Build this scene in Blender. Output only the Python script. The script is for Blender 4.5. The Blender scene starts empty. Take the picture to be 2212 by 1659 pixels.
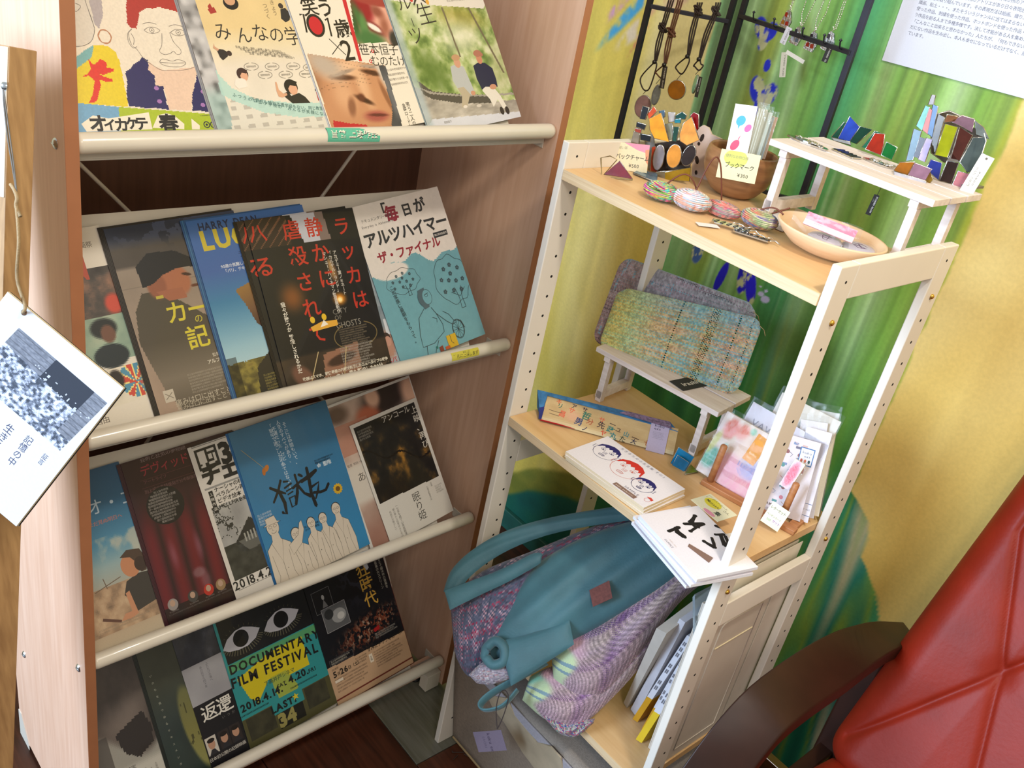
import bpy, math, random
import numpy as np
from mathutils import Vector, Matrix, geometry
random.seed(4); np.random.seed(4)
SC = bpy.context.scene; COL = SC.collection

# ---------------- camera ----------------
FPX = 2002.6
CAM = Vector((0.8965, -0.9272, 1.497))
ROT = ((0.63541007, 0.74925053, 0.18675567), (0.4686454, -0.18197228, -0.86444062), (-0.61369824, 0.63679646, -0.46675983))
cam = bpy.data.cameras.new('camera'); camo = bpy.data.objects.new('camera', cam); COL.objects.link(camo)
m = Matrix(((ROT[0][0], -ROT[1][0], -ROT[2][0], CAM.x), (ROT[0][1], -ROT[1][1], -ROT[2][1], CAM.y), (ROT[0][2], -ROT[1][2], -ROT[2][2], CAM.z), (0, 0, 0, 1)))
camo.matrix_world = m
cam.sensor_width = 36; cam.lens = FPX / 2212 * 36; cam.clip_start = 0.02
SC.camera = camo

# ---------------- light ----------------
SC.view_settings.view_transform = 'Standard'; SC.view_settings.look = 'None'
SC.view_settings.exposure = 0.15; SC.view_settings.gamma = 1.0; SC.view_settings.use_curve_mapping = False
wd = bpy.data.worlds.new('world'); SC.world = wd; wd.use_nodes = True
wd.node_tree.nodes['Background'].inputs[0].default_value = (1.0, 0.945, 0.89, 1)
wd.node_tree.nodes['Background'].inputs[1].default_value = 0.55
def area(name, loc, target, size, power, col, spread=180):
    l = bpy.data.lights.new(name, 'AREA'); l.shape = 'RECTANGLE'; l.size, l.size_y = size; l.energy = power; l.color = col
    l.spread = math.radians(spread)
    o = bpy.data.objects.new(name, l); COL.objects.link(o); o.location = loc
    o.rotation_euler = (Vector(target) - Vector(loc)).to_track_quat('-Z', 'Y').to_euler()
    return o
area('window_daylight', (-0.35, -3.2, 1.75), (0.1, 0.2, 0.9), (1.5, 1.5), 172, (0.60, 0.77, 1.0))
area('ceiling_lamp_warm', (1.05, -0.35, 2.45), (0.2, 0.3, 0.9), (0.14, 0.14), 12.5, (1.0, 0.90, 0.77))
area('ceiling_lamp_room', (1.9, -1.3, 2.5), (0.2, 0, 0.8), (0.5, 0.5), 16, (1.0, 0.90, 0.78))

# ---------------- colour helpers ----------------
def lin(c):
    if isinstance(c, str):
        c = tuple(int(c[i:i+2], 16) / 255 for i in (0, 2, 4))
    return tuple((x / 12.92 if x <= 0.04045 else ((x + 0.055) / 1.055) ** 2.4) for x in c[:3]) + (1.0,)
def nlin(a):
    a = np.clip(a, 0, 1)
    return np.where(a <= 0.04045, a / 12.92, ((a + 0.055) / 1.055) ** 2.4)
def hx(c): return np.array([int(c[i:i+2], 16) / 255 for i in (0, 2, 4)])

# ---------------- materials ----------------
MATS = {}
def base_mat(name):
    m = bpy.data.materials.new(name); m.use_nodes = True
    return m, m.node_tree, m.node_tree.nodes['Principled BSDF']
def setp(b, rough=.5, metal=0, coat=0, trans=0, spec=None, ior=None, alpha=None, sheen=0):
    b.inputs['Roughness'].default_value = rough; b.inputs['Metallic'].default_value = metal
    b.inputs['Coat Weight'].default_value = coat; b.inputs['Transmission Weight'].default_value = trans
    if spec is not None: b.inputs['Specular IOR Level'].default_value = spec
    if ior: b.inputs['IOR'].default_value = ior
    if alpha is not None: b.inputs['Alpha'].default_value = alpha
    if sheen: b.inputs['Sheen Weight'].default_value = sheen
def mat(name, col, rough=.5, metal=0, coat=0, trans=0, spec=None, ior=None, alpha=None, var=.04, vscale=30, bump=0, bscale=200, sheen=0):
    """plain painted / metal / plastic surface: slight noise in colour and relief"""
    if name in MATS: return MATS[name]
    m, nt, b = base_mat(name); setp(b, rough, metal, coat, trans, spec, ior, alpha, sheen)
    tc = nt.nodes.new('ShaderNodeTexCoord'); n = nt.nodes.new('ShaderNodeTexNoise'); n.inputs['Scale'].default_value = vscale; n.inputs['Detail'].default_value = 4
    nt.links.new(tc.outputs['Object'], n.inputs['Vector'])
    r = nt.nodes.new('ShaderNodeValToRGB'); c = lin(col)
    r.color_ramp.elements[0].position = .3; r.color_ramp.elements[1].position = .7
    r.color_ramp.elements[0].color = tuple(max(0, x * (1 - var * 2)) for x in c[:3]) + (1,)
    r.color_ramp.elements[1].color = tuple(min(1, x * (1 + var)) for x in c[:3]) + (1,)
    nt.links.new(n.outputs['Fac'], r.inputs[0]); nt.links.new(r.outputs[0], b.inputs['Base Color'])
    if bump:
        n2 = nt.nodes.new('ShaderNodeTexNoise'); n2.inputs['Scale'].default_value = bscale; nt.links.new(tc.outputs['Object'], n2.inputs['Vector'])
        bp = nt.nodes.new('ShaderNodeBump'); bp.inputs['Strength'].default_value = bump; bp.inputs['Distance'].default_value = .001
        nt.links.new(n2.outputs['Fac'], bp.inputs['Height']); nt.links.new(bp.outputs[0], b.inputs['Normal'])
    MATS[name] = m; return m
def wood(name, c1, c2, stretch=(1, 1, 14), scale=9, rough=.45, coat=0, line=.5):
    if name in MATS: return MATS[name]
    m, nt, b = base_mat(name); setp(b, rough, coat=coat)
    tc = nt.nodes.new('ShaderNodeTexCoord'); mp = nt.nodes.new('ShaderNodeMapping')
    mp.inputs['Scale'].default_value = tuple(1.0 / s for s in stretch)
    nt.links.new(tc.outputs['Object'], mp.inputs[0])
    n = nt.nodes.new('ShaderNodeTexNoise'); n.inputs['Scale'].default_value = scale * 3; n.inputs['Detail'].default_value = 6; n.inputs['Distortion'].default_value = .6
    nt.links.new(mp.outputs[0], n.inputs['Vector'])
    n2 = nt.nodes.new('ShaderNodeTexNoise'); n2.inputs['Scale'].default_value = scale * 16; n2.inputs['Detail'].default_value = 3
    nt.links.new(mp.outputs[0], n2.inputs['Vector'])
    mx = nt.nodes.new('ShaderNodeMix'); mx.inputs[0].default_value = line
    nt.links.new(n.outputs['Fac'], mx.inputs[2]); nt.links.new(n2.outputs['Fac'], mx.inputs[3])
    r = nt.nodes.new('ShaderNodeValToRGB'); r.color_ramp.elements[0].position = .36; r.color_ramp.elements[1].position = .64
    r.color_ramp.elements[0].color = lin(c1); r.color_ramp.elements[1].color = lin(c2)
    nt.links.new(mx.outputs[0], r.inputs[0]); nt.links.new(r.outputs[0], b.inputs['Base Color'])
    bp = nt.nodes.new('ShaderNodeBump'); bp.inputs['Strength'].default_value = .15; bp.inputs['Distance'].default_value = .0006
    nt.links.new(n2.outputs['Fac'], bp.inputs['Height']); nt.links.new(bp.outputs[0], b.inputs['Normal'])
    MATS[name] = m; return m
def vmat(name, rough=.5, coat=0, spec=None, grain=.05, gscale=400, bump=0, bscale=900, sheen=0, metal=0, trans=0, alpha=None, rough_n=0):
    """colour from the mesh's own painted colours, with a fine procedural grain"""
    if name in MATS: return MATS[name]
    m, nt, b = base_mat(name); setp(b, rough, metal, coat, trans, spec, alpha=alpha, sheen=sheen)
    a = nt.nodes.new('ShaderNodeAttribute'); a.attribute_name = 'Col'
    tc = nt.nodes.new('ShaderNodeTexCoord'); n = nt.nodes.new('ShaderNodeTexNoise'); n.inputs['Scale'].default_value = gscale; n.inputs['Detail'].default_value = 3
    nt.links.new(tc.outputs['Object'], n.inputs['Vector'])
    mr = nt.nodes.new('ShaderNodeMapRange'); mr.inputs[1].default_value = .3; mr.inputs[2].default_value = .7; mr.inputs[3].default_value = 1 - grain; mr.inputs[4].default_value = 1 + grain
    nt.links.new(n.outputs['Fac'], mr.inputs[0])
    mx = nt.nodes.new('ShaderNodeVectorMath'); mx.operation = 'SCALE'
    nt.links.new(a.outputs['Color'], mx.inputs[0]); nt.links.new(mr.outputs[0], mx.inputs['Scale'])
    nt.links.new(mx.outputs[0], b.inputs['Base Color'])
    if bump:
        n2 = nt.nodes.new('ShaderNodeTexNoise'); n2.inputs['Scale'].default_value = bscale; nt.links.new(tc.outputs['Object'], n2.inputs['Vector'])
        bp = nt.nodes.new('ShaderNodeBump'); bp.inputs['Strength'].default_value = bump; bp.inputs['Distance'].default_value = .001
        nt.links.new(n2.outputs['Fac'], bp.inputs['Height']); nt.links.new(bp.outputs[0], b.inputs['Normal'])
    MATS[name] = m; return m

# ---------------- mesh builder ----------------
def frame(o, x, y=None, z=None):
    """matrix with origin o; x axis given, plus y or z; axes made orthonormal"""
    o = Vector(o); x = Vector(x).normalized()
    if z is not None:
        z = Vector(z); z = (z - x * z.dot(x)).normalized(); y = z.cross(x)
    else:
        y = Vector(y); y = (y - x * y.dot(x)).normalized(); z = x.cross(y)
    return Matrix(((x.x, y.x, z.x, o.x), (x.y, y.y, z.y, o.y), (x.z, y.z, z.z, o.z), (0, 0, 0, 1)))
class MB:
    def __init__(s): s.v = []; s.f = []; s.m = []; s.c = []; s.sm = []
    def add(s, vs, fs, M=None, mat=0, col=None, smooth=False):
        k = len(s.v)
        for p in vs:
            p = Vector(p) if len(p) == 3 else Vector((p[0], p[1], 0))
            s.v.append(tuple(M @ p) if M is not None else tuple(p))
        if col is not None and not isinstance(col, list): col = lin(col)
        for i, f in enumerate(fs):
            s.f.append([k + j for j in f]); s.m.append(mat); s.sm.append(smooth)
            s.c.append(col[i] if isinstance(col, list) else col)
        return s
    def box(s, x0, x1, y0, y1, z0, z1, M=None, mat=0, col=None):
        v = [(x, y, z) for z in (z0, z1) for y in (y0, y1) for x in (x0, x1)]
        return s.add(v, [(0, 2, 3, 1), (4, 5, 7, 6), (0, 1, 5, 4), (2, 6, 7, 3), (0, 4, 6, 2), (1, 3, 7, 5)], M, mat, col)
    def prism(s, poly, z0, z1, M=None, mat=0, col=None, smooth=False, topcol=None):
        """poly: ccw list of (x,y)"""
        n = len(poly)
        ar = sum(poly[i][0] * poly[(i+1) % n][1] - poly[(i+1) % n][0] * poly[i][1] for i in range(n))
        if ar < 0: poly = poly[::-1]
        v = [(x, y, z0) for x, y in poly] + [(x, y, z1) for x, y in poly]
        s.add(v, [[(i+1) % n, i, n + i, n + (i+1) % n][::-1] for i in range(n)], M, mat, col, smooth)
        s.add(v, [list(range(n))[::-1]], M, mat, col); s.add(v, [list(range(n, 2 * n))], M, mat, topcol or col)
        return s
    def tube(s, path, r, seg=8, closed=False, M=None, mat=0, col=None, flat=1.0, cap=True):
        path = [Vector(p) for p in path]; n = len(path); rings = []; up = None
        for i, p in enumerate(path):
            a = path[(i-1) % n] if (closed or i > 0) else p; b = path[(i+1) % n] if (closed or i < n-1) else p
            t = (b - a).normalized()
            if up is None:
                up = Vector((0, 0, 1)) if abs(t.z) < .9 else Vector((1, 0, 0))
            up = (up - t * up.dot(t)).normalized(); w = t.cross(up)
            rr = r[i] if isinstance(r, (list, tuple)) else r
            rings.append([p + up * (rr * math.cos(2*math.pi*k/seg)) + w * (rr * flat * math.sin(2*math.pi*k/seg)) for k in range(seg)])
        v = [q for ring in rings for q in ring]; f = []
        for i in range(n if closed else n-1):
            j = (i+1) % n
            for k in range(seg):
                l = (k+1) % seg; f.append((i*seg+k, i*seg+l, j*seg+l, j*seg+k)[::-1])
        s.add(v, f, M, mat, col, True)
        if not closed and cap:
            s.add(v, [list(range(seg)), list(range((n-1)*seg, n*seg))[::-1]], M, mat, col)
        return s
    def lathe(s, prof, seg=32, M=None, mat=0, col=None, a0=0, a1=2*math.pi, sx=1, sy=1):
        full = abs(a1 - a0 - 2*math.pi) < 1e-6; na = seg if full else seg + 1
        v = [(r*math.cos(a0+(a1-a0)*k/seg)*sx, r*math.sin(a0+(a1-a0)*k/seg)*sy, z) for r, z in prof for k in range(na)]; f = []
        for i in range(len(prof)-1):
            for k in range(seg):
                l = (k+1) % na; f.append((i*na+k, i*na+l, (i+1)*na+l, (i+1)*na+k))
        return s.add(v, f, M, mat, col, True)
    def grid(s, fn, nu, nv, M=None, mat=0, colfn=None, smooth=True, closed_u=False):
        """fn(u,v)->point ; colfn(U,V arrays)->srgb (n,3)"""
        v = [fn(i/nu, j/nv) for j in range(nv+1) for i in range(nu+1)]
        f = [(j*(nu+1)+i, j*(nu+1)+i+1, (j+1)*(nu+1)+i+1, (j+1)*(nu+1)+i) for j in range(nv) for i in range(nu)]
        col = None
        if colfn is not None:
            U, V = np.meshgrid((np.arange(nu)+.5)/nu, (np.arange(nv)+.5)/nv)
            c = nlin(colfn(U.ravel(), V.ravel())); col = [tuple(q) + (1.0,) for q in c.tolist()]
        return s.add(v, f, M, mat, col, smooth)
    def build(s, name, mats, parent=None, bevel=0, seg=2, subsurf=0, solid=0, weld=False):
        me = bpy.data.meshes.new(name); me.from_pydata(s.v, [], s.f)
        if not isinstance(mats, (list, tuple)): mats = [mats]
        for mm in mats: me.materials.append(mm)
        me.polygons.foreach_set('material_index', s.m); me.polygons.foreach_set('use_smooth', s.sm)
        if any(c is not None for c in s.c):
            at_ = me.color_attributes.new('Col', 'FLOAT_COLOR', 'CORNER')
            arr = []
            for f, c in zip(s.f, s.c): arr.extend((c or (.8, .8, .8, 1)) * len(f))
            at_.data.foreach_set('color', arr)
        me.validate(); me.update()
        o = bpy.data.objects.new(name, me); COL.objects.link(o)
        if parent is not None: o.parent = parent
        if weld:
            w = o.modifiers.new('weld', 'WELD'); w.merge_threshold = 1e-5
        if solid:
            q = o.modifiers.new('solid', 'SOLIDIFY'); q.thickness = solid; q.offset = 0
        if bevel:
            bv = o.modifiers.new('bevel', 'BEVEL'); bv.width = bevel; bv.segments = seg; bv.limit_method = 'ANGLE'; bv.angle_limit = .6
        if subsurf:
            sb = o.modifiers.new('sub', 'SUBSURF'); sb.levels = subsurf; sb.render_levels = subsurf
        return o
def empty(name, M):
    o = bpy.data.objects.new(name, None); COL.objects.link(o); o.empty_display_size = .02
    o.matrix_world = M if isinstance(M, Matrix) else Matrix.Translation(M)
    return o
def tag(o, label=None, cat=None, group=None, kind=None):
    if label: o['label'] = label
    if cat: o['category'] = cat
    if group: o['group'] = group
    if kind: o['kind'] = kind
    return o
def copy_tree(o, parent=None):
    c = o.copy(); COL.objects.link(c)
    if parent is not None: c.parent = parent
    for ch in list(o.children): copy_tree(ch, c)
    return c
# point of the place seen at pixel (px,py) of the 2212x1659 frame, on the plane axis=val (or through p0 with normal n)
def ray(px, py):
    v = ((px - 1106) / FPX, (py - 829.5) / FPX, 1.0)
    return Vector([sum(ROT[k][i] * v[k] for k in range(3)) for i in range(3)])
def at(px, py, axis, val):
    d = ray(px, py); return CAM + d * ((val - CAM[axis]) / d[axis])
def atp(px, py, p0, n):
    d = ray(px, py); n = Vector(n); return CAM + d * ((Vector(p0) - CAM).dot(n) / d.dot(n))
# ---------------- noise for painting in mesh colours ----------------
def vnoise(x, y, seed=0):
    def h(i, j):
        n = (i.astype(np.int64) * 374761393 + j.astype(np.int64) * 668265263 + seed * 362437) & 0x7fffffff
        n = ((n ^ (n >> 13)) * 1274126177) & 0x7fffffff
        return ((n ^ (n >> 16)) & 0xffff) / 65535.0
    i = np.floor(x); j = np.floor(y); fx = x - i; fy = y - j
    fx = fx * fx * (3 - 2 * fx); fy = fy * fy * (3 - 2 * fy)
    a, b, c, d = h(i, j), h(i + 1, j), h(i, j + 1), h(i + 1, j + 1)
    return (a * (1 - fx) + b * fx) * (1 - fy) + (c * (1 - fx) + d * fx) * fy
def fbm(x, y, seed=0, o=4):
    s = 0; a = .5; t = 0
    for k in range(o):
        s = s + a * vnoise(x * 2 ** k, y * 2 ** k, seed + k * 17); t += a; a *= .5
    return s / t
def sstep(a, b, x):
    t = np.clip((x - a) / (b - a), 0, 1); return t * t * (3 - 2 * t)
def mix(A, B, t):
    t = np.asarray(t)[..., None] if np.ndim(t) == 1 else t
    return A * (1 - t) + np.asarray(B) * t
def ramp(x, stops):
    """stops: [(pos, hex)...] -> (n,3)"""
    p = [s[0] for s in stops]; c = np.array([hx(s[1]) for s in stops])
    return np.stack([np.interp(x, p, c[:, k]) for k in range(3)], 1)
def blob(U, V, cx, cy, rx, ry, rot=0, soft=.25):
    a = math.radians(rot); dx = U - cx; dy = V - cy
    x = dx * math.cos(a) + dy * math.sin(a); y = -dx * math.sin(a) + dy * math.cos(a)
    return 1 - sstep(1 - soft, 1 + soft, np.sqrt((x / rx) ** 2 + (y / ry) ** 2))
def inpoly(U, V, pts):
    r = np.zeros(U.shape, bool); n = len(pts); j = n - 1
    for i in range(n):
        xi, yi = pts[i]; xj, yj = pts[j]
        if yi != yj:
            r ^= ((yi > V) != (yj > V)) & (U < (xj - xi) * (V - yi) / (yj - yi) + xi)
        j = i
    return r.astype(float)

# ---------------- the room ----------------
WY = 0.58
def mural(X, Z):
    w = fbm(X * 9, Z * 1.3, 5) - .5
    xs = X + w * .03 + (fbm(X * 40, Z * 2.0, 8) - .5) * .012
    # vertical brush bands of the green field, left to right
    g = ramp(xs, [(-.24, '8fdc9a'), (-.215, '98d79e'), (-.19, '7fc07a'), (-.17, 'a2cf8c'), (-.15, '86b262'), (-.125, '8ea338'), (-.105, '93a83c'), (-.085, '9ccd80'),
                  (-.06, '6fae4c'), (-.035, 'a6d27e'), (-.01, '7fb84a'), (.02, '68a840'), (.045, '4c9c4e'), (.075, '3f9a55'), (.10, '5aa548'), (.125, '9cc466'), (.15, '6e9f34'), (.175, '86a636'),
                  (.20, '6f9c2c'), (.225, '8dbc55'), (.25, 'a5c67a'), (.28, '74a52e'), (.31, '86ab30'), (.345, '8fae34')])
    streak = vnoise(X * 120 + w * 6, Z * 2.2, 31); fine = vnoise(X * 420, Z * 6, 77)
    g = g * (0.86 + .22 * streak + .07 * fine)[:, None]
    # pale dry strokes
    pal = sstep(.66, .82, fbm(X * 36, Z * 1.1, 61)) * .55
    g = mix(g, hx('b9d79a'), pal)
    lum = g.mean(1, keepdims=True); g = (g * .80 + lum * .20) * .97
    low = sstep(1.05, .55, Z + (fbm(X * 14, Z * 3, 3) - .5) * .2)      # deeper green towards the roots
    deep = ramp(vnoise(X * 34 + Z * 2, Z * 1.2, 91), [(0, '14502e'), (.35, '1f6b3c'), (.6, '2c7f3a'), (.8, '5c8c30'), (1, '1e6f62')])
    g = mix(g, deep, low * .82)
    # yellow parts of the mural either side
    y = ramp(fbm(X * 7 + Z, Z * 2.5, 12), [(0, 'b8a244'), (.45, 'c6b152'), (.7, 'd2c070'), (1, 'e4d698')])
    y = y * (.94 + .1 * vnoise(X * 60, Z * 5, 9))[:, None]
    yr = ramp(fbm(X * 5 - Z * 2.2, Z * 1.2, 22, 2), [(0, 'd2ab50'), (.5, 'dcba66'), (.8, 'e8d08a'), (1, 'f2e2ae')])
    y = np.where((X > .1)[:, None], yr, y)
    pale = sstep(-.42, -.36, X) * sstep(-.2, -.24, X) * sstep(.9, 1.15, Z)
    y = mix(y, hx('e6dfae'), pale * .8)
    left = sstep(-.243, -.237, X + (fbm(X * 30, Z * 30, 2) - .5) * .003)
    # right border: straight above, leafy outline below
    zz = [0, .1, .2, .30, .38, .45, .50, .548, .60, .618, .654, .70, 3]
    xx = [.60, .58, .56, .55, .53, .485, .46, .405, .400, .397, .345, .342, .342]
    xr = np.interp(Z, zz, xx) + (fbm(X * 20, Z * 26, 40) - .5) * .012
    right = sstep(.004, -.004, X - xr)
    lo = sstep(.68, .60, Z)
    leafy = ramp(vnoise((X - .34) * 60 / (1 + 2.2 * np.clip(.7 - Z, 0, .6)) + .3 * np.sin(Z * 9), Z * 1.3, 51), [(0, '1c6e58'), (.25, '2f8f6a'), (.4, '7fa044'), (.55, '2d7e6a'), (.7, 'b3ad86'), (.85, '6f9a4a'), (1, 'b8b4a0')])
    g = np.where((X > .33)[:, None], mix(g, leafy, lo * sstep(.33, .36, X)), g)
    g = mix(g, leafy, lo * sstep(.22, .34, X) * .8)
    edge = sstep(.35, .34, X) * sstep(.325, .342, X) * sstep(.66, .72, Z)
    g = mix(g, hx('b5ab2c'), edge * .6)
    c = mix(y, g, np.clip(left * right, 0, 1))
    # green ground line under the yellow on the left
    gl = np.interp(X, [-1.2, -.6, -.5, -.42, -.29, -.24, -.1], [.20, .12, .150, .215, .285, .30, .36]) + (fbm(X * 8, Z * 3, 33) - .5) * .03
    olive = ramp(fbm(X * 9, Z * 14, 35), [(0, '4c5a20'), (.5, '7c7c30'), (1, '5c6a2c')])
    teal = ramp(fbm(X * 7, Z * 12, 36), [(0, '0c3a38'), (.5, '14564c'), (1, '1c6446')])
    lf = 1 - left
    c = mix(c, olive, sstep(.008, -.008, Z - gl) * lf); c = mix(c, teal, sstep(.008, -.01, Z - gl + .07) * lf)
    # blue tulips and hearts, dry brushed
    dry = fbm(X * 90, Z * 45, 71)
    def leaf(c, cx, cz, rx, rz, rot, col='2430c0', gap=.35):
        b = blob(X, Z, cx, cz, rx, rz, rot, .12)
        k = sstep(gap, gap + .1, dry)
        c = mix(c, hx('c3c19a'), b * .85); return mix(c, hx(col), b * k)
    for cx, cz, s, gp in ((-.095, 1.250, 1.0, .40), (-.128, 1.352, .8, .3)):
        c = leaf(c, cx - .012*s, cz + .006*s, .016*s, .024*s, 25, gap=gp); c = leaf(c, cx + .014*s, cz + .004*s, .016*s, .022*s, -25, gap=gp)
        c = leaf(c, cx + .004*s, cz - .018*s, .013*s, .022*s, -5, gap=gp + .12)
    c = leaf(c, -.102, 1.300, .007, .011, 0); 
    c = leaf(c, -.118, 1.128, .020, .036, -12, '2a2cb4', .42); c = leaf(c, -.085, 1.112, .020, .046, 10, '2420c4', .34)
    c = leaf(c, -.054, 1.108, .018, .046, -8, '2a24c8', .45); c = leaf(c, -.080, 1.075, .03, .022, 0, '2870a8', .4)
    c = leaf(c, -.13, .935, .014, .03, 0, '3c5c96', .4); c = leaf(c, -.06, .905, .009, .034, -10, '1c18b8', .12)
    c = leaf(c, -.012, .925, .013, .034, 6, '1c18b8', .4); c = leaf(c, .010, .915, .012, .036, 20, '2018c0', .3)
    c = leaf(c, .0, .535, .02, .035, 18, '14188c', .2)
    for cx, cz, s in ((.048, .905, .010), (.036, .911, .007), (.044, .921, .004), (.030, .924, .003)):
        c = mix(c, hx('b9b6d6'), blob(X, Z, cx, cz, s, s*.7, 20, .2))
    # flower strokes at the top of the yellow
    for cx, cz, rx, rz, rot, col in ((-.44, 1.33, .012, .11, 38, '3c8bb4'), (-.455, 1.37, .012, .09, 34, 'b07cb4'), (-.415, 1.30, .016, .07, 42, 'c4b49a'), (-.37, 1.37, .006, .09, 28, 'c8866a'), (-.33, 1.40, .012, .07, 30, 'cfa09a'), (-.335, 1.375, .02, .05, 36, 'd2b4a4'), (-.39, 1.32, .004, .08, 26, 'b86c58')):
        c = mix(c, hx(col), blob(X, Z, cx, cz, rx, rz, -rot, .35) * sstep(.25, .5, fbm(X * 60, Z * 24, 81)))
    return c
b = MB()
x0, x1, z0, z1 = -.72, .80, .02, 1.62
XS = np.concatenate([np.arange(x0, -.25, .006), np.arange(-.25, .36, .0022), np.arange(.36, x1, .005), [x1]])
ZS = np.concatenate([np.arange(z0, .5, .008), np.arange(.5, 1.48, .0026), np.arange(1.48, z1, .01), [z1]])
nx, nz = len(XS) - 1, len(ZS) - 1
GX, GZ = np.meshgrid(XS, ZS); vs_ = np.stack([GX.ravel(), np.full(GX.size, WY), GZ.ravel()], 1)
I, J = np.meshgrid(np.arange(nx), np.arange(nz)); q0 = (J * (nx + 1) + I).ravel()
me = bpy.data.meshes.new('mural_coat'); me.from_pydata(vs_.tolist(), [], np.stack([q0, q0 + 1, q0 + nx + 2, q0 + nx + 1], 1).tolist())
ca = me.color_attributes.new('Col', 'FLOAT_COLOR', 'POINT'); cc = nlin(mural(GX.ravel(), GZ.ravel())); ca.data.foreach_set('color', np.concatenate([cc, np.ones((len(cc), 1))], 1).ravel())
coat = bpy.data.objects.new('mural_coat', me); COL.objects.link(coat)
yl = 'd6ba62'
for a, c_, d, e in ((-1.0, x0, 0, 2.5), (x1, 2.4, 0, 2.5), (x0, x1, z1, 2.5), (x0, x1, 0, z0)):
    b.add([(a, WY, d), (c_, WY, d), (c_, WY, e), (a, WY, e)], [(0, 1, 2, 3)], col=yl)
b.box(-1.0, 2.4, WY + .001, WY + .06, 0, 2.5, col=yl)
MURP = vmat('mural_paint', rough=.55, grain=.05, gscale=160, bump=.35, bscale=90, spec=.3)
wb = tag(b.build('wall_back', MURP), kind='structure'); me.materials.append(MURP); coat.parent = wb; coat['kind'] = 'stuff'
MURALTEAL = mat('painted_teal', '16554a', .6, var=.2, vscale=20)
b = MB().box(-1.0, -.02, WY - .012, WY, 0, .055); tag(b.build('baseboard_back', MURALTEAL, bevel=.002), kind='structure')
b = MB().box(-1.06, -1.0, -2.6, .64, 0, 2.5); tag(b.build('wall_left', mat('cream_wall', 'cdbd94', .8, bump=.3, bscale=60)), kind='structure')
# floor: screed base and separate planks
b = MB().box(-1.0, 2.4, -2.6, WY, -.03, -.006); floor = tag(b.build('floor', mat('floor_base', '2a1a12', .8)), kind='structure')
FW = [wood('floor_walnut', '2a140c', '4a2618', (14, 1, 1), 8, .32), wood('floor_oak_grey', '5a5a4c', '74746a', (14, 1, 1), 8, .35), wood('floor_chestnut', '3c1e12', '5c3220', (14, 1, 1), 8, .32)]
# planks run along the direction read from the photo's joints
ys = [-.064 + .24 * k for k in range(-6, 3)] + [WY]
rk = 0
rr_ = random.Random(3)
for i in range(len(ys) - 1):
    off = .03 if i == 6 else .03 - .37 * ((i * 7) % 4) - .2
    if i == 5: off = .62
    xs = [-1.0] + [x for x in (off - .9 + .9 * k for k in range(-1, 5)) if -1.0 < x < 2.4] + [2.4]
    for j in range(len(xs) - 1):
        g = .0008
        b = MB().box(xs[j] + g, xs[j+1] - g, ys[i] + g, ys[i+1] - g, -.008, 0)
        mt = FW[(i * 2 + j) % 3 if rr_.random() < .6 else 0]
        if i == 6: mt = FW[1] if xs[j+1] < .04 else FW[2]
        if i == 5: mt = FW[0] if xs[j] < .5 else FW[1]
        if i == 7: mt = FW[2]
        b.build('plank', mt, floor, bevel=.0008, seg=1)

# ---------------- magazine rack ----------------
RO = Vector((-.0986, .1031, 0)); YAW = .0341
MR = Matrix.Translation(RO) @ Matrix.Rotation(YAW, 4, 'Z')
rack = tag(empty('magazine_rack', MR), 'tall beech-veneer leaflet rack with four sloping white shelves full of film flyers', 'rack')
PANEL = wood('beech_panel', 'cfa78c', 'dcb89f', (1, 1, 16), 7, .42, line=.6)
EDGE = mat('panel_edge_band', 'a9714f', .5, var=.03)
RW = .7308; RT = .0144; RH = 1.62; RD = .33
def side_panel(y0, y1, label=None):
    b = MB(); pts = [(0, .012), (0, RH), (-RD + .10, RH), (-RD, RH - .10), (-RD, .012)]
    # outline in x,z extruded along y
    M = Matrix(((1, 0, 0, 0), (0, 0, -1, 0), (0, 1, 0, 0), (0, 0, 0, 1)))
    b.prism(pts, -y1, -y0, M)
    o = b.build('side_panel', PANEL, rack, bevel=.001)
    e = MB().box(-.0002, .0007, y0 + .0002, y1 - .0002, .012, RH).build('edge_band', EDGE, o)
    return o
pl_ = side_panel(-RW, -RW + RT); pr_ = side_panel(-RT, 0)
MB().box(-RD + .004, -RD + .016, -RW + RT, -RT, .05, RH - .06).build('back_panel', wood('dark_beech', '5c3c2c', '6f4a37', (1, 1, 16), 7, .6), rack)
WM = mat('white_enamel', 'd8d2c4', .28, coat=.3, var=.01)
LEAN = math.radians(34); ZR = [1.1826, .8163, .4465, .0732]
SCREW = mat('screw_chrome', 'c8d4dc', .25, metal=1)
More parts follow.
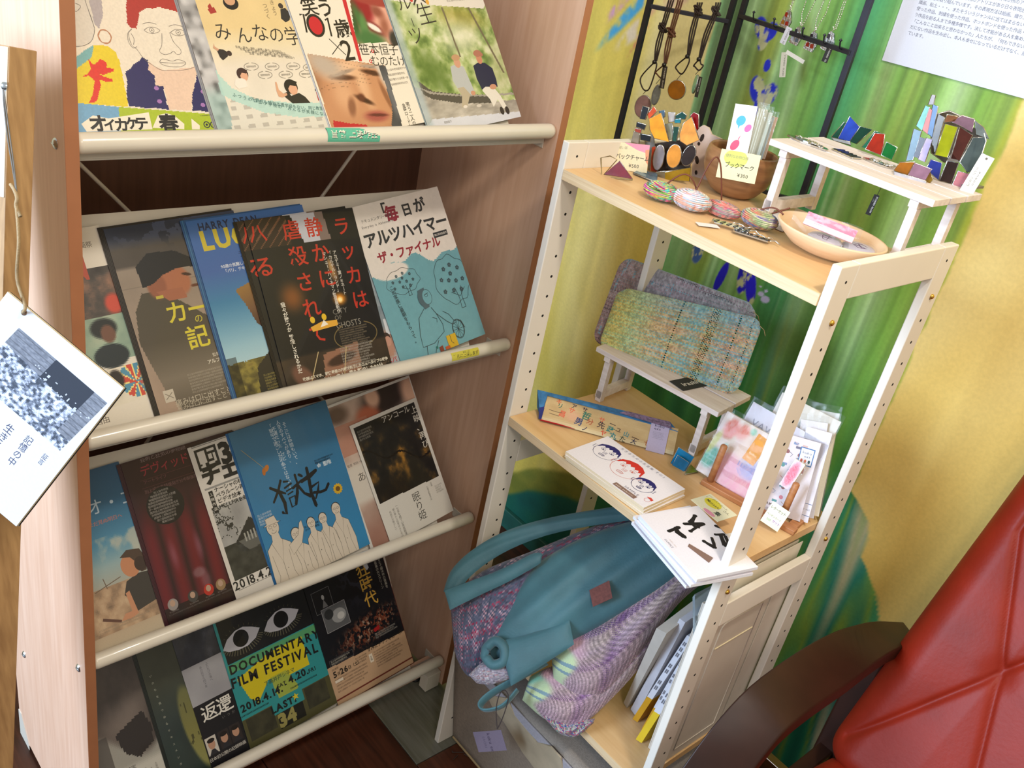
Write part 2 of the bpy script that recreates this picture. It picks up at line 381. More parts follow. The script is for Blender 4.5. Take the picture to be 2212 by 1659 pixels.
for i, z in enumerate(ZR):
    y0, y1 = -RW + RT, -RT; xr = -.014
    t = empty('shelf', Matrix.Translation((xr, 0, z))); t.parent = rack
    # rolled front lip : rounded bar with a flatter underside and end caps
    b = MB(); n = 2; r = .0112
    path = [(0, y0 + .001, 0), (0, y0 + .002, 0), (0, y0 + .006, 0), (0, y1 - .008, 0), (0, y1 - .003, 0), (0, y1 - .001, 0)]
    b.tube(path, [r * .7, r * .92, r, r, r * .92, r * .6], seg=20)
    b.build('front_lip', WM, t)
    b = MB().box(-.0115, -.0075, y0 + .004, y1 - .006, -.020, -.002); b.box(-.03, -.0085, y0 + .004, y1 - .006, -.022, -.019)
    b.build('tray', mat('enamel_shaded', 'b9b6ae', .4, var=.02), t, bevel=.001)  # greyer enamel: the shadow side under the lip is put into the colour
    # sloping back plate with rounded upper corners
    w0, w1 = y0 + .03, y1 - .062; hh = .262; rc = .012
    pts = [(w0, -.02), (w1, -.02)] + [(w1 - rc + rc * math.cos(a), hh - rc + rc * math.sin(a)) for a in (0, .5, 1.0, 1.571)] + [(w0 + rc - rc * math.sin(a), hh - rc + rc * math.cos(a)) for a in (0, .5, 1.0, 1.571)]
    M = frame((-.0305, 0, 0), (0, 1, 0), y=(-math.sin(LEAN), 0, math.cos(LEAN)))
    MB().prism(pts, -.002, -.0008, M).build('back_plate', mat('plate_white', 'cfc9bd', .45, var=.02), t, bevel=.0005)
    # brackets inside the right panel
    MB().box(-.05, -.012, y1 - .002, y1 - .0005, -.03, -.012).build('bracket', WM, t)
# crossed brace rods
for a, c_ in (((-.25, -.69, 1.15), (-.25, -.03, .42)), ((-.255, -.12, 1.19), (-.255, -.68, .42))):
    MB().tube([a, c_], .0028, 8).build('brace_rod', WM, rack)
def screw(y, x, z, par, s=-1):
    b = MB(); b.lathe([(.0001, .003), (.003, .0028), (.0055, .0014), (.0062, 0)], 14, Matrix.Translation((x, y, z)) @ Matrix.Rotation(math.pi / 2, 4, 'X'))
    b.box(-.0032, .0032, -.0035, -.0026, -.0006, .0006, Matrix.Translation((x, y, z)))
    b.build('screw', SCREW, par)
for x, z in ((-.0248, 1.1795), (-.0239, .436), (-.273, .245), (-.0248, .81), (-.0243, .06)): screw(-RW, x, z, pl_)
for y in (-RW - .0012, -RT - .036):
    b = MB(); M = Matrix(((1, 0, 0, 0), (0, 0, -1, 0), (0, 1, 0, 0), (0, 0, 0, 1)))
    if y < -.5: b.prism([(-.331, .0), (-.331, .062), (-.318, .062), (-.285, .012), (-.285, 0)], -y - .0012, -y, M)
    else: b.prism([(-.03, 0.004), (-.03, .045), (-.008, .045), (-.008, .004)], -y - .034, -y, M)
    b.build('foot_bracket', WM, rack, bevel=.0008)
for x in (-.05, -.28):
    for y in (-RT - .03, -RW + .03):
        MB().lathe([(0, 0), (.009, 0), (.009, .004), (.004, .006), (.004, .03), (0, .03)], 14, Matrix.Translation((x, y, 0))).build('levelling_foot', mat('black_rubber', '151515', .6), rack)
MB().box(-.055, -.04, -RW + RT, -RT, .012, .05).build('base_rail', PANEL, rack, bevel=.001)

# ---------------- white ladder rack ----------------
WW, WD, WH, T, P = .45, .288, 1.205, .0123, .039
wr = tag(empty('white_shelf_rack', Matrix.Identity(4)), 'white-painted wooden ladder rack with pale pine shelves holding crafts against the green mural', 'shelf')
WP = mat('white_paint', 'e0dace', .42, var=.015, vscale=12)
HOLE = mat('peg_hole_dark', '0d0a08', .9)
def hole_shape(x, y, z, s):
    pass
def ladder(x0):
    ld = empty('ladder', Matrix.Identity(4)); ld.parent = wr
    def flat(name, y0, y1, z0, z1, rnd=None, mt=WP):
        b = MB().box(x0, x0 + T, y0, y1, z0, z1); return b.build(name, mt, ld, bevel=.0016, seg=3)
    posts = [flat('post', 0, P, 0, WH), flat('post', WD - P, WD, 0, WH)]
    rails = [flat('top_rail', P, WD - P, WH - .043, WH), flat('middle_rail', P, WD - P, .664, .706), flat('bottom_rail', P, WD - P, .08, .12)]
    # peg holes, drilled discs set just proud of the paint
    for k, (y, po) in enumerate(((P * .62, posts[0]), (WD - P * .5, posts[1]))):
        b = MB(); z = .06
        while z < WH - .05:
            for xx, s in ((x0, -1), (x0 + T, 1)):
                b.lathe([(0, .0002), (.0021, .0002), (.0024, 0)], 8, Matrix.Translation((xx, y, z)) @ Matrix.Rotation(s * math.pi / 2, 4, 'Y'))
            z += .0325
        tag(b.build('peg_holes', HOLE, po), kind='stuff')
    for y in (P * .55, WD - P * .5):
        b = MB()
        for xx, s in ((x0, -1), (x0 + T, 1)):
            b.lathe([(0, .0004), (.0016, .0004), (.002, 0)], 8, Matrix.Translation((xx, y, WH - .02)) @ Matrix.Rotation(s * math.pi / 2, 4, 'Y'))
        b.build('bolt_recess', HOLE, rails[0])
    return ld
L0 = ladder(0); L1 = ladder(WW - T)
PINE = wood('pine_shelf', 'd0a874', 'ddba88', (14, 1, 1), 8, .4, line=.4)
PINEE = wood('pine_edge', 'cdb189', 'e2cba4', (20, 1, .4), 12, .5)
SZ = [1.168, .763, .352]
for z in SZ:
    b = MB().box(T + .0005, WW - T - .0005, .0005, WD - .004, z - .015, z)
    o = b.build('shelf_board', PINE, wr, bevel=.0008)
    e = MB().box(T + .001, WW - T - .001, -.0004, .0008, z - .0148, z - .0002).build('edge_strip', PINEE, o)
BR = mat('brass_bolt', 'c9a24a', .3, metal=1)
for z in (1.135, .735, .33):
    for y in (P * .6, WD - P * .5):
        MB().lathe([(0, .0035), (.0022, .0033), (.0036, .0018), (.0036, 0)], 12, Matrix.Translation((WW, y, z)) @ Matrix.Rotation(math.pi / 2, 4, 'Y')).build('brass_bolt', BR, L1)
def smooth(P, k=5):
    out = []
    for i in range(len(P) - 1):
        a, b, c, d = P[max(i-1, 0)], P[i], P[i+1], P[min(i+2, len(P)-1)]
        for j in range(k):
            t = j / k; out.append(.5 * ((2*b) + (c - a) * t + (2*a - 5*b + 4*c - d) * t*t + (3*b - a - 3*c + d) * t**3))
    return out + [P[-1]]

# ---------------- lettering from outlines, and printed sheets ----------------
_glyph = {}
_fc = bpy.data.curves.new('lettering', 'FONT'); _fo = bpy.data.objects.new('lettering', _fc); COL.objects.link(_fo)
_fc.resolution_u = 2; _fc.fill_mode = 'FRONT'
def glyph(ch, bold=0):
    k = (ch, bold)
    if k not in _glyph:
        _fc.body = ch; _fc.offset = bold; _fc.size = 1
        dg = bpy.context.evaluated_depsgraph_get(); dg.update()
        ev = _fo.evaluated_get(dg); me = ev.to_mesh()
        vs = [(v.co.x, v.co.y) for v in me.vertices]; fs = [tuple(p.vertices) for p in me.polygons]
        ev.to_mesh_clear()
        wide = ord(ch) > 0x2e00
        adv = 1.0 if wide else ((max(v[0] for v in vs) + .07) if vs else .3)
        _glyph[k] = (vs, fs, adv, wide)
    return _glyph[k]
_g = glyph('国')[0]; _gx0 = min(v[0] for v in _g); _gx1 = max(v[0] for v in _g); _gy0 = min(v[1] for v in _g); _gy1 = max(v[1] for v in _g)
GS = .92 / (_gy1 - _gy0); GCX = (_gx0 + _gx1) / 2; GCY = (_gy0 + _gy1) / 2
class Print:
    """a flat printed sheet: x right, y down from the top left corner, in millimetres"""
    def __init__(s, w, h, th=.3, paper='f2ede2', base=None, res=(40, 56), back=None, edge=None):
        s.w, s.h = w, h; s.b = MB(); s.z = 0.0; s.th = th; s.ox = s.oy = 0.0
        e = edge or paper
        s.b.box(0, w, 0, h, -th, -.01, col=e)
        if base is not None:
            nx, ny = res
            s.b.grid(lambda u, v: (u * w, h - v * h, 0), nx, ny, colfn=base, smooth=False)
            # flip winding so that the painted side faces up
            k = nx * ny
            for i in range(len(s.b.f) - k, len(s.b.f)): s.b.f[i] = s.b.f[i][::-1]
        else:
            s.b.add([(0, 0, 0), (w, 0, 0), (w, h, 0), (0, h, 0)], [(0, 1, 2, 3)], col=paper)
    def _z(s): s.z += .006; return s.z
    def poly(s, pts, col):
        z = s._z(); pts = [(min(max(x + s.ox, 0), s.w), s.h - min(max(y + s.oy, 0), s.h)) for x, y in pts]
        tri = geometry.tessellate_polygon([[Vector((x, y, 0)) for x, y in pts]])
        fs = []
        for t in tri:
            a, b_, c = [pts[i] for i in t]
            cr = (b_[0]-a[0]) * (c[1]-a[1]) - (b_[1]-a[1]) * (c[0]-a[0])
            if abs(cr) > 1e-12: fs.append(t if cr > 0 else t[::-1])
        s.b.add([(x, y, z) for x, y in pts], fs, col=col); return s
    def rect(s, x0, y0, x1, y1, col): return s.poly([(x0, y0), (x0, y1), (x1, y1), (x1, y0)], col)
    def ell(s, cx, cy, rx, ry, col, rot=0, n=22, a0=0, a1=360):
        c, q = math.cos(math.radians(rot)), math.sin(math.radians(rot)); p = []
        for i in range(n):
            a = math.radians(a0 + (a1 - a0) * i / (n if a1 - a0 == 360 else n - 1)); x, y = rx * math.cos(a), ry * math.sin(a); p.append((cx + x*c - y*q, cy + x*q + y*c))
        return s.poly(p, col)
    def line(s, pts, w, col, closed=False, rough=0, seed=1):
        z = s._z(); rnd = random.Random(seed)
        pts = [Vector((x + s.ox, s.h - y - s.oy)) for x, y in pts]
        if closed: pts.append(pts[0])
        L = []; R = []
        for i, p in enumerate(pts):
            a = pts[max(i-1, 0)]; b = pts[min(i+1, len(pts)-1)]
            if closed and i in (0, len(pts)-1): a, b = pts[-2], pts[1]
            d = b - a; d = d.normalized() if d.length > 0 else Vector((1, 0)); n = Vector((-d.y, d.x)); ww = w * (.5 + rough * (rnd.random() - .5))
            L.append(p + n * ww); R.append(p - n * ww)
        n = len(pts); v = [(min(max(q.x, 0), s.w), min(max(q.y, 0), s.h), z) for q in L + R]
        s.b.add(v, [(i, n + i, n + i + 1, i + 1) for i in range(n - 1)], col=col); return s
    def arc(s, cx, cy, rx, ry, w, col, a0=0, a1=360, rot=0, n=26, rough=0):
        c, q = math.cos(math.radians(rot)), math.sin(math.radians(rot)); p = []
        for i in range(n + 1):
            a = math.radians(a0 + (a1 - a0) * i / n); x, y = rx * math.cos(a), ry * math.sin(a); p.append((cx + x*c - y*q, cy + x*q + y*c))
        return s.line(p, w, col, rough=rough)
    def text(s, t, x, y, size, col, bold=0, rot=0, vert=False, sx=1.0, gap=0.0, jit=0, clip=True):
        """(x,y): left edge and middle of the first character; vertical text runs down"""
        x += s.ox; y += s.oy; z = s._z(); c, q = math.cos(math.radians(rot)), math.sin(math.radians(rot)); adv = 0; rnd = random.Random(len(t))
        for ch in t:
            if ch == ' ': adv += .5; continue
            vs, fs, a, wide = glyph(ch, bold)
            out = []; r2 = math.radians(rnd.uniform(-jit, jit)) ; cj, sj = math.cos(r2), math.sin(r2); oy = rnd.uniform(-jit, jit) * .004
            for gx, gy in vs:
                lx = (gx - GCX) * GS; ly = (gy - GCY) * GS + oy
                lx, ly = lx * cj - ly * sj, lx * sj + ly * cj
                if vert:
                    if ch in 'ー（）()〜': lx, ly = ly, -lx
                    px = (lx + .5) * sx; py = -ly + adv + .5
                else:
                    px = (((lx + .5) if wide else gx * GS) + adv) * sx; py = -ly
                px *= size; py *= size
                X = x + px * c - py * q; Y = y + px * q + py * c
                out.append((X, s.h - Y, z))
            if not clip or all(-.5 <= p[0] <= s.w + .5 and -.5 <= p[1] <= s.h + .5 for p in out):
                s.b.add(out, fs, col=col)
            elif any(0 < p[0] < s.w and 0 < p[1] < s.h for p in out):
                out = [(min(max(p[0], 0), s.w), min(max(p[1], 0), s.h), z) for p in out]; s.b.add(out, fs, col=col)
            adv += (1.0 if vert else (1.0 if wide else a * GS)) + gap
        return s
    def fine(s, x, y, w, n, lh, col, size=None, seed=0, chars='映画上映時間監督製作配給年分公式協力後援文化庁助成特別鑑賞券発売中一般当日'):
        """small print"""
        r = random.Random(seed); size = size or lh * .62
        for i in range(n):
            k = int(w / size * r.uniform(.75, 1.0)); s.text(''.join(r.choice(chars) for _ in range(k)), x, y + i * lh, size, col)
        return s
    def out(s, name, mt, parent=None, M=None, label=None, cat=None, group=None):
        s.b.v = [(a * .001, b_ * .001, c * .001) for a, b_, c in s.b.v]; o = s.b.build(name, mt, parent)
        if M is not None: o.matrix_world = M
        if label: tag(o, label, cat, group)
        return o
GLOSS = vmat('glossy_print', rough=.38, coat=.12, grain=.015, spec=.4)
MATTE = vmat('matte_print', rough=.75, grain=.02, spec=.3)
CARD = vmat('card_print', rough=.6, grain=.03, spec=.3)

def tierM(i, y0, slope, off, low=.006):
    """origin = lower left corner of a flyer standing in tier i; y0 = position along the shelf, off = distance in front of the plate"""
    o = MR @ Vector((-.026 + .010, 0, ZR[i])); R = MR.to_3x3()
    u = R @ Vector((0, 1, 0)); w = R @ Vector((-math.sin(LEAN), 0, math.cos(LEAN))); n = R @ Vector((math.cos(LEAN), 0, math.sin(LEAN)))
    a = math.atan(-slope); up = w * math.cos(a) - u * math.sin(a); ri = u * math.cos(a) + w * math.sin(a)
    o = MR @ Vector((-.026, y0, ZR[i])) - up * low + n * (off * .5 - .0138)
    return Matrix(((ri.x, up.x, n.x, o.x), (ri.y, up.y, n.y, o.y), (ri.z, up.z, n.z, o.z), (0, 0, 0, 1)))
B5 = (182, 257)
def face_line(p, cx, cy, s, col, wd=.6, hair=None, rot=0, look=0):
    """simple drawn face in outline"""
    c, q = math.cos(math.radians(rot)), math.sin(math.radians(rot))
    def T(x, y): return (cx + (x*c - y*q) * s, cy + (x*q + y*c) * s)
    def L(pts, w=wd, cl=False): p.line([T(*a) for a in pts], w, col, closed=cl, rough=.3)
    L([(math.cos(a) * .5, math.sin(a) * .52) for a in np.linspace(0, 6.28, 26)], wd, False)
    for sx in (-1, 1):
        L([(sx*.2 + math.cos(a)*.1, -.08 + math.sin(a)*.055) for a in np.linspace(0, 6.28, 12)], wd * .9)
        p.ell(*T(sx*.2 + look*.03, -.075), .035*s, .04*s, col, n=10)
        L([(sx*.1, -.2), (sx*.32, -.2)], wd * .8)
        L([(sx*.5, -.1), (sx*.6, -.14), (sx*.6, .08), (sx*.5, .1)], wd)
    L([(-.07, .02), (.07, .02), (.08, .14), (-.07, .15)], wd, True); p.ell(*T(-.03, .09), .018*s, .018*s, col, n=8); p.ell(*T(.035, .09), .018*s, .018*s, col, n=8)
    L([(-.13, .26), (.0, .23), (.13, .27), (.1, .34), (-.1, .35)], wd * 1.3, True); L([(-.1, .3), (.1, .3)], wd)
    if hair:
        pts = [(-.5, -.08), (-.46, -.34), (-.3, -.5), (-.05, -.6), (.2, -.57), (.42, -.42), (.5, -.1)]
        pts += [(.44, -.12), (.38, -.28), (.3, -.22), (.24, -.33), (.14, -.24), (.06, -.35), (-.04, -.26), (-.12, -.35), (-.22, -.24), (-.3, -.33), (-.38, -.24), (-.44, -.1)]
        p.poly([T(*a) for a in pts], hair)
# ---------------- flyers ----------------
def flyer(p, name, i, y0, slope, off, label, thick=None, group=None, low=.006, mt=None):
    o = p.out(name, mt or GLOSS, None, tierM(i, y0, slope, off, low), label, 'flyer', group)
    return o
def stack(i, y0, slope, off, n, w, h, col, shift=.0018, step=.0011, name='flyer', label='', low=.006, cols=None):
    """plain edges of the further copies standing behind the front flyer"""
    for k in range(n):
        c = cols[k % len(cols)] if cols else col
        p = Print(w, h, .35, c)
        o = p.out(name, GLOSS, None, tierM(i, y0 - shift * (k + 1), slope, off - step * (k + 1), low))
        tag(o, label, 'flyer', label)
def fleck(U, V, sx, sy, seed, cols, o=4):
    return ramp(fbm(U * sx, V * sy, seed, o), cols)

# ======== top shelf ========
def onsheet(M, h, ox, oy, sc):
    """reading positions measured on the photograph into sheet millimetres"""
    Mi = M.inverted(); n = M.to_3x3() @ Vector((0, 0, 1)); o = M.to_translation()
    def T(X, Y):
        q = Mi @ atp(ox + X / sc, oy + Y / sc, o, n); return (q.x * 1000, h - q.y * 1000)
    return T
def uvp(T, w, h, pts): return [(x / w, y / h) for x, y in (T(*p) for p in pts)]
S_ = 2.989
M1 = tierM(0, -.712, -.06, .004, 0); T = onsheet(M1, 257, 0, 0, S_); Q = lambda pts: [T(*p) for p in pts]
def b1a(U, V):
    P = lambda pts: inpoly(U, V, uvp(T, 182, 257, pts)); st = lambda c: c
    c = np.ones((U.size, 3)) * hx('ded5c6')
    c = mix(c, hx('a8a0a4'), P([(555, -60), (650, -60), (665, 100), (640, 185), (600, 150)])); c = mix(c, hx('cfc8be'), P([(400, -60), (560, -60), (610, 150), (600, 260), (500, 310), (400, 300)]))
    c = mix(c, hx('d9c322'), P([(600, 295), (650, 290), (700, 300), (745, 335), (770, 390), (790, 480), (830, 690), (400, 660), (400, 460), (520, 400)]))
    c = mix(c, hx('74a9ae'), P([(605, 290), (592, 370), (500, 440), (400, 500), (400, 440), (560, 315)]))
    c = mix(c, hx('dcc0ac'), P([(960, 395), (1000, 430), (1060, 455), (1280, 430), (1255, 545), (1235, 715), (1090, 705), (1060, 570), (1005, 550), (1000, 490), (955, 450)]))
    j = (vnoise(U * 26, V * 36, 5) - .5) * .012; N = lambda pts: inpoly(U + j, V + j, uvp(T, 182, 257, pts))
    c = mix(c, hx('26225a'), N([(920, 375), (960, 395), (955, 450), (1000, 490), (1005, 550), (1060, 560), (1060, 600), (1090, 705), (830, 685), (815, 560), (815, 470), (860, 430)]))
    c = mix(c, hx('26225a'), N([(1285, 430), (1330, 450), (1460, 730), (1235, 715), (1255, 545), (1270, 530)]))
    c = mix(c, hx('a8342a'), N([(830, -200), (1300, -200), (1300, 140), (1200, 120), (1170, 90), (1110, 65), (1000, 50), (930, 60), (900, 80), (885, 190), (850, 185), (820, 150), (815, 60)]))
    c = mix(c, hx('d0301f'), N([(575, 385), (600, 420), (655, 385), (680, 400), (685, 430), (735, 440), (735, 465), (690, 470), (640, 480), (725, 510), (730, 530), (650, 520), (640, 590), (610, 665), (580, 665), (600, 600), (610, 520), (570, 485), (535, 500), (530, 485), (565, 475), (590, 450)]))
    c = mix(c, hx('6da0c8'), P([(400, 655), (765, 690), (785, 900), (400, 900)])); c = mix(c, hx('a3b824'), P([(765, 690), (1420, 740), (1500, 900), (785, 900)]))
    return c * (.97 + .05 * vnoise(U * 120, V * 160, 3))[:, None]
p = Print(182, 257, paper='ded5c6', base=b1a, res=(170, 240)); K = '6f6862'
for pts in ([(525, 800), (600, 745), (700, 765), (960, 725), (985, 835), (560, 850)], [(985, 825), (1020, 745), (1075, 730), (1130, 750), (1190, 800), (1190, 835)], [(1235, 765), (1290, 810), (1290, 835), (1240, 835)]): p.poly(Q(pts), 'e8e0d0')
for ch, X, Y, z in (('オ', 635, 800, 19), ('イ', 710, 808, 13), ('カ', 785, 808, 15), ('ケ', 855, 798, 14), ('テ', 915, 800, 15), ('春', 1090, 800, 21)):
    x, y = T(X, Y); p.text(ch, x - z / 2, y, z, '1c1a18', bold=.035, jit=5)
for X in (1335, 1378): x, y = T(X, 805); p.arc(x, y, 3.4, 3.4, 1.2, '26243c'); p.ell(x, y, 1.4, 1.4, '26243c')
for X, Y in ((1010, 570), (1030, 655), (1310, 592), (1310, 678)): x, y = T(X, Y); p.ell(x, y, 3, 2.6, '9c6fae', n=6)
L_ = lambda pts, w=.5, col=K, cl=False: p.line(smooth([Vector((*q, 0)) for q in Q(pts)], 3), w, col, closed=cl) if False else p.line([(v.x, v.y) for v in smooth([Vector((*q, 0)) for q in (Q(pts) + ([Q(pts)[0]] if cl else []))], 4)], w, col, rough=.3)
L_([(850, 185), (830, 220), (850, 290), (885, 320), (930, 380), (1000, 430), (1060, 455), (1200, 450), (1285, 420)]); L_([(850, 190), (825, 215), (830, 270), (860, 310), (885, 300)]); L_([(845, 215), (865, 250), (862, 290)])
for X, Y in ((980, 195), (1150, 210)): L_([(X - 50, Y), (X - 20, Y - 19), (X + 25, Y - 16), (X + 52, Y + 4), (X + 20, Y + 20), (X - 20, Y + 18)], cl=True); x, y = T(X, Y); p.arc(x, y, 2.6, 2.6, .5, K); p.ell(x, y, .8, .8, K, n=8); L_([(X - 60, Y - 40), (X - 20, Y - 50), (X + 30, Y - 38)])
L_([(1045, 215), (1045, 290), (1030, 330), (1060, 352), (1100, 345), (1120, 330), (1140, 350), (1165, 348), (1165, 320), (1120, 270), (1095, 210)]); L_([(1030, 400), (1050, 380), (1110, 395), (1150, 385), (1200, 405), (1170, 430), (1100, 430), (1050, 418)], cl=True); L_([(1035, 402), (1110, 408), (1195, 406)])
L_([(485, 300), (540, 295), (590, 265), (610, 200), (600, 150), (555, 20), (540, -40)], .5, '55504c'); L_([(632, 230), (650, 195), (690, 200), (718, 240), (700, 278), (655, 270)], 1.3, 'b07a58', True); L_([(485, 20), (520, 40), (500, 70), (485, 72)], .5, '77706a')
x, y = T(1290, 748); p.fine(x, y, 20, 1, 2, '444444')
flyer(p, 'flyer', 0, -.712, -.06, .004, 'flyer with a drawn red-haired face in a navy coat on the top shelf, leftmost', low=.0)

M1 = tierM(0, -.5448, -.08, .0075); T = onsheet(M1, 257, 0, 0, S_)
def b1b(U, V):
    P = lambda pts: inpoly(U, V, uvp(T, 182, 257, pts))
    c = ramp(V, [(0, 'd8c08c'), (.48, 'd9c28f'), (.56, 'dccfae'), (.66, 'dcd3c4'), (1, 'd9d4c8')]) * (.97 + .06 * fbm(U * 8, V * 8, 4))[:, None]
    g = ramp(vnoise(U * 24, V * 34, 9), [(0, '4f4d50'), (.3, '8c8c8e'), (.6, 'b4b4b8'), (1, 'c9c9cc')]); g = mix(g, hx('8fb4b0'), sstep(.72, .8, V) * .6); c = np.where((U < .115)[:, None], g, c)
    bd = P([(1490, 650), (1560, 620), (1700, 680), (1900, 700), (2130, 730), (2170, 900), (1500, 900)]); wall = ramp(((np.sin(U * 60 + V * 6) > .1) & (np.sin(V * 150) > .1)).astype(float), [(0, 'd5d2c8'), (1, 'b4b0a8')]); c = np.where((bd > 0)[:, None], wall, c)
    c = mix(c, hx('a9cfc8'), P([(1390, 450), (1430, 500), (1500, 570), (1650, 640), (1900, 665), (2120, 660), (2140, 745), (1950, 760), (1700, 725), (1500, 645), (1430, 610)]) * .85); return c
p = Print(182, 257, paper='d9c79c', base=b1b, res=(110, 160)); PT = lambda pts, col: p.poly([T(*q) for q in pts], col)
def disc(X, Y, rx, ry, col, rot=0): x, y = T(X, Y); p.ell(x, y, rx, ry, col, rot=rot)
disc(1490, 20, 10, 8, '1c1816'); disc(1482, 2, 7, 6, 'c79a78'); PT([(1340, 60), (1380, 45), (1400, 80), (1360, 90)], 'a2332c'); PT([(1340, 40), (1355, 20), (1370, 50), (1350, 60)], 'a2332c'); PT([(1810, 60), (1840, 50), (1875, 90), (1870, 130), (1845, 145), (1815, 120)], '2c2a2a'); disc(1812, 38, 3.4, 3.4, '3a302a')
for ch, X, Y, z in (('み', 1435, 205, 22), ('ん', 1575, 228, 21), ('な', 1680, 212, 22), ('の', 1785, 225, 21), ('学', 1893, 235, 24), ('校', 1990, 250, 23)): x, y = T(X, Y); p.text(ch, x - z / 2, y, z, '2e2a26', bold=-.002)
for t_, X, Y in (('きょう', 1735, 0), ('つづく', 1690, 20)): x, y = T(X, Y); p.text(t_, x, y, 6.5, '6a5c48', vert=True)
for i in range(4): x, y = T(1520 + i * 30, 302 + i * 14); p.text('監督・脚本・撮影・編集・製作・配給協力', x, y, 3.2, '5c564c', rot=8)
for X, Y in ((1622, 430), (1757, 430), (1893, 428), (2000, 436), (1712, 484), (1845, 482), (1975, 478)):
    x, y = T(X, Y); p.arc(x, y, 9.5, 4.4, .8, '8d877c', 100, 260); p.arc(x, y, 9.5, 4.4, .8, '8d877c', -80, 80); p.text('国際映画祭', x - 6.5, y, 2.6, '7d776c')
for X, Y, z, col in ((1565, 478, 1.0, '3c2622'), (1878, 560, 1.25, '1c1614')): disc(X, Y, 7.5 * z, 7.5 * z, col); disc(X + 10 * z, Y + 12 * z, 5 * z, 6 * z, 'd6a486'); PT([(X - 32*z, Y + 5*z), (X - 30*z, Y - 22*z), (X, Y - 36*z), (X + 30*z, Y - 25*z), (X + 24*z, Y - 2*z), (X - 5*z, Y - 8*z), (X - 16*z, Y + 14*z)], col)
PT([(1520, 510), (1560, 505), (1585, 515), (1600, 560), (1540, 575), (1515, 550)], 'e6dcd2'); PT([(1820, 610), (1860, 590), (1880, 620), (1930, 600), (1970, 625), (2005, 665), (1890, 668)], '24221f'); PT([(1800, 625), (1825, 630), (1855, 615), (1850, 600), (1830, 605), (1800, 580), (1785, 530), (1775, 530), (1785, 590)], 'd0a080')
PT([(1395, 315), (1440, 320), (1475, 340), (1470, 365), (1440, 390), (1420, 370)], '2c2624'); disc(1480, 345, 3.2, 3.2, '3a2a24'); PT([(1385, 300), (1415, 320), (1405, 330), (1375, 310), (1380, 280)], 'c89a7c'); PT([(2040, 595), (2070, 590), (2080, 640), (2055, 650)], 'b23a36'); disc(2043, 580, 2.4, 2.4, '2a2020')
for t_, A, B in (('不登校も特別支援学級もない、同じ教室で', (1620, 640), (2110, 700)), ('ふつうの公立小学校の　みんなが笑顔になる', (1500, 612), (2120, 740))):
    a_, b_ = T(*A), T(*B); n_ = len(t_)
    for k, ch in enumerate(t_): f = k / n_; p.text(ch, a_[0] + (b_[0] - a_[0]) * f, a_[1] + (b_[1] - a_[1]) * f + 3 * math.sin(3.1 * f), 5.0, '4b7472', rot=10)
stack(0, -.5448, -.08, .0065, 2, 182, 257, '8f9198', label='copy of the school film flyer tucked behind its neighbour, top shelf')
flyer(p, 'flyer', 0, -.5448, -.08, .0075, 'cream flyer with brushed hiragana title and laughing pupils, second on the top shelf')

